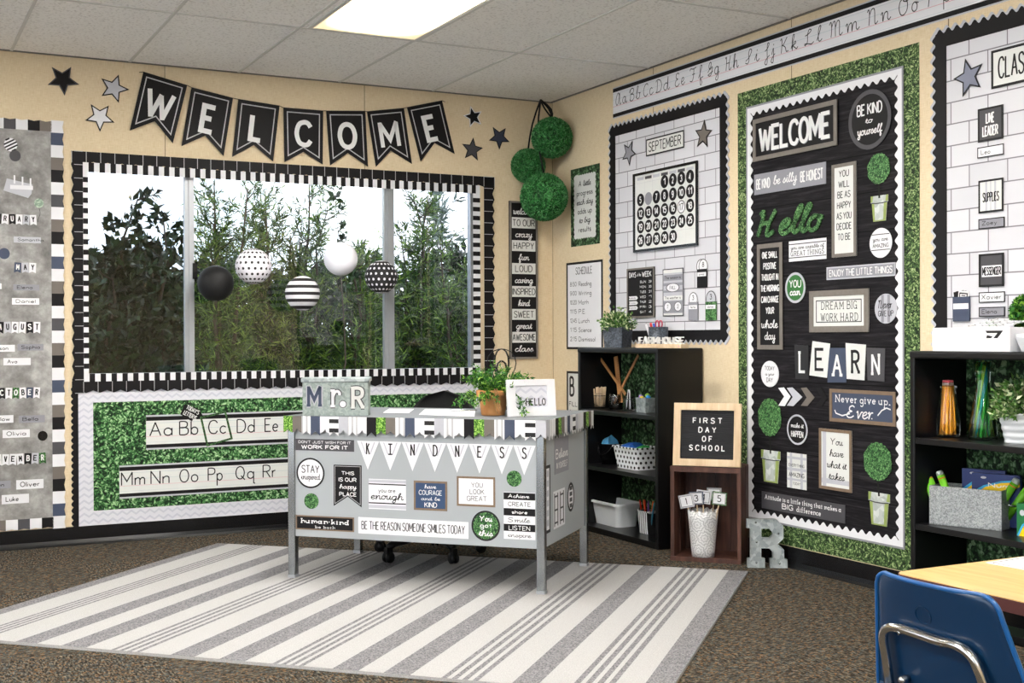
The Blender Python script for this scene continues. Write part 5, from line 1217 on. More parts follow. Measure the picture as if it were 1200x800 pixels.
def tub(mb, wt, dt, wb, db, h, th=.004, r=.02, lip=.008, mat=None):
    L = lambda w, d, z, rr: [(x, y, z) for x, y in rrect(w, d, rr)]
    loft(mb, [L(wb, db, 0, r), L(wt, dt, h-lip, r), L(wt+2*lip, dt+2*lip, h-lip, r+lip), L(wt+2*lip, dt+2*lip, h, r+lip), L(wt-2*th, dt-2*th, h, r), L(wb-2*th, db-2*th, th, r*.8)], mat, False, True, True)
def mat_pile(name, a, b_, scale=260):
    t = NT(name); n = t.new('TexNoise', i_Scale=float(scale), i_Detail=3.0, i_Roughness=.8); t.link(t.coord(), n.inputs['Vector'])
    t.link(t.ramp(n.outputs[0], [(.36, a), (.62, b_)]), t.b.inputs['Base Color']); t.b.inputs['Roughness'].default_value = .95; t.b.inputs['Specular IOR Level'].default_value = .05
    t.bump(n.outputs[0], .6, .003); return t.m
M_PILE = mat_pile('ivory_pile', '#9c9b9a', '#b7b6b5'); M_PILEG = mat_pile('grey_heather_pile', '#504f52', '#939294', 150)
O_ = ground(255, 638.5); E_ = ground(875, 671.5); e1 = (E_-O_); RL = 2.845; e1.normalize(); d1 = Vector((e1.y, -e1.x, 0))
if d1.dot(CAM-O_) < 0: d1 = -d1
RWD = 2.13
m = Matrix.Identity(4)
for i in range(3): m[i][0] = e1[i]; m[i][1] = -d1[i]; m[i][2] = (0, 0, 1)[i]; m[i][3] = O_[i]
st = [(0, .07)]+[(.2+.026*k, .214+.026*k) for k in range(4)]+[(.435, .53), (.635, .74)]+[(.845+.034*k, .862+.034*k) for k in range(4)]+[(1.09, 1.185), (1.285, 1.385)]+[(1.49+.033*k, 1.507+.033*k) for k in range(4)] + \
     [(1.715, 1.81), (1.9, 1.995)]+[(2.105+.036*k, 2.124+.036*k) for k in range(4)]+[(2.345, 2.43)]+[(2.535+.036*k, 2.555+.036*k) for k in range(4)]+[(2.755, RL)]
mb = MB(); x = 0; TH = .011
cuts = []
for a_, b_ in st:
    if a_ > x: cuts.append((x, a_, M_PILE))
    cuts.append((a_, b_, M_PILEG)); x = b_
for a_, b_, mt in cuts:
    mb.add([(a_, -RWD, TH), (b_, -RWD, TH), (b_, 0, TH), (a_, 0, TH)], [(0, 1, 2, 3)], mt)
mb.add([(0, -RWD, 0), (RL, -RWD, 0), (RL, 0, 0), (0, 0, 0), (0, -RWD, TH), (RL, -RWD, TH), (RL, 0, TH), (0, 0, TH)], [(3, 2, 1, 0), (0, 1, 5, 4), (1, 2, 6, 5), (2, 3, 7, 6), (3, 0, 4, 7)], M_PILE)
rug = mb.build('rug', M_PILE, None, m); tag(rug, 'large ivory area rug with grey stripes of varying width under the desk', 'rug')

ZD = .762
A_ = ground(337.7, 676.5, TH); B_ = ground(638.2, 696.5, TH); C_ = ground(681.7, 661.5, TH)
ex = (B_-A_); DW = ex.length; ex.normalize(); ey = Vector((-ex.y, ex.x, 0)); DD = (C_-B_).dot(ey)
DM = Matrix.Identity(4)
for i in range(3): DM[i][0] = ex[i]; DM[i][1] = ey[i]; DM[i][2] = (0, 0, 1)[i]; DM[i][3] = (A_.x, A_.y, 0)[i]
desk = empty('teacher_desk', DM, 'grey metal teacher desk covered in stickers standing on the striped rug', 'desk')
LG = .036; PZ = .205
for x, y in ((0, 0), (DW-LG, 0), (DW-LG, DD-LG), (0, DD-LG)):
    b = MB(); b.box(x, x+LG, y, y+LG, TH, ZD-.022); o = b.build('leg', M_STEEL, desk, None, .003)
    b = MB(); b.box(x-.001, x+LG+.001, y-.001, y+LG+.001, TH, TH+.014); b.build('foot_cap', M_ALU, o)
b = MB(); b.box(-.012, DW+.012, -.012, DD+.03, ZD-.024, ZD); b.build('desktop', M_DESKT, desk, None, .004)
b = MB(); b.box(LG-.004, DW-LG+.004, .008, .022, PZ, ZD-.024); b.build('front_panel', M_DESKG, desk)
b = MB(); b.box(DW-.026, DW-.012, LG-.004, DD-LG+.004, PZ, ZD-.024); b.build('side_panel', M_DESKG, desk)
b = MB(); b.box(.012, .026, LG-.004, DD-LG+.004, PZ, ZD-.024); b.build('side_panel', M_DESKG, desk)
b = MB(); b.box(DW-.42, DW-.03, .03, DD-.03, .3, ZD-.026); pd = b.build('pedestal', M_DESKG, desk)
for k in range(2):
    b = MB(); b.box(DW-.415, DW-.035, DD-.032, DD-.014, .31+.21*k, .51+.21*k); dr = b.build('drawer_front', M_DESKT, pd)
SF = Surf(DM @ Vector((0, .008, 0)), ex, (0, 0, 1)); SS = Surf(DM @ Vector((DW-.012, 0, 0)), ey, (0, 0, 1))
def desk_pt(px, py, z=ZD): return ground(px, py, z)
# flag border around the desktop edge
M_BWS = mat_rings('black_white_bars', '#eeeef0', '#1c1b1d', .042, .45, 1, 10.72); M_VST = mat_rings('pinstripe_flag', '#ebebee', '#b9b9bc', .0232, .4, 0, 10.0); M_TURFL = mat_leafprint('bright_turf_card', '#2e5a17', '#5d9432', '#8fbf50', 160, tip='#b8dc7c')
seq = [M_TURFL, M_TAUPE, M_VST, M_NAVY, M_WHITE, M_BWS, M_LTGREY, M_VST, M_WHITE, M_BLACK]
tb = empty('border_trim', DM @ Matrix.Translation((0, 0, ZD)), 'colourful pennant flag border taped round the desktop edge', 'border')
def flagrow(mb, n, pw, off):
    for i in range(n):
        k = i+off; a, c = pw*i, pw*(i+1); long_ = (0, 0, 1, 1, 0, 1, 0, 1, 0, 1)[k % 10]; m_ = seq[k % 10]
        yb = -.088 if long_ else -.071; P = [(a, 0), (a, yb), ((a+c)/2, yb+(.02 if long_ else .016)), (c, yb), (c, 0)] if long_ else [(a, 0), (a, yb-.006), (a+(c-a)*.3, yb), ((a+c)/2, yb+.012), (a+(c-a)*.7, yb), (c, yb-.006), (c, 0)]
        mb.prism(P, 0, .0015+.0005*(i % 2), m_)
mb = MB(); flagrow(mb, 27, (DW+.026)/27, 0); o = mb.build('front_strip', M_WHITE, tb, Matrix.Translation((-.013, -.0125, 0)) @ Matrix.Rotation(PI/2, 4, 'X'))
mb = MB(); flagrow(mb, 17, (DD+.06)/17, 6); o = mb.build('side_strip', M_WHITE, tb, Matrix.Translation((DW+.0125, -.012, 0)) @ Matrix.Rotation(PI/2, 4, 'Z') @ Matrix.Rotation(PI/2, 4, 'X'))
# stickers on the front panel
Z8 = zx(2.858, 330, 420); Z4 = zx(3.636, 590, 480); ND = .0008; GS = 'stickers on the front of the desk'
def st_(label, px, mat, name='sticker', S=None, g=GS, **k): return Card(S or SF, name, label, 'sticker', px, mat, ND, .0012, group=g, **k)
c = st_('charcoal sticker reading WORK FOR IT in bold white', Z8(47, 268)+Z8(243, 312), M_DKGREY)
c.text([("DON'T JUST WISH FOR IT", .05, .95, .14, .38, .14, 'print'), ('WORK FOR IT', .1, .9, .5, .86, .2, 'print')], M_LETTER)
for k, ch in enumerate('KINDNESS'):
    x0 = 253+74.8*k; y0 = 275+2.1*k; yb = 372+2.6*k
    c = pcard(SF, 'triangle_pennant', ['white triangle pennant lettered K, first in the row on the desk front', 'white triangle pennant lettered I on the desk front', 'white triangle pennant lettered N between I and D on the desk front', 'white triangle pennant lettered D on the desk front',
        'white triangle pennant lettered N between D and E on the desk front', 'white triangle pennant lettered E on the desk front', 'white triangle pennant lettered S between E and another S on the desk front', 'white triangle pennant lettered S, last in the row on the desk front'][k],
        'pennant', [Z8(x0, y0), Z8(x0+36, yb), Z8(x0+74, y0+2)], M_WHITE, ND, .0012, 'triangle pennants spelling KINDNESS')
    lw = {'I': .12, 'N': .13, 'D': .13}.get(ch, .11)
    mb = MB(); write(mb, ch, -c.w*lw, c.w*lw, -c.h*.13, c.h*.27, .0018, .12, 'slab' if ch != 'S' else 'print'); mb.build('lettering', M_INK, c.o)
    mb = MB(); [mb.face([(s_*c.w*.3-.003, c.h*.3), (s_*c.w*.1-.003, -c.h*.12), (s_*c.w*.1+.003, -c.h*.12), (s_*c.w*.3+.003, c.h*.3)], .0014) for s_ in (-1, 1)]; mb.build('printed_stripes', M_LTGREY, c.o)
def rs(label, cx, cy, rx, ry, mat, S=None, g=GS): return ecard(S or SF, 'round_sticker', label, 'sticker', *Z8(cx, cy), rx/2.858, ry/2.858, mat, ND, .0012, g)
c = rs('white round sticker with a black rim reading STAY inspired', 97, 383, 47, 51, M_WHITE); c.rim(.008, M_INK, 'rim', .0004); c.text([('STAY', .18, .82, .24, .5, .09, 'print'), ('inspired', .16, .86, .52, .72, .08, 'script')], M_INK)
rs('plain green turf dot sticker below the STAY inspired sticker', 100, 477, 24, 26, M_TURF); rs('plain green turf dot sticker under the last triangle pennant', 779, 402, 25, 27, M_TURF)
c = pcard(SF, 'pennant_sticker', 'black swallow-tailed sticker reading THIS IS OUR happy PLACE', 'sticker', [Z8(175, 355), Z8(175, 493), Z8(222, 462), Z8(268, 498), Z8(268, 358)], M_BLACK, ND, .0012, GS); c.rim(.002, M_LINE, 'printed_line', .0004, at=.005)
c.text([('THIS', .28, .74, .1, .19, .16, 'print'), ('IS OUR', .18, .82, .25, .35, .16, 'print'), ('happy', .2, .82, .41, .52, .13, 'script', dict(slant=.12)), ('PLACE', .2, .82, .6, .7, .16, 'print')], M_LETTER)
c = st_('white striped sticker reading you are enough', Z8(292, 402)+Z8(417, 508), M_WHITE); c.bars([(0, 1, .15, .19), (0, 1, .78, .82)], M_INK); c.bars([(0, 1, .02, .12), (0, 1, .86, .97)], M_LTGREY)
c.text([('you are', .26, .72, .28, .44, .09, 'print'), ('enough', .04, .94, .44, .68, .1, 'script', dict(slant=.15))], M_INK)
c = st_('navy brown-edged sticker reading have COURAGE and be KIND', Z8(443, 408)+Z8(555, 511), M_DENIM); c.rim(.009, M_FRAMEB, 'frame', .0004)
c.text([('have', .32, .68, .12, .26, .13, 'script'), ('COURAGE', .15, .85, .31, .48, .12, 'print'), ('and be', .22, .8, .54, .66, .13, 'script'), ('KIND', .32, .7, .72, .9, .14, 'print')], M_LETTER)
c = st_('white brown-framed sticker reading YOU LOOK GREAT', Z8(587, 393)+Z8(716, 498), M_WHITE); c.rim(.009, M_FRAMEB, 'frame', .0004)
c.text([('YOU', .38, .68, .2, .36, .08, 'print'), ('LOOK', .34, .72, .42, .59, .08, 'print'), ('GREAT', .26, .78, .65, .82, .08, 'print')], M_INK)
c = st_('tall striped sticker listing Achieve CREATE share Smile LISTEN inspire', Z8(744, 446)+Z8(850, 608), M_WHITE); c.bars([(0, 1, .01, .16), (0, 1, .345, .5), (0, 1, .68, .83)], M_BLACK, 'black_line')
c.text([('Achieve', .14, .82, .04, .12, .14, 'script', dict(slant=.1)), ('share', .26, .76, .38, .46, .18, 'print'), ('LISTEN', .16, .84, .71, .81, .13, 'print')], M_LETTER, z=.001, lab='white words')
c.text([('CREATE', .14, .86, .205, .3, .1, 'print'), ('Smile', .12, .84, .54, .64, .09, 'script', dict(slant=.12)), ('inspire', .12, .88, .87, .96, .1, 'script')], M_INK, lab='black words')
c = st_('black brown-framed sticker reading human kind be both', Z8(48, 523)+Z8(243, 581), M_BLACK); c.rim(.006, M_FRAMEB, 'frame', .0004)
c.text([('human*kind', .08, .92, .2, .54, .2, 'slab'), ('be both', .33, .68, .68, .86, .16, 'slab')], M_LETTER)
c = st_('long white sticker reading BE THE REASON SOMEONE SMILES TODAY', Z8(257, 530)+Z8(626, 604), M_WHITE); c.o.matrix_basis = c.o.matrix_basis
c.text([('BE THE REASON SOMEONE SMILES TODAY', .03, .97, .22, .74, .075, 'print')], M_INK)
c = rs('large green turf round sticker with a black rim reading You got this', 684, 560, 48, 51, M_TURF); c.rim(.008, M_INK, 'rim', .0004); c.text([('You', .26, .74, .16, .36, .15, 'script', dict(slant=.1)), ('got', .3, .72, .4, .56, .16, 'print'), ('this', .24, .76, .64, .84, .15, 'script', dict(slant=.1))], M_LETTER, z=.0009)
# stickers on the side panel
GS2 = 'stickers on the side of the desk'
c = st_('grey sticker reading Believe in yourself on the desk side', Z4(217, 125)+Z4(277, 255), M_GREY, S=SS, g=GS2); c.text([('Believe', .06, .94, .3, .58, .13, 'script'), ('IN YOURSELF', .12, .9, .68, .86, .12, 'print')], M_LETTER)
c = st_('tall black-edged white sticker nearest the front leg on the desk side', Z4(176, 240)+Z4(199, 520), M_WHITE, S=SS, g=GS2); c.rim(.014, M_INK, 'rim', .0004); c.bars([(.3, .7, .08+.145*k, .17+.145*k) for k in range(6)], M_LTGREY, 'printed_words')
c = st_('white sticker with two tall grey window frames on the desk side', Z4(212, 350)+Z4(261, 486), M_WHITE, S=SS, g=GS2); c.bars([(.05+.5*a_, .12+.5*a_, .06, .94) for a_ in (0, 1)]+[(.33+.5*a_, .4+.5*a_, .06, .94) for a_ in (0, 1)]+[(.05+.5*a_, .4+.5*a_, y, y+.05) for a_ in (0, 1) for y in (.12, .48, .82)], M_DKGREY, 'printed_frames')
c = ecard(SS, 'oval_sticker', 'tall oval white sticker with four black blocks on the desk side', 'sticker', *Z4(286, 371), 14/3.636, 62/3.636, M_WHITE, ND, .0012, GS2); c.rim(.012, M_INK, 'rim', .0004); c.bars([(.3, .7, .12+.2*k, .26+.2*k) for k in range(4)], M_DKGREY, 'printed_words')

# ---- things on the desk
def on_desk(name, label, cat, px, py, z=ZD, rz=None, group=None):
    p = desk_pt(px, py, z); m = Matrix.Translation(p) @ Matrix.Rotation(math.atan2(ex.y, ex.x) if rz is None else rz, 4, 'Z')
    return empty(name, m, label, cat, group)
q0, q1 = desk_pt(354.5, 487.3), desk_pt(431.8, 486.8); bx = q1-q0; bw = bx.length
t = empty('lettered_metal_box', Matrix.Translation(q0) @ Matrix.Rotation(math.atan2(bx.y, bx.x), 4, 'Z'), 'pale galvanised lidded box lettered Mr.R at the front left of the desk', 'box')
M_ZCHEV = mat_chevron('embossed_zinc', '#b7c1c0', '#a3adac', 1/.03)
bh = .155
b = MB(); b.box(0, bw, 0, .13, 0, bh); b.build('body', mat_galv('pale_zinc', '#87938f', '#adb8b4', 90, .2, .5), t, None, .003)
b = MB(); b.box(-.006, bw+.006, -.006, .136, bh, bh+.02); b.build('lid', M_GALV, t, None, .004)
X6 = lambda x: (x-95)/(612-95)*bw; Y6 = lambda y: (383-y)/(383-115)*bh
for ch, x0, x1, y0, y1, m_, om, wt in [('M', 105, 272, 145, 305, M_NAVY, M_LTGREY, .15), ('ř', 290, 412, 180, 312, M_WHITE, M_DKGREY, .17), ('R', 450, 608, 155, 322, M_CREAM, M_DKGREY, .165)]:
    mb = MB(); o = None
    cap = Y6(y0)-Y6(y1); ch_ = cap
    if ch == 'ř': cap = cap/.55
    for mm, e_, z in ((om, .0045, .003), (m_, 0, .0042)):
        w_ = wt*ch_
        g, W = layout(ch, 'slab', 0); xa, xb = X6(x0), X6(x1); sx_ = (xb-xa-w_*1.2)/(W+1.6); 
        for strokes, o_ in g:
            for kind, Q in strokes:
                ser = kind == '' and len(Q) == 2 and abs(Q[0][1]-Q[1][1]) < .01 and abs(abs(Q[0][0]-Q[1][0])-2.3) < .01
                P = [(xa+w_*.6+(o_+p[0]+.8)*sx_, Y6(y1)+w_*.3+p[1]*(cap-w_*.6)/10) for p in Q]
                ribbon(mb, P, (w_*.9 if ser else w_)+2*e_, z+(.0003 if ser else 0), kind == 'o', mm)
    mb.T = None
    o = mb.build('letter', m_, t, Matrix.Rotation(PI/2, 4, 'X'))
mb = MB(); r_ = .0145
for mm, rr, z in ((M_DKGREY, r_+.003, .003), (M_WHITE, r_, .0042)): mb.prism([(x+X6(412), y+Y6(290)) for x, y in ellipse(2*rr, 2*rr, 20)], 0, z, mm)
mb.build('dot', M_WHITE, t, Matrix.Rotation(PI/2, 4, 'X'))
for lb, pts in [('white paper sheet beside the metal box on the desk', [(449, 483.6), (456, 479), (485, 479.3), (479, 484)]), ('larger white paper under the pen on the desk', [(491, 485.8), (498, 479.5), (557, 480.5), (556, 488)])]:
    q = [desk_pt(x, y) for x, y in pts]; ce = sum(q, Vector())/4; mb = MB(); mb.prism([(p.x-ce.x, p.y-ce.y) for p in q], 0, .0015); o = mb.build('paper_sheet', M_WHITE, None, Matrix.Translation((ce.x, ce.y, ZD))); tag(o, lb, 'paper', 'papers on the desk')
p = desk_pt(543, 481.7, ZD+.002); mb = MB(); mb.tube([(-.065, 0, .0045), (-.06, 0, .0045), (.05, 0, .0045), (.06, 0, .0045), (.068, 0, .0045)], [.003, .0042, .0042, .003, .0008], 8); t = mb.build('pen', M_CHROME, None, TM(p.x, p.y, ZD+.0016, R(-20))); tag(t, 'slim silver pen lying on the larger paper', 'pen')
mb = MB(); mb.tube([(-.05, .004, .0068), (-.02, .004, .0068)], .0012, 5); mb.build('clip', M_ALU, t)

# potted fern
t = on_desk('potted_fern', 'leafy green plant in a terracotta pot at the front of the desk', 'plant', 578, 486.2)
mb = MB(); mb.lathe([(.052, 0), (.055, .004), (.066, .085), (.076, .086), (.079, .115), (.073, .117), (.07, .1), (.02, .098)], 32); mb.build('pot', M_TERRA, t)
mb = MB(); mb.lathe([(.069, .097), (.03, .1), (.001, .102)], 20, cap=False); mb.build('soil', plain('potting_soil', '#3a2c22', .9, noise=.4), t)
mb = MB()
for k in range(3): mb.tube([(.05*math.cos(-1.2+.45*k+.3*f)+.02*f, -.08+.0*f-.004, .116-.1*f+.01*math.sin(f*6+k)) for f in (0, .2, .4, .6, .8, 1)], .003, 5)
mb.build('raffia_strand', M_RULER, t)
LF_FERN = mat_leaf('fern_leaf', '#123a12', '#35731f', '#8ab843')
P = []; D = []; tw = MB()
for k in range(60):
    a = rng.uniform(0, 2*PI); el = rng.uniform(.15, 1.2); L = rng.uniform(.1, .175)*(1.0 if el < .9 else .9); d = Vector((math.cos(a)*math.cos(el), math.sin(a)*math.cos(el), math.sin(el)))
    p = Vector((d.x*.03, d.y*.03, .1)); path = [p]
    for q in range(7):
        d = (d+Vector((0, 0, -.09-.05*(el < .5)))).normalized(); p = p+d*L/7; path.append(p)
        for s in range(7): P.append(p+Vector(rng.normal(size=3))*.006); D.append(d*.6+Vector(rng.normal(size=3))*.8)
    if k % 3 == 0: tw.tube(path, .0012, 4)
for k in range(2):                                      # the long trailing sprigs on the right
    d = Vector((.8, -.25, .25)).normalized(); p = Vector((.05, -.02, .11)); path = [p]
    for q in range(14):
        d = (d+Vector((-.02, -.02, -.13))).normalized(); p = p+d*(.0125+.002*k); path.append(p)
        for s in range(4): P.append(p+Vector(rng.normal(size=3))*.004); D.append(d*.6+Vector(rng.normal(size=3))*.8)
    tw.tube(path, .0012, 4)
tw.build('stem', M_GREEN, t); n = len(P); leaves_mesh('foliage', np.array([tuple(p) for p in P]), np.array([tuple(p) for p in D]), .024*rng.uniform(.6, 1.2, n), .0075*rng.uniform(.7, 1.3, n), LF_FERN, t)

# wire bulb lamp
t = on_desk('wire_bulb_lamp', 'bulb-shaped wire lamp with a black base behind the potted fern', 'lamp', 588, 479.3)
k_ = .0052
mb = MB(); mb.lathe([(.05, 0), (.05, .012), (.022, .016), (.02, .045), (.036, .05), (.036, .11), (.03, .117)], 24); mb.build('base', M_BLACKGL, t)
mb = MB(); prof = [(.034, .165), (.036, .19), (.05, .22), (.066, .255), (.072, .285), (.066, .318), (.045, .343), (.015, .354), (0, .355)]
for s in range(6):
    a = PI*s/3+.3; mb.tube([(r*math.cos(a), r*math.sin(a), z-.055) for r, z in prof], .0026, 6)
mb.build('wire_cage', M_BLACKGL, t)
mb = MB(); mb.lathe([(.014, .165), (.016, .2), (.026, .235), (.03, .26), (.024, .285), (.01, .297), (.001, .299)], 20, cap=False); mb.v = [(x, y, z-.055) for x, y, z in mb.v]; mb.build('bulb', glass('bulb_glass', (.92, .9, .84), 1.2), t)
mb = MB(); mb.tube([(0, 0, .115), (.006, 0, .155), (-.006, 0, .18), (.006, .003, .2), (0, 0, .215)], .003, 6); mb.build('filament', M_CREAM, t)

# HELLO frame
q0, q1 = desk_pt(595.2, 488.3), desk_pt(651.8, 486.9); fx = q1-q0; fw = fx.length; fh = .168
t = empty('picture_frame', Matrix.Translation(q0.lerp(q1, .5)) @ Matrix.Rotation(math.atan2(fx.y, fx.x), 4, 'Z') @ Matrix.Rotation(R(-8), 4, 'X') @ Matrix.Rotation(PI/2, 4, 'X') @ Matrix.Translation((0, fh/2, 0)), 'white picture frame with a HELLO print at the front right desk corner', 'picture frame')
mb = MB(); w_, h_ = fw, fh; iw, ih = fw*.65, fh*.58
o_ = rect(w_, h_); i_ = [(x+.0, y+.006) for x, y in rect(iw, ih)]; mb.ring(o_, i_, -.012, .006); mb.build('moulding', M_WHITE, t, None, .002)
mb = MB(); mb.box(-w_/2+.01, w_/2-.01, -h_/2+.01, h_/2-.01, -.012, -.006); mb.build('back_board', M_DKGREY, t)
mb = MB(); mb.box(-iw/2-.004, iw/2+.004, -ih/2+.002, ih/2+.01, -.006, -.002); pr_ = mb.build('print', M_CHEV, t)
mb = MB(); write(mb, 'HELLO', -iw*.2, iw*.46, -ih*.36, -ih*.02, -.0012, .13, 'slab'); mb.build('lettering', M_INK, pr_)
mb = MB(); mb.box(-.02, .02, -h_/2, h_*.2, -.016, -.012); mb.add([(-.02, h_*.2, -.014), (.02, h_*.2, -.014), (.02, -h_/2+.004, -.075), (-.02, -h_/2+.004, -.075), (-.02, h_*.2, -.018), (.02, h_*.2, -.018), (.02, -h_/2+.004, -.079), (-.02, -h_/2+.004, -.079)], [(0, 1, 2, 3), (7, 6, 5, 4), (0, 4, 5, 1), (2, 6, 7, 3), (0, 3, 7, 4), (1, 5, 6, 2)]); mb.build('easel_back', M_DKGREY, t)

# office chair behind the desk
cp = DM @ Vector((.39, .74, TH))
t = empty('office_chair', Matrix.Translation(cp) @ Matrix.Rotation(math.atan2(ex.y, ex.x)+R(0), 4, 'Z'), 'black office chair with a mesh back tucked behind the desk', 'chair')
M_MESHB = plain('black_mesh', '#1a1a1b', .75, noise=.5, nscale=260); M_PLB = plain('black_nylon', '#0f0f10', .4)
for k in range(5):
    a = R(-112+72*k); d = Vector((math.cos(a), math.sin(a), 0)); s = Vector((-d.y, d.x, 0))
    b = MB(); pts = [Vector((0, 0, .1)), d*.1+Vector((0, 0, .105)), d*.24+Vector((0, 0, .09)), d*.275+Vector((0, 0, .075))]
    b.tube(pts, [.03, .026, .021, .018], 8); lg = b.build('leg', M_PLB, t)
    b = MB(); b.T = Matrix.Translation(d*.275) @ Matrix.Rotation(a, 4, 'Z')
    for y in (-.018, .006): b.tube([(0, y, .027), (0, y+.012, .027)], .027, 14)
    b.box(-.02, .02, -.012, .012, .03, .075); b.build('caster', M_PLB, lg)
b = MB(); b.lathe([(.04, .07), (.04, .13), (.028, .14), (.028, .42)], 20); b.build('gas_column', M_PLB, t)
b = MB(); loft(b, [[(x, y, z) for x, y in rrect(w_, w_*.95, .09, 5)] for w_, z in ((.36, .42), (.46, .43), (.48, .455), (.46, .48), (.4, .49))], None, True, True, True); b.build('seat', M_MESHB, t)
b = MB(); b.tube([(0, .16, .43), (0, .27, .45), (0, .3, .52), (0, .29, .62)], .022, 8); b.build('back_bracket', M_PLB, t)
b = MB(); NU, NV = 14, 12; vs = []
for side in (0, 1):
    for j in range(NV+1):
        f = j/NV; z = .52+.31*f; hw = .215*math.sqrt(max(1-max(f-.25, 0)**2/.75**2*1.0, 0.0)) if f > .25 else .215*(.9+.4*f)
        for i in range(NU+1):
            g_ = i/NU*2-1; x = g_*hw; vs.append((x, .24+.03*f-.05*g_*g_+.02*side, z))
n_ = (NU+1)*(NV+1); fs = []
for j in range(NV):
    for i in range(NU):
        a = j*(NU+1)+i; fs += [(a, a+1, a+NU+2, a+NU+1), (n_+a+NU+1, n_+a+NU+2, n_+a+1, n_+a)]
rim = [i for i in range(NU+1)]+[j*(NU+1)+NU for j in range(1, NV+1)]+[NV*(NU+1)+i for i in range(NU-1, -1, -1)]+[j*(NU+1) for j in range(NV-1, 0, -1)]
fs += [(rim[i], rim[i-1], rim[i-1]+n_, rim[i]+n_) for i in range(len(rim))]
b.add(vs, fs, None, True); b.build('backrest', M_MESHB, t)

# ================================================================= BOOKCASES AND WHAT IS ON THEM
def prism_hole(mb, outer, hole, z0, z1, mat=None):
    from mathutils.geometry import tessellate_polygon
    V = [Vector((x, y, 0)) for x, y in outer], [Vector((x, y, 0)) for x, y in hole]
    tri = tessellate_polygon(V); A = list(outer)+list(hole); n = len(A)
    ar = lambda f: (A[f[1]][0]-A[f[0]][0])*(A[f[2]][1]-A[f[0]][1])-(A[f[2]][0]-A[f[0]][0])*(A[f[1]][1]-A[f[0]][1])
    tri = [f if ar(f) > 0 else (f[0], f[2], f[1]) for f in tri]
    fs = [tuple(i+n for i in f) for f in tri]+[tuple(reversed(f)) for f in tri]
    for P, o, flip in ((outer, 0, False), (hole, len(outer), True)):
        m_ = len(P); a = sum(P[i-1][0]*p[1]-p[0]*P[i-1][1] for i, p in enumerate(P)) > 0
        for i in range(m_):
            j = (i+1) % m_; q = (o+i, o+j, o+j+n, o+i+n); fs.append(q if a != flip else q[::-1])
    mb.add([(x, y, z0) for x, y in A]+[(x, y, z1) for x, y in A], fs, mat)
def bookcase(label, y_near, y_far, zs, H=1.06, X0=-.3, X1=-.006):
    """open shelves against the right wall; local x runs to the wall, y away from the camera"""
    t = empty('bookcase', (X0, y_near, 0), label, 'bookcase'); W = y_far-y_near; D = X1-X0; T = .026
    for y in (0, W-T): b = MB(); b.box(0, D, y, y+T, 0, H-.002); b.build('side_panel', M_BLKLAM, t, None, .006, 3)
    b = MB(); b.box(-.002, D, -.002, W+.002, H-.03, H); b.build('top', M_BLKLAM, t, None, .008, 3)
    for z in zs: b = MB(); b.box(.004, D-.01, T, W-T, z-.024, z); b.build('shelf', M_BLKLAM, t, None, .002)
    b = MB(); b.box(.012, .028, T, W-T, 0, zs[-1]-.02); b.build('kick_board', M_BLKLAM, t)
    b = MB(); b.box(D-.01, D, T*.5, W-T*.5, .01, H-.03); bp = b.build('back_panel', M_BLKLAM, t)
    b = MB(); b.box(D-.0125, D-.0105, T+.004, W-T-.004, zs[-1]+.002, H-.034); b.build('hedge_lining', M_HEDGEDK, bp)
    return t
S1 = [.703, .382, .035]
bookcase('black open bookcase in the corner behind the desk', -1.662, -.838, S1)
S2 = [.718, .379, .035]
bookcase('black open bookcase cut by the right edge under the class jobs board', -4.36, -3.435, S2)
def put(name, label, cat, px, py, z, rz=0, group=None, off=0):
    x = -.2+off; p = hit(px, py, (x, 0, 0), (1, 0, 0))
    return empty(name, TM(x, p.y, z, rz), label, cat, group)
RZ = -PI/2                                          # things facing into the room from the right wall: local x along the wall, y to the wall

# --- top of the first bookcase
LF_BOX = mat_leaf('cream_tipped_leaf', '#234a1c', '#568236', '#d9dfb4')
def bushy(t, r, h, z, n, L=.022, W=.012, mat=LF_BOX, flat=1.0):
    tw = MB(); P = []; D = []
    for k in range(n//9):
        a = rng.uniform(0, 2*PI); el = math.asin(rng.uniform(.02, 1)); d = Vector((math.cos(a)*math.cos(el), math.sin(a)*math.cos(el), math.sin(el))); ln = rng.uniform(.72, 1.03)
        e_ = Vector((d.x*r*ln, d.y*r*ln, z+d.z*h*ln)); s_ = Vector((d.x*r*.3, d.y*r*.3, z))
        if k % 3 == 0: tw.tube([s_, s_.lerp(e_, .5), e_], .0012, 4)
        for q in range(9): P.append(s_.lerp(e_, rng.uniform(.45, 1))+Vector(rng.normal(size=3))*.005); D.append(d*.8+Vector(rng.normal(size=3))*.7)
    tw.build('stem', M_GREEN, t); m_ = len(P)
    leaves_mesh('foliage', np.array([tuple(p) for p in P]), np.array([tuple(p) for p in D]), L*rng.uniform(.6, 1.2, m_), W*rng.uniform(.7, 1.2, m_), mat, t)
t = put('potted_shrub', 'small green bush in a square dark speckled pot on top of the corner bookcase', 'plant', 724, 405.5, 1.06, R(-62), off=.0)
b = MB(); L = lambda w, z: [(x, y, z) for x, y in rrect(w, w, .006, 2)]
loft(b, [L(.115, 0), L(.128, .115), L(.118, .115), L(.116, .095)], None, False, True, True); b.build('pot', M_GALVD, t)
bushy(t, .105, .12, .105, 900)
t = put('pencil_cup', 'black cup holding scissors and coloured markers on the corner bookcase', 'cup', 771.5, 401, 1.06, RZ, off=.11)
b = MB(); b.lathe([(.05, 0), (.052, .005), (.055, .115), (.051, .115), (.048, .008), (.001, .007)], 28); b.build('cup', M_GALVD, t)
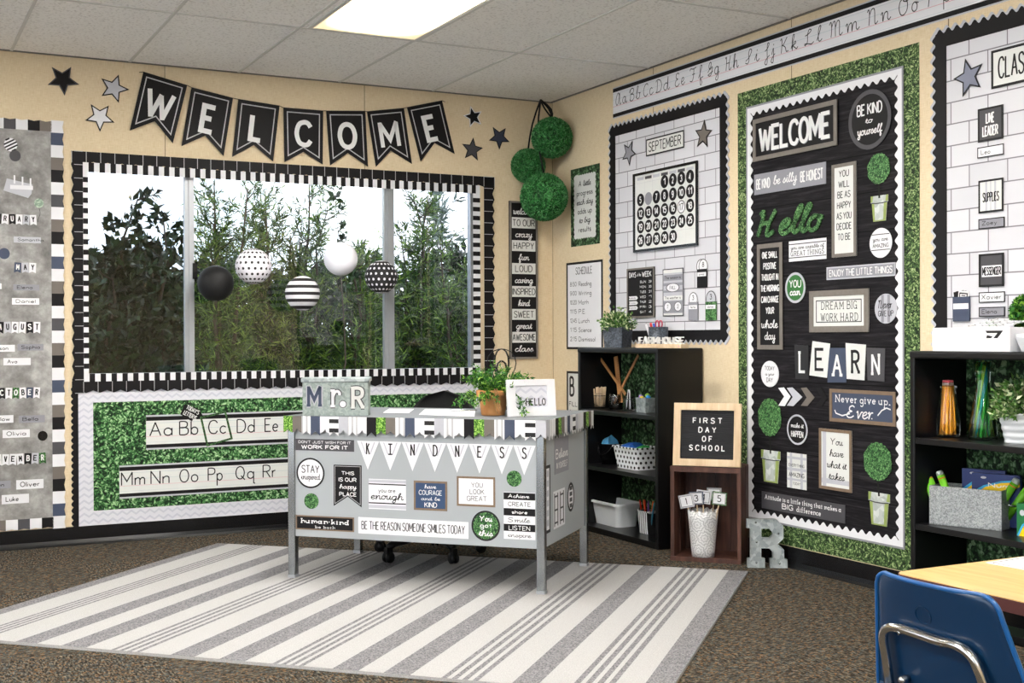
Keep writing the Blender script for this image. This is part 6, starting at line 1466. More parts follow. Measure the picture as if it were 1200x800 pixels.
for k, (cx, cy, col, nm) in enumerate([(-.03, .0, '#c8323a', 'red'), (-.015, .02, '#2f5bc4', 'blue'), (-.022, -.018, '#e9e9ee', 'white')]):
    b = MB(); b.tube([(0, 0, .01), (0, 0, .105), (0, 0, .11), (0, 0, .14)], [.006, .006, .0065, .0065], 10); m_ = b.build('marker', plain(nm+'_marker', col, .4), None, t.matrix_basis @ TM(cx, cy, .0, 0, R(6), R(-10-6*k))); tag(m_, nm+' marker standing in the black cup', 'marker', 'markers in the black cup')
sc = empty('scissors', t.matrix_basis @ TM(.012, -.004, 0), 'scissors with pink handles standing in the black cup', 'scissors')
b = MB(); b.box(-.008, .008, -.001, .001, .02, .115); b.build('blade', M_STEEL, sc)
for s in (-1, 1): b = MB(); b.tube([(s*.017+.015*math.cos(a*PI/7), 0, .13+.02*math.sin(a*PI/7)) for a in range(14)], .004, 6, closed=True); b.build('handle', plain('pink_handle', '#b23a52', .4), sc)
p = ground(745, 405.7, 1.06); q = ground(797, 405.9, 1.06); d_ = Vector((0, -1, 0))
t = empty('wooden_word_block', TM(-.255, p.y-.0, 1.06, RZ), 'pine block carrying the white word FARMHOUSE on the corner bookcase', 'sign')
y0 = hit(744.5, 404, (-.255, 0, 0), (1, 0, 0)).y; y1 = hit(798, 404, (-.255, 0, 0), (1, 0, 0)).y; t.location.y = y0; bl = y0-y1
b = MB(); b.box(0, bl, -.0, .05, 0, .022); b.build('block', M_PINE, t, None, .0015)
mb = MB(); write(mb, 'FARMHOUSE', .006, bl-.006, .021, .06, 0, .135, 'print', track=2.0)
g = MB(); n_ = len(mb.v); g.add([(x, z_-.0, 0) for x, z_, _ in mb.v]+[(x, z_, -.012) for x, z_, _ in mb.v], [f for f in mb.f]+[tuple(reversed([i+n_ for i in f])) for f in mb.f]+[(f[(i+1) % 4], f[i], f[i]+n_, f[(i+1) % 4]+n_) for f in mb.f for i in range(4)])
g.build('lettering', M_LETTER, t, TM(0, .015, 0) @ Matrix.Rotation(PI/2, 4, 'X'))
mb = MB(); mb.prism([(x+bl-.02, y+.011) for x, y in ellipse(.012, .012, 16)], 0, .0006); mb.build('printed_heart', M_PINK, t, Matrix.Rotation(PI/2, 4, 'X'))

# --- upper shelf of the first bookcase
GJ = glass('jar_glass', (.985, .99, .99), .7)
def jar(t, r, h, tint=GJ):
    b = MB(); b.lathe([(r*.9, 0), (r, .006), (r, h*.75), (r*.93, h*.85), (r*.95, h), (r*.9, h), (r*.88, h*.85), (r*.94, h*.74), (r*.94, .009), (.001, .008)], 28); b.build('glass', tint, t)
    b = MB(); b.tube([(r*.985*math.cos(a*PI/12), r*.985*math.sin(a*PI/12), h*.84) for a in range(24)], .002, 5, closed=True); b.build('wire_bail', M_STEEL, t)
z = S1[0]
t = put('glass_jar', 'glass jar packed with wooden craft sticks on the upper shelf', 'jar', 703, 474, z, 0, off=.03); jar(t, .036, .088)
for k in range(34):
    a = 2.4*k; rr = .037*math.sqrt((k+.5)/34); b = MB(); b.box(-.0045, .0045, -.001, .001, 0, .112+.006*math.sin(k*3.1)); c = b.build('craft_stick', M_PINE, None, t.matrix_basis @ TM(rr*.8*math.cos(a), rr*.8*math.sin(a), .009, a, 0, R(6*math.sin(k*1.7)))); tag(c, 'wooden craft stick standing in the packed glass jar', 'stick', 'craft sticks in the jar')
t = put('glass_jar', 'dark glass jar holding three wooden rulers on the upper shelf', 'jar', 722, 474, z, 0, off=.05); jar(t, .04, .09, glass('smoked_glass', (.55, .55, .56), 1.4))
base = t.matrix_basis.translation
def ruler(px0, py0, px1, py1, wd, lb, dz):
    xx = base.x+dz; a_ = hit(px0, py0, (xx, 0, 0), (1, 0, 0)); c_ = hit(px1, py1, (xx, 0, 0), (1, 0, 0)); d = c_-a_; L = d.length
    Z = d.normalized(); Xa = Vector((1, 0, 0)); Y = Z.cross(Xa); m = Matrix.Identity(4)
    for i in range(3): m[i][0] = Xa[i]; m[i][1] = Y[i]; m[i][2] = Z[i]; m[i][3] = a_[i]
    b = MB(); b.box(-.002, .002, -wd/2, wd/2, 0, L); o = b.build('ruler', M_RULER, None, m, .0006); tag(o, lb, 'ruler', 'wooden rulers in the dark jar')
    mb = MB()
    for k in range(int(L/.0125)): mb.box(-.0024, -.002, -wd/2, -wd/2+wd*(.4 if k % 2 else .25), k*.0125, k*.0125+.0012)
    mb.build('printed_scale', M_INK, o)
ruler(733, 462, 704, 420.5, .02, 'wooden ruler leaning left out of the dark jar', -.006); ruler(727.5, 472, 721.5, 417.5, .042, 'broad wooden ruler standing upright at the back of the dark jar', .012); ruler(719.5, 472.5, 748, 416, .018, 'wooden ruler leaning right out of the dark jar', -.0)
t = put('glass_jar', 'short glass jar of black and white pens on the upper shelf', 'jar', 737.5, 475.6, z, 0, off=.03); jar(t, .031, .08)
for k in range(7):
    a = .9*k; b = MB(); b.tube([(0, 0, 0), (0, 0, .085), (0, 0, .09), (0, 0, .112)], [.0045, .0045, .005, .004], 8, M_WHITE if k % 2 else M_BLACKGL); b.add([], []); c = b.build('pen', M_WHITE, None, t.matrix_basis @ TM(.017*math.cos(a), .017*math.sin(a), .009, 0, R(7*math.sin(a)), R(-7*math.cos(a)))); tag(c, 'slim pen standing in the short glass jar', 'pen', 'pens in the short jar')
t = put('metal_caddy', 'small galvanised box of coloured pom-poms on the upper shelf', 'box', 757, 480.5, z, RZ, off=.045)
b = MB(); tub(b, .1, .075, .092, .068, .08, .003, .004, .002); b.build('box', M_GALV, t)
for k, (x, y, zz, cn, co) in enumerate([(-.035, -.01, .08, 'purple', '#8d72c0'), (-.012, -.02, .074, 'yellow', '#e0c63a'), (.002, .008, .09, 'green', '#7fae3a'), (.03, -.006, .08, 'blue', '#2f7fc0')]):
    b = MB(); b.sphere((0, 0, 0), .0145, 14); b.v = [tuple(Vector(v)*(1+.12*math.sin(i*7.7))) for i, v in enumerate(b.v)]; o = b.build('pom_pom', plain(cn+'_fluff', co, .9), None, t.matrix_basis @ Matrix.Translation((x, y, zz))); tag(o, cn+' pom-pom in the small galvanised box', 'pom-pom', 'pom-poms in the galvanised box')
# --- middle shelf
z = S1[1]
t = put('black_bucket', 'small black metal bucket on the middle shelf of the corner bookcase', 'bucket', 715, 541, z, RZ, off=.06)
b = MB(); b.lathe([(.05, 0), (.068, .115), (.072, .117), (.072, .121), (.064, .119), (.047, .005), (.001, .004)], 28); b.build('pail', M_BLACKGL, t)
b = MB(); b.tube([(-.07*math.cos(PI*k/10), -.03-.03*math.sin(PI*k/10), .11-.055*math.sin(PI*k/10)) for k in range(11)], .003, 6); b.build('handle', M_BLACKGL, t)
def crumple(mb, w, d, h, n=7, amp=.3):
    vs = []
    for j in range(n+1):
        for i in range(n+1):
            x, y = i/n*2-1, j/n*2-1; k = max(0, 1-max(abs(x), abs(y))**2.5); vs.append((x*w/2, y*d/2, h*k*(1-amp*rng.random())))
    mb.add(vs, [(j*(n+1)+i, j*(n+1)+i+1, (j+1)*(n+1)+i+1, (j+1)*(n+1)+i) for j in range(n) for i in range(n)]+[tuple(j for j in range(n, -1, -1))+tuple((j)*(n+1) for j in range(1, n+1))+tuple(n*(n+1)+i for i in range(1, n+1))+tuple(j*(n+1)+n for j in range(n-1, 0, -1))], None, False)
b = MB(); crumple(b, .085, .085, .075); o = b.build('plastic_bag', plain('blue_white_film', '#5aa6dc', .3, noise=.5, nscale=25), None, t.matrix_basis @ Matrix.Translation((.0, 0, .098))); tag(o, 'crumpled pale blue plastic bag sticking out of the black bucket', 'bag')
t = put('dotted_basket', 'white basket with black polka dots on the middle shelf', 'basket', 746, 553.5, z, RZ, off=.055)
def mat_flatdots(name, base, dot, sp, r):
    t = NT(name); sx = t.new('SeparateXYZ'); t.link(t.coord(), sx.inputs[0]); u = t.math('ADD', sx.outputs[0], sx.outputs[1]); v = t.math('DIVIDE', sx.outputs[2], sp); row = t.math('FLOOR', v)
    a = t.math('FRACT', t.math('ADD', t.math('ADD', t.math('DIVIDE', u, sp*1.25), t.math('MULTIPLY', t.math('MODULO', row, 2.0), .5)), 40.0)); fx = t.math('MULTIPLY', t.math('SUBTRACT', a, .5), 1.25); fy = t.math('SUBTRACT', t.math('SUBTRACT', v, row), .5)
    d = t.math('SQRT', t.math('ADD', t.math('MULTIPLY', fx, fx), t.math('MULTIPLY', fy, fy))); t.link(t.mix(t.math('LESS_THAN', d, r), base, dot), t.b.inputs['Base Color']); t.b.inputs['Roughness'].default_value = .4; return t.m
b = MB(); tub(b, .25, .17, .21, .14, .125, .004, .025, .008); b.build('tub', mat_flatdots('dotted_plastic', '#e8ebee', '#17171a', .027, .3), t)
b = MB(); crumple(b, .15, .12, .06); o = b.build('folded_cloth', plain('royal_blue_cloth', '#1f57a8', .7, noise=.3), None, t.matrix_basis @ Matrix.Translation((-.035, 0, .095))); tag(o, 'royal blue cloth heaped in the dotted basket', 'cloth')
b = MB(); crumple(b, .075, .1, .05); o = b.build('folded_cloth', plain('bright_green_cloth', '#2f9440', .7, noise=.3), None, t.matrix_basis @ Matrix.Translation((.075, 0, .09))); tag(o, 'bright green cloth at the end of the dotted basket', 'cloth')
# --- bottom shelf
z = S1[2]
t = put('white_bin', 'plain white plastic bin on the bottom shelf of the corner bookcase', 'bin', 722, 616.5, z, RZ, off=.07)
b = MB(); tub(b, .285, .17, .25, .14, .135, .004, .03, .012); b.build('tub', M_WHITEPL, t)
t = put('striped_box', 'white pencil box with black upright bars on the bottom shelf', 'box', 759, 625.5, z, RZ, off=.05)
b = MB(); tub(b, .1, .07, .085, .06, .125, .003, .008, .005); b.build('box', mat_rings('barred_plastic', '#e8ebee', '#17171a', .0155, .5, 0), t)
for k, (cn, co) in enumerate([('red', '#c8321f'), ('orange', '#d9631c'), ('red', '#c8321f'), ('purple', '#6a4a8c'), ('orange', '#d9631c'), ('blue', '#3c7f9c')]):
    b = MB(); b.tube([(0, 0, 0), (0, 0, .15), (0, 0, .156), (0, 0, .175)], [.005, .005, .0055, .004], 8); o = b.build('felt_pen', plain(cn+'_felt_pen', co, .4), None, t.matrix_basis @ TM(-.03+.012*k, .008*math.sin(k*2), .006, 0, 0, R(-16+6*k))); tag(o, cn+' felt pen leaning in the barred pencil box', 'pen', cn+' felt pens in the barred box')

# --- crate, letter board, bucket and metal letter
G1, G2 = ground(785.5, 656.2), ground(868.5, 661.3); cx_ = G2-G1; cw = cx_.length; cx_.normalize(); CM = Matrix.Translation(G1) @ Matrix.Rotation(math.atan2(cx_.y, cx_.x), 4, 'Z'); CH, CDp = .472, .27
t = empty('wooden_crate', CM, 'dark stained wooden crate standing on end beside the corner bookcase', 'crate')
T = .02
for x in (0, cw-T):
    for k in range(2): b = MB(); b.box(x, x+T, .005+k*CDp*.5, .005+(k+.96)*CDp*.5-.004, T if 0 else .0, CH); b.build('side_board', M_DKWOOD, t, None, .002)
for zz in (0, CH-T): b = MB(); b.box(T, cw-T, 0, CDp-.01, zz, zz+T); b.build('end_board', M_DKWOOD, t, None, .002)
for k in range(4): b = MB(); b.box(T+(cw-2*T)*k/4+.001, T+(cw-2*T)*(k+1)/4-.001, CDp-.014, CDp-.002, T, CH-T); b.build('back_slat', M_DKWOOD, t)
b = MB(); b.box(0, cw, -.002, .016, CH-.026, CH); b.box(0, cw, -.002, .016, 0, .022); b.build('front_cleat', M_DKWOOD, t)
la = hit(787.3, 543.4, G1, cx_.cross(Vector((0, 0, 1)))); lb_ = hit(866.8, 543.4, G1, cx_.cross(Vector((0, 0, 1)))); lw = (lb_-la).length; lh = .315
lm = CM @ Matrix.Translation(((la-G1).dot(cx_)+lw/2, .03, CH+.001)) @ Matrix.Rotation(R(-7), 4, 'X') @ Matrix.Rotation(PI/2, 4, 'X') @ Matrix.Translation((0, lh/2, 0))
t = empty('letter_board', lm, 'black felt letter board reading FIRST DAY OF SCHOOL in a pine frame on the crate', 'letter board')
b = MB(); b.frame(lw, lh, .036, -.01, .014); b.build('frame', M_PINE, t, None, .002)
def mat_felt():
    t = NT('ribbed_felt'); sx = t.new('SeparateXYZ'); t.link(t.coord(), sx.inputs[0]); f = t.math('PINGPONG', t.math('MULTIPLY', sx.outputs[1], 1/.0075), .5)
    t.b.inputs['Base Color'].default_value = lin('#222226'); t.b.inputs['Roughness'].default_value = .9; t.bump(f, 1.0, .004); return t.m
b = MB(); b.box(-lw/2+.03, lw/2-.03, -lh/2+.03, lh/2-.03, -.01, .003); fe = b.build('felt', mat_felt(), t)
mb = MB(); iw, ih = lw-.072, lh-.072
for tx, y, w_ in (('FIRST', .21, .56), ('DAY', .4, .34), ('OF', .585, .2), ('SCHOOL', .77, .68)): write(mb, tx, -iw*w_/2, iw*w_/2, ih*(.5-y-.062), ih*(.5-y+.062), .0045, .17, 'print', track=6.0)
mb.build('lettering', M_LETTER, fe)
bp_ = ground(824, 651.5, .02); 
t = empty('lace_bucket', TM(bp_.x, bp_.y, .0205), 'white metal bucket with a pierced lace pattern inside the crate', 'bucket')
bh_, rb, rt = .235, .056, .076
def mat_lace():
    t = NT('pierced_lace_metal'); v = t.coord(); sx = t.new('SeparateXYZ'); t.link(v, sx.inputs[0])
    ang = t.math('MULTIPLY', t.math('ARCTAN2', sx.outputs[1], sx.outputs[0]), 6/(2*PI)); zz = t.math('DIVIDE', sx.outputs[2], .066); row = t.math('FLOOR', zz)
    fx = t.math('SUBTRACT', t.math('FRACT', t.math('ADD', t.math('ADD', ang, 20.0), t.math('MULTIPLY', t.math('MODULO', row, 2.0), .5))), .5); fy = t.math('SUBTRACT', t.math('SUBTRACT', zz, row), .5)
    d = t.math('SQRT', t.math('ADD', t.math('MULTIPLY', fx, fx), t.math('MULTIPLY', fy, fy))); pet = t.math('MULTIPLY', t.math('SINE', t.math('MULTIPLY', t.math('ARCTAN2', fy, fx), 8.0)), .04)
    r = t.math('FRACT', t.math('MULTIPLY', t.math('ADD', d, pet), 4.6)); f = t.math('LESS_THAN', r, .28)
    t.link(t.mix(t.math('MULTIPLY', f, .6), '#e2e2e3', '#7c7c82'), t.b.inputs['Base Color']); t.b.inputs['Roughness'].default_value = .45; return t.m
b = MB(); nn = 56; lo = []
for f in np.linspace(0, 1, 8):
    r_ = rb+(rt-rb)*f; lo.append([(r_*math.cos(2*PI*k/nn), r_*math.sin(2*PI*k/nn), f*(bh_-.012)+(f == 1)*.012*abs(math.sin(PI*k/4))) for k in range(nn)])
li = [[(x*.96, y*.96, z_) for x, y, z_ in l] for l in reversed(lo)]; li[-1] = [(x, y, .004) for x, y, _ in li[-1]]
loft(b, lo+li, None, True, True, True); b.build('pail', mat_lace(), t)
for k, (px, py, num, rot, cm, dy) in enumerate([(804.5, 587, '1', 12, M_LTGREY, -.02), (816, 583.5, '3', 4, M_NAVY, 0), (824.5, 582, '4', -6, M_WHITE, .01), (837, 579, '2', 0, M_GREY, .03), (843, 584, '5', -4, M_TURF, -.025)]):
    yy = CM.inverted() @ t.matrix_basis.translation; n_ = Vector((cx_.y, -cx_.x, 0)); pc = hit(px, py, t.matrix_basis.translation-n_*dy, n_); foot = t.matrix_basis.translation-n_*dy*.5+cx_*((pc-t.matrix_basis.translation).dot(cx_)*.35)+Vector((0, 0, .02))
    m = Matrix.Translation(pc) @ Matrix.Rotation(math.atan2(cx_.y, cx_.x), 4, 'Z') @ Matrix.Rotation(PI/2, 4, 'X') @ Matrix.Rotation(R(rot), 4, 'Z')
    s = empty('number_paddle', m, 'square paddle numbered '+num+' on a wooden stick in the lace bucket', 'sign', 'number paddles in the lace bucket')
    cw_ = .066; b = MB(); b.prism(rect(cw_*1.12, cw_), 0, .003); cc = b.build('card', cm, s)
    b = MB(); b.prism(rect(cw_*.98, cw_*.86), .003, .0034); pl = b.build('white_panel', M_WHITE, cc); b = MB(); b.frame(cw_*.94, cw_*.82, .002, .0034, .0038); b.build('printed_line', M_INK, cc)
    b = MB(); write(b, num, -cw_*(.06 if num == '1' else .16), cw_*(.06 if num == '1' else .16), -cw_*.26, cw_*.26, .0042, .12, 'slab'); b.build('lettering', M_INK, cc)
    fl = m.inverted() @ foot; b = MB(); b.tube([(0, -.02, -.003), tuple(fl)], .0035, 6); b.build('stick', M_PINE, s)
ra, rb_ = ground(875.5, 664.8), ground(922.8, 665.4); rd = rb_-ra; rw = rd.length
U = lambda x, y: ((x-60)/(555-60)*rw, (733-y)/(733-122)*.236)
t = empty('metal_letter', Matrix.Translation(ra+Vector((0, 0, 0))) @ Matrix.Rotation(math.atan2(rd.y, rd.x), 4, 'Z') @ Matrix.Rotation(R(-3), 4, 'X') @ Matrix.Rotation(PI/2, 4, 'X'), 'galvanised metal letter R standing on the floor against the hedge board', 'letter')
OUT = [(60, 128), (400, 122), (425, 128), (510, 215), (510, 365), (440, 435), (515, 505), (515, 620), (555, 625), (555, 733), (340, 733), (340, 620), (375, 610), (375, 535), (335, 490), (235, 490), (235, 612), (280, 618), (280, 733), (65, 733), (65, 620), (100, 612), (100, 240), (60, 240)]
HO = [(240, 245), (335, 245), (375, 290), (375, 322), (340, 358), (240, 358)]
b = MB(); prism_hole(b, [U(*p) for p in OUT], [U(*p) for p in HO], -.035, -.004); b.build('back_plate', M_GALV, t)
b = MB(); oo = [U(*p) for p in OUT]; ca = sum(oo[i-1][0]*p[1]-p[0]*oo[i-1][1] for i, p in enumerate(oo)) > 0; oo = oo if ca else oo[::-1]
b.ring(oo, inset(oo, .0022), -.036, .006); hh = [U(*p) for p in HO]; hh = hh if sum(hh[i-1][0]*p[1]-p[0]*hh[i-1][1] for i, p in enumerate(hh)) > 0 else hh[::-1]; b.ring(inset(hh, -.0022), hh, -.036, .006); b.build('rim', M_GALV, t)
for k, (x, y) in enumerate([(172, 170), (450, 305), (180, 415), (175, 670), (460, 680)]):
    u_, v_ = U(x, y); b = MB(); b.lathe([(.005, 0), (.005, .002), (.0025, .0035), (.001, .0036)], 12); b.build('rivet', M_STEEL, t, Matrix.Translation((u_, v_, -.004)))

# --- second bookcase
z = 1.06
y0 = hit(1092.8, 409, (-.27, 0, 0), (1, 0, 0)).y; y1 = hit(1183.4, 409, (-.27, 0, 0), (1, 0, 0)).y; bl = y0-y1; zt = hit(1138, 383.5, (-.27, 0, 0), (1, 0, 0)).z-1.06
t = empty('white_carton', TM(-.27, y0, 1.06, RZ), 'white cardboard box lying on top of the second bookcase', 'box')
b = MB(); b.box(0, bl, 0, .115, 0, zt); b.build('carton', M_WHITE, t, None, .002)
b = MB(); b.box(0, bl*.65, -.0015, 0, zt*.16, zt*.84); b.build('front_flap', M_WHITE, t)
mb = MB(); mb.prism([(bl*.7, zt*.86), (bl*.92, zt*.86), (bl*.85, zt*.55), (bl*.8, zt*.55), (bl*.85, zt*.76), (bl*.72, zt*.76)], 0, .0006); mb.prism([(bl*.71, zt*.55), (bl*.72, zt*.68), (bl*.79, zt*.62), (bl*.77, zt*.55)], 0, .0006); mb.build('printed_mark', M_INK, t, Matrix.Rotation(PI/2, 4, 'X'))
q0 = [(.12, .02), (.38, .02), (.43, .17), (.19, .19)]
t2 = empty('sticker_sheet', TM(-.25, y0, 1.06+zt+.0012, RZ, R(13)), 'white sheet of small round stickers lying on the white carton', 'stickers')
P = [(bl*.36, -.0), (bl*.9, .0), (bl*1.0, .13), (bl*.45, .15)]
b = MB(); b.prism(P, 0, .001); sh = b.build('sheet', M_WHITE, t2)
for k in range(18):
    f, g_ = (k % 6+.5)/6, (k//6+.5)/3; a = Vector(P[0]).lerp(Vector(P[1]), f); c = Vector(P[3]).lerp(Vector(P[2]), f); q = a.lerp(c, g_); b = MB(); b.prism(ellipse(.027, .034, 20), .001, .0014, (M_DKGREY, M_GREEN, M_GREY, M_LTGREY)[(k*7) % 4]); b.prism(ellipse(.018, .024, 16), .0014, .0017, M_WHITE); b.build('sticker', M_DKGREY, sh, Matrix.Translation((q.x, q.y, 0)))
t = put('boxwood_ball_plant', 'round boxwood ball in a black square pot behind the white bowl on the second bookcase', 'plant', 1208, 407.5, 1.06, RZ, off=.11)
b = MB(); loft(b, [[(x, y, z_) for x, y in rrect(w_, w_, .006, 2)] for w_, z_ in ((.1, 0), (.125, .085), (.117, .085), (.115, .07))], None, False, True, True); b.build('pot', M_BLACKGL, t)
b = MB(); b.sphere((0, 0, .145), .062, 20); b.build('ball', M_BALL, t); n = 1100; P_ = rng.normal(size=(n, 3)); P_ /= np.linalg.norm(P_, axis=1, keepdims=True); leaves_mesh('foliage', P_*.06+np.array([0, 0, .145]), P_+rng.normal(size=(n, 3))*.7, .022, .014, LF_FERN, t)
t = put('white_bowl', 'small white ceramic bowl in front of the black pot on the second bookcase', 'bowl', 1207, 411, 1.06, 0, off=-.02)
b = MB(); b.lathe([(.028, 0), (.03, .004), (.048, .05), (.05, .066), (.046, .066), (.043, .05), (.024, .008), (.001, .007)], 28); b.build('bowl', M_WHITEPL, t)
z = S2[0]
t = put('pencil_bottle', 'clear glass milk bottle full of yellow pencils on the second bookcase', 'bottle', 1111.5, 512.5, z, 0, off=.03)
b = MB(); b.lathe([(.042, 0), (.045, .006), (.046, .06), (.042, .1), (.03, .165), (.028, .19), (.033, .196), (.033, .205), (.027, .205), (.025, .19), (.027, .165), (.039, .1), (.043, .06), (.041, .01), (.001, .008)], 32); b.build('glass', GJ, t)
M_PY = plain('pencil_yellow', '#f5a80f', .35); M_ERS = plain('pink_eraser', '#d8606c', .7); M_FER = plain('ferrule_metal', '#c9c3b8', .3, .8); pen0 = None
for k in range(15):
    a = 2.4*k; rr = math.sqrt((k+.5)/15); bx_, by_ = .032*rr*math.cos(a), .032*rr*math.sin(a); tx, ty = .019*rr*math.cos(a+.3), .019*rr*math.sin(a+.3); d = Vector((tx-bx_, ty-by_, .2)).normalized(); m = t.matrix_basis @ Matrix.Translation((bx_, by_, .01)) @ Vector((0, 0, 1)).rotation_difference(d).to_matrix().to_4x4()
    if pen0 is None:
        b = MB(); b.tube([(0, 0, 0), (0, 0, .195)], .0042, 6); b.sm = [False]*len(b.sm); pen0 = b.build('pencil', M_PY, None, m); tag(pen0, 'yellow pencil standing eraser up in the milk bottle', 'pencil', 'pencils in the milk bottle')
        b = MB(); b.tube([(0, 0, .195), (0, 0, .207)], .0045, 10); b.build('ferrule', M_FER, pen0); b = MB(); b.tube([(0, 0, .207), (0, 0, .215), (0, 0, .217)], [.004, .004, .002], 10); b.build('eraser', M_ERS, pen0)
    else: copy_tree(pen0, None, m)
t = put('glass_vase', 'tall flared glass vase of green straws on the second bookcase', 'vase', 1152, 511.5, z, 0, off=.06)
vp = [(.052, 0), (.055, .005), (.05, .07), (.036, .15), (.026, .21), (.028, .25), (.036, .3)]
b = MB(); b.lathe(vp+[(r_-.003, z_) for r_, z_ in reversed(vp[1:])]+[(.001, .006)], 32); b.build('glass', glass('green_tinted_glass', (.9, .98, .92), .8), t)
cols_ = [('green', '#3fb545'), ('dark green', '#238a3a'), ('lime', '#a8cc4a'), ('teal', '#2a93a0')]
for k in range(20):
    a = 2.4*k; rr = math.sqrt((k+.5)/20); bx_, by_ = .042*rr*math.cos(a), .042*rr*math.sin(a); tx, ty = .03*rr*math.cos(a+2.1), .03*rr*math.sin(a+2.1); d = Vector((tx-bx_, ty-by_, .285)).normalized(); cn, co = cols_[(k*3) % 4]
    b = MB(); b.tube([(0, 0, 0), (0, 0, .285+.005*(k % 3))], .0036, 8); o = b.build('straw', plain(cn.replace(' ', '_')+'_straw', co, .35), None, t.matrix_basis @ Matrix.Translation((bx_, by_, .01)) @ Vector((0, 0, 1)).rotation_difference(d).to_matrix().to_4x4()); tag(o, cn+' straw standing in the tall flared vase', 'straw', cn+' straws in the vase')
t = put('potted_plant', 'leafy pale-tipped plant in a white ribbed pot cut by the right edge', 'plant', 1197, 519.5, z, 0, off=.075)
b = MB(); pr2 = []
for k in range(25): f = k/24; pr2.append((.058+.022*f+.0018*math.cos(f*PI*8), f*.105))
b.lathe([(.05, 0)]+pr2+[(.083, .106), (.083, .112), (.076, .112), (.074, .09), (.001, .088)], 36); b.build('pot', M_WHITEPL, t)
bushy(t, .125, .15, .1, 1500, .026, .013, mat_leaf('pale_tipped_leaf', '#2c5420', '#5f8a3c', '#dfe3bd'))
z = S2[1]
pa, pb_ = ground(1089, 613.8, z), ground(1173.6, 622.4, z); bd_ = pb_-pa; bw_ = bd_.length; ang = math.atan2(bd_.y, bd_.x); bh_ = .152
BM = Matrix.Translation((pa.x, pa.y, z)) @ Matrix.Rotation(ang, 4, 'Z')
t = empty('galvanised_bin', BM, 'mottled galvanised metal bin holding glue sticks and crayon boxes on the second bookcase', 'bin')
BDp = .14; b = MB(); o = [(0, 0), (bw_, 0), (bw_, BDp), (0, BDp)]; i_ = inset(o, .003); b.ring(o, i_, 0, bh_); b.prism(o, 0, .003); b.build('box', mat_galv('mottled_bin', '#6d7174', '#aeb2b3', 240, .3, .5), t)
b = MB(); b.tube([(bw_+.001, .03, bh_*.66), (bw_+.035, .035, bh_*.62), (bw_+.04, BDp/2, bh_*.6), (bw_+.035, BDp-.035, bh_*.62), (bw_+.001, BDp-.03, bh_*.66)], .0028, 6); b.build('wire_handle', M_STEEL, t)
M_LIME = plain('lime_barrel', '#6fbf2c', .4); M_CAPG = plain('translucent_cap', '#a9b5ae', .3); g0 = None
for k, (x, y, ry, rx) in enumerate([(.06, .05, -28, -4), (.052, .028, -30, -10), (.105, .04, -24, -4), (bw_-.075, .05, 30, -6), (bw_-.035, .085, 34, 0)]):
    m = BM @ TM(x, y, .006, 0, R(rx), R(ry)) @ Matrix.Translation((0, 0, .035 if abs(ry) > 20 else 0)); lb = ['leftmost', 'lower left', 'third from the left', 'right leaning', 'rear right'][k]+' lime green glue stick in the galvanised bin'
    if g0 is None:
        b = MB(); b.tube([(0, 0, 0), (0, 0, .165)], .015, 16); g0 = b.build('glue_stick', M_LIME, None, m); b = MB(); b.tube([(0, 0, .165), (0, 0, .178), (0, 0, .184)], [.0148, .014, .01], 16); b.build('cap', M_CAPG, g0)
        b = MB(); b.tube([(0, 0, .15), (0, 0, .154)], .0153, 16); b.build('orange_band', plain('orange_band', '#d8672c', .4), g0); tag(g0, lb, 'glue stick', 'glue sticks in the galvanised bin')
    else: copy_tree(g0, None, m, lb)
M_CBOX = plain('navy_carton', '#28386e', .4); M_CY = plain('yellow_swoosh', '#f0c81e', .4); M_CB = plain('cyan_swoosh', '#3aa0d0', .4)
def carton(M_, w_, h_, d_, label, text, base, name='crayon_box', group='crayon boxes in the galvanised bin', dy=.62, sy=.42):
    t = empty(name, M_, label, 'box', group); b = MB(); b.box(0, w_, 0, d_, 0, h_); b.build('carton', base, t, None, .001)
    mb = MB(); mb.prism([(w_*.1, 0), (w_*.3, h_*.3), (w_*.62, h_*.52), (w_, h_*.62), (w_, h_*.4), (w_*.7, 0)], 0, .0005, M_CY); mb.prism([(0, 0), (w_*.1, 0), (w_*.3, h_*.3), (w_*.62, h_*.52), (w_, h_*.62), (w_, h_*.7), (w_*.6, h_*.6), (w_*.25, h_*.36)], 0, .0008, M_CB); mb.prism([(x+w_*.25, y+h_*.72) for x, y in ellipse(.022, .022, 20)], 0, .0006, M_LTGREY)
    mb.v = [(x, h_*dy+y*sy, z_) for x, y, z_ in mb.v]; mb.build('printed_swoosh', M_CY, t, Matrix.Rotation(PI/2, 4, 'X'))
    if text: mb = MB(); write(mb, text, w_*.35, w_*.8, h_*.745, h_*.83, .0012, .17, 'print'); mb.build('lettering', M_LETTER, t, Matrix.Rotation(PI/2, 4, 'X'))
carton(BM @ TM(.135, .085, .005), .185, .2, .024, 'navy and yellow crayon box at the front of the galvanised bin', 'Num', M_CBOX)
carton(BM @ TM(.085, .113, .005), .17, .212, .02, 'navy and yellow crayon box behind the first one in the bin', None, M_CBOX)
pa = ground(1187, 627.5, z); carton(TM(pa.x+.02, pa.y, z, RZ), .1, .12, .035, 'green and yellow crayon box beside the galvanised bin', None, plain('green_carton', '#1f6b3c', .4), group=None, dy=0, sy=1)

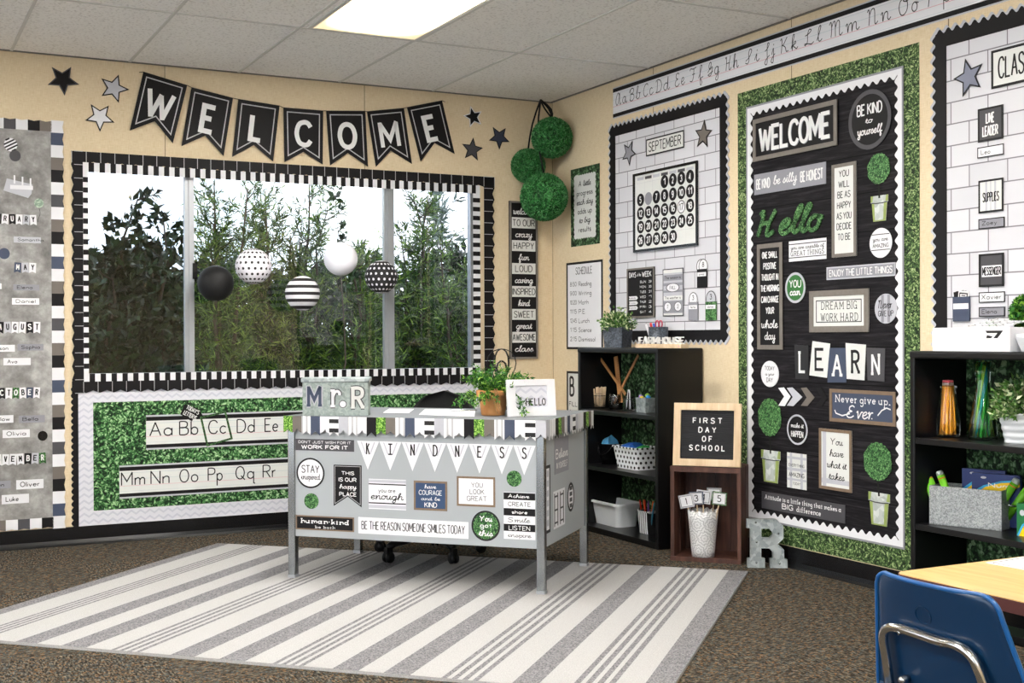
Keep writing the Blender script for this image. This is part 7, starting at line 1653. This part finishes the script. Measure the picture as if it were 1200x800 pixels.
# ================================================================= SCHOOL TABLE AND CHAIR
ZT = .62
ta, tb_, tc_ = ground(1053, 670, ZT), ground(1200, 647, ZT), ground(1200, 709, ZT)
t = empty('school_table', TM(ta.x-.012, ta.y+.004, 0), 'honey wood-topped school table with a maroon edge at the lower right', 'table')
TW, TD, TT = 1.2, .95, .026                       # local x to the right wall, y towards the rear (negative)
P = [(x+TW/2, y-TD/2) for x, y in rrect(TW, TD, .03, 5)]
b = MB(); b.prism(P, ZT-.002, ZT); b.prism(inset(P, .0005), ZT-TT, ZT-.002); tp = b.build('tabletop', M_OAK, t)
b = MB(); P2 = P if sum(P[i-1][0]*p[1]-p[0]*P[i-1][1] for i, p in enumerate(P)) > 0 else P[::-1]
b.ring(inset(P2, -.002), inset(P2, .001), ZT-TT, ZT-.0015); b.build('edge_band', plain('maroon_edge', '#5c3634', .5), tp)
b = MB(); b.box(.1, TW-.1, -TD+.1, -.1, ZT-.08, ZT-TT); b.build('apron', M_BLACKGL, t)
for x, y in ((.09, -.034), (TW-.09, -.034), (.09, -TD+.04), (TW-.09, -TD+.04)):
    b = MB(); b.tube([(x, y, 0), (x, y, .01), (x, y, ZT-TT)], [.02, .016, .016], 14); lg = b.build('leg', M_CHROME, t); b = MB(); b.lathe([(.022, 0), (.022, .02), (.017, .024)], 14); b.build('glide', M_BLACKGL, lg, Matrix.Translation((x, y, 0)))
q = [ground(*p, ZT) for p in ((1155, 659.7), (1200, 652.8), (1200, 670.5))]; dx_ = (q[1]-q[0]).normalized(); dy_ = (q[2]-q[0]).normalized()
pw_, pd_ = .279, .216; ag = math.atan2(dx_.y, dx_.x)
b = MB(); b.box(0, pw_, -pd_, 0, 0, .001); s = b.build('worksheet', M_WHITE, None, TM(q[0].x, q[0].y, ZT+.0005, ag)); tag(s, 'white worksheet with a thin dark border lying on the school table', 'paper')
b = MB(); b.T = Matrix.Translation((pw_/2, -pd_/2, 0)); b.frame(pw_-.016, pd_-.016, .003, .001, .0014); b.build('printed_border', M_INK, s)
b = MB(); b.prism([(x+pw_*.32, y-pd_*.3) for x, y in ellipse(.02, .02, 20)], .001, .0014); b.build('printed_dot', M_INK, s)

# the chair: back shell traced on its reclined plane
XC, ZC, TILT = -2.2, .65, R(13)
cn = Vector((-math.cos(TILT), 0, -math.sin(TILT)))      # out of the back, towards the viewpoint and down
def back(px, py, off=0): return hit(px, py, Vector((XC, 0, ZC))+cn*off, cn)
pts = [(1018, 800), (1018, 740), (1018, 684), (1019.5, 677), (1023, 673.2), (1028, 672.3), (1060, 679), (1100, 688.5), (1138, 697.8), (1148, 701.5), (1155, 707.5), (1160.5, 716), (1166, 733), (1178, 767), (1190, 800)]
Q = [back(*p) for p in pts]
oc = Vector((XC, (Q[4].y+Q[9].y)/2, ZC))
t = empty('school_chair', TM(oc.x, oc.y, 0), 'blue plastic school chair with a chrome back loop tucked at the honey wood table', 'chair')
M_BLUE = plain('blue_polypropylene', '#082a49', .28, noise=.03, spec=.5)
loc = lambda p: Vector((p.x-oc.x, p.y-oc.y, p.z))
up = Vector((-math.sin(TILT), 0, math.cos(TILT)))
def flat(p): v = p-Vector((XC, oc.y, ZC)); return (v.y, v.dot(up))
F = [flat(p) for p in Q]
lo_l, lo_r = F[0], F[-1]
ext = .12
kl = (F[0][0]-F[2][0])/(F[0][1]-F[2][1]); kr = (F[-1][0]-F[-3][0])/(F[-1][1]-F[-3][1])
F = [(F[0][0]-kl*ext*.3, F[0][1]-ext)]+F+[(F[-1][0]-kr*ext*.3, F[-1][1]-ext)]
zb = F[0][1]
# grid between the left and right edge, row by row
def edge(side, v):
    E_ = F[:7] if side == 0 else F[9:]
    E_ = sorted(E_, key=lambda p: p[1])
    for a, c in zip(E_, E_[1:]):
        if a[1] <= v <= c[1]: return a[0]+(c[0]-a[0])*(v-a[1])/max(c[1]-a[1], 1e-6)
    return E_[-1][0] if v > E_[-1][1] else E_[0][0]
NR, NC = 26, 16
top_l, top_r = max(F[:7], key=lambda p: p[1]), max(F[9:], key=lambda p: p[1])
vs = []
for side in (0, 1):
    for j in range(NR+1):
        f = 1-(1-j/NR)**1.6
        for i in range(NC+1):
            g = i/NC
            vtop = top_l[1]+(top_r[1]-top_l[1])*g; v = zb+(vtop-zb)*f
            vl = zb+(top_l[1]-zb)*f; vr = zb+(top_r[1]-zb)*f
            yl, yr = edge(0, vl), edge(1, vr); y = yl+(yr-yl)*g
            c_ = (2*g-1); dep = .028*abs(c_)**2.6*(1-.3*f)          # the sides curl forward
            p = Vector((0, y, ZC)) + Vector((-math.sin(TILT), 0, math.cos(TILT)))*v + Vector((dep, 0, 0)) + Vector((math.cos(TILT), 0, math.sin(TILT)))*(.007*side)
            p.x += max(0, .12-(v-zb))**2*2.2
            vs.append(tuple(p))
n_ = (NR+1)*(NC+1); fs = []
for j in range(NR):
    for i in range(NC): a = j*(NC+1)+i; fs += [(a, a+1, a+NC+2, a+NC+1), (n_+a+NC+1, n_+a+NC+2, n_+a+1, n_+a)]
rim = [i for i in range(NC+1)]+[j*(NC+1)+NC for j in range(1, NR+1)]+[NR*(NC+1)+i for i in range(NC-1, -1, -1)]+[j*(NC+1) for j in range(NR-1, 0, -1)]
fs += [(rim[i], rim[i-1], rim[i-1]+n_, rim[i]+n_) for i in range(len(rim))]
b = MB(); nb_ = len(fs)-len(rim); b.add(vs, fs[:nb_], None, True); b.f += fs[nb_:]; b.mi += [0]*len(rim); b.sm += [False]*len(rim); bk = b.build('backrest', M_BLUE, t)
rl = []
for j in list(range(0, NR+1)): rl.append(vs[j*(NC+1)])
for i in range(1, NC+1): rl.append(vs[NR*(NC+1)+i])
for j in range(NR-1, -1, -1): rl.append(vs[j*(NC+1)+NC])
b = MB(); b.tube([tuple(Vector(p)+Vector((.0015, 0, 0))) for p in rl], .0048, 10); b.build('rolled_edge', plain('lit_rim_blue', '#11508a', .3, noise=.03, spec=.5), bk)  # shell's blue made lighter here for the overhead light the lip catches
# embossed oval
ec = flat(back(1082, 720.5)); m = Matrix.Identity(4); ax = (Vector((0, -1, 0)), up, cn)
pos = Vector((0, ec[0], ZC))+up*ec[1]+cn*.0003
for i in range(3): m[i][0], m[i][1], m[i][2], m[i][3] = ax[0][i], ax[1][i], ax[2][i], pos[i]
b = MB(); b.ring(ellipse(.04, .036, 40), ellipse(.037, .033, 40), -.002, .0018); em = b.build('emblem', M_BLUE, bk, m); b = MB(); write(b, 'virco', -.013, .013, -.006, .008, .0006, .13, 'print'); b.build('lettering', M_BLUE, em)
# seat
b = MB(); NS = 12; vs = []
for side in (0, 1):
    for j in range(NS+1):
        f = j/NS; x = .02+.34*f; hw = .165+.03*math.sin(PI*min(f*1.2, 1)); 
        for i in range(NC+1):
            g = 2*i/NC-1; z_ = .375+.012*g*g*1.2-.008*math.sin(PI*f)+(.05*(1-f)**4)-(.02*max(0, f-.8)/.2)**1
            vs.append((x+(-.02*g*g if j == NS else 0), -.03+g*hw, z_-.007*side))
fs = []
n_ = (NS+1)*(NC+1)
for j in range(NS):
    for i in range(NC): a = j*(NC+1)+i; fs += [(a+NC+1, a+NC+2, a+1, a), (n_+a, n_+a+1, n_+a+NC+2, n_+a+NC+1)]
rim = [i for i in range(NC+1)]+[j*(NC+1)+NC for j in range(1, NS+1)]+[NS*(NC+1)+i for i in range(NC-1, -1, -1)]+[j*(NC+1) for j in range(NS-1, 0, -1)]
fs += [(rim[i-1], rim[i], rim[i]+n_, rim[i-1]+n_) for i in range(len(rim))]
b.add(vs, fs, None, True); b.build('seat', M_BLUE, t)
# chrome loop on the back, running down into the legs
LP = [(1044, 812), (1040, 780), (1035.5, 752), (1036, 741), (1041, 735.5), (1052, 735.5), (1075, 742.5), (1100, 751), (1117, 755), (1129, 760.5), (1139, 770), (1146, 784), (1152, 800), (1157, 815)]
cr_ = []
for k in range(len(LP)-1):
    a, b_, c, d = LP[max(k-1, 0)], LP[k], LP[k+1], LP[min(k+2, len(LP)-1)]
    for s_ in range(4):
        u = s_/4; cr_.append(tuple(.5*((2*b_[j])+(-a[j]+c[j])*u+(2*a[j]-5*b_[j]+4*c[j]-d[j])*u*u+(-a[j]+3*b_[j]-3*c[j]+d[j])*u**3) for j in (0, 1)))
cr_.append(LP[-1])
path = [loc(back(x, y, .009)) for x, y in cr_]
L0, L1 = path[0], path[-1]
left = [(L0.x+.02, L0.y+.004, .4), (L0.x+.03, L0.y+.012, .355), (L0.x-.0, L0.y+.03, .2), (L0.x-.05, L0.y+.05, .008)]
right = [(L1.x+.02, L1.y-.004, .4), (L1.x+.03, L1.y-.012, .355), (L1.x-.0, L1.y-.03, .2), (L1.x-.05, L1.y-.05, .008)]
b = MB(); b.tube([tuple(p) for p in path], .0094, 14); fr_ = b.build('back_loop', M_CHROME, t)
for nm, pp, e_ in (('leg', left, L0), ('leg', right, L1)):
    b = MB(); b.tube([tuple(e_)]+pp, .0082, 12); lg = b.build(nm, M_CHROME, t); b = MB(); b.lathe([(.013, 0), (.013, .012), (.009, .016)], 12); b.build('glide', M_BLACKGL, lg, Matrix.Translation((pp[-1][0], pp[-1][1], 0)))
for s_ in (1, -1):
    b = MB(); yy = (L0.y-.03) if s_ > 0 else (L1.y+.03); b.tube([(.04, yy, .352), (.3, yy, .352), (.33, yy+.012*s_, .33), (.35, yy+.04*s_, .008)], .0082, 12); lg = b.build('leg', M_CHROME, t); b = MB(); b.lathe([(.013, 0), (.013, .012), (.009, .016)], 12); b.build('glide', M_BLACKGL, lg, Matrix.Translation((.35, yy+.04*s_, 0)))
b = MB(); b.tube([(.04, L0.y, .352), (.04, L1.y, .352)], .0082, 12); b.build('seat_brace', M_CHROME, t)
for x, y in ((1053, 741.5), (1103, 756)):
    p = loc(back(x, y, .0165)); b = MB(); b.lathe([(.004, -.003), (.004, .0012), (.002, .002), (.0005, .002)], 12); m = Vector((0, 0, 1)).rotation_difference(cn).to_matrix().to_4x4(); b.build('screw', M_STEEL, fr_, Matrix.Translation(p) @ m)
p = loc(back(1059, 797, .012)); b = MB(); b.tube([tuple(p-cn*.012), tuple(p+cn*.006+up*.002), tuple(p+cn*.01+up*.002)], [.008, .008, .005], 12); b.build('rivet_cap', M_CHROME, t)
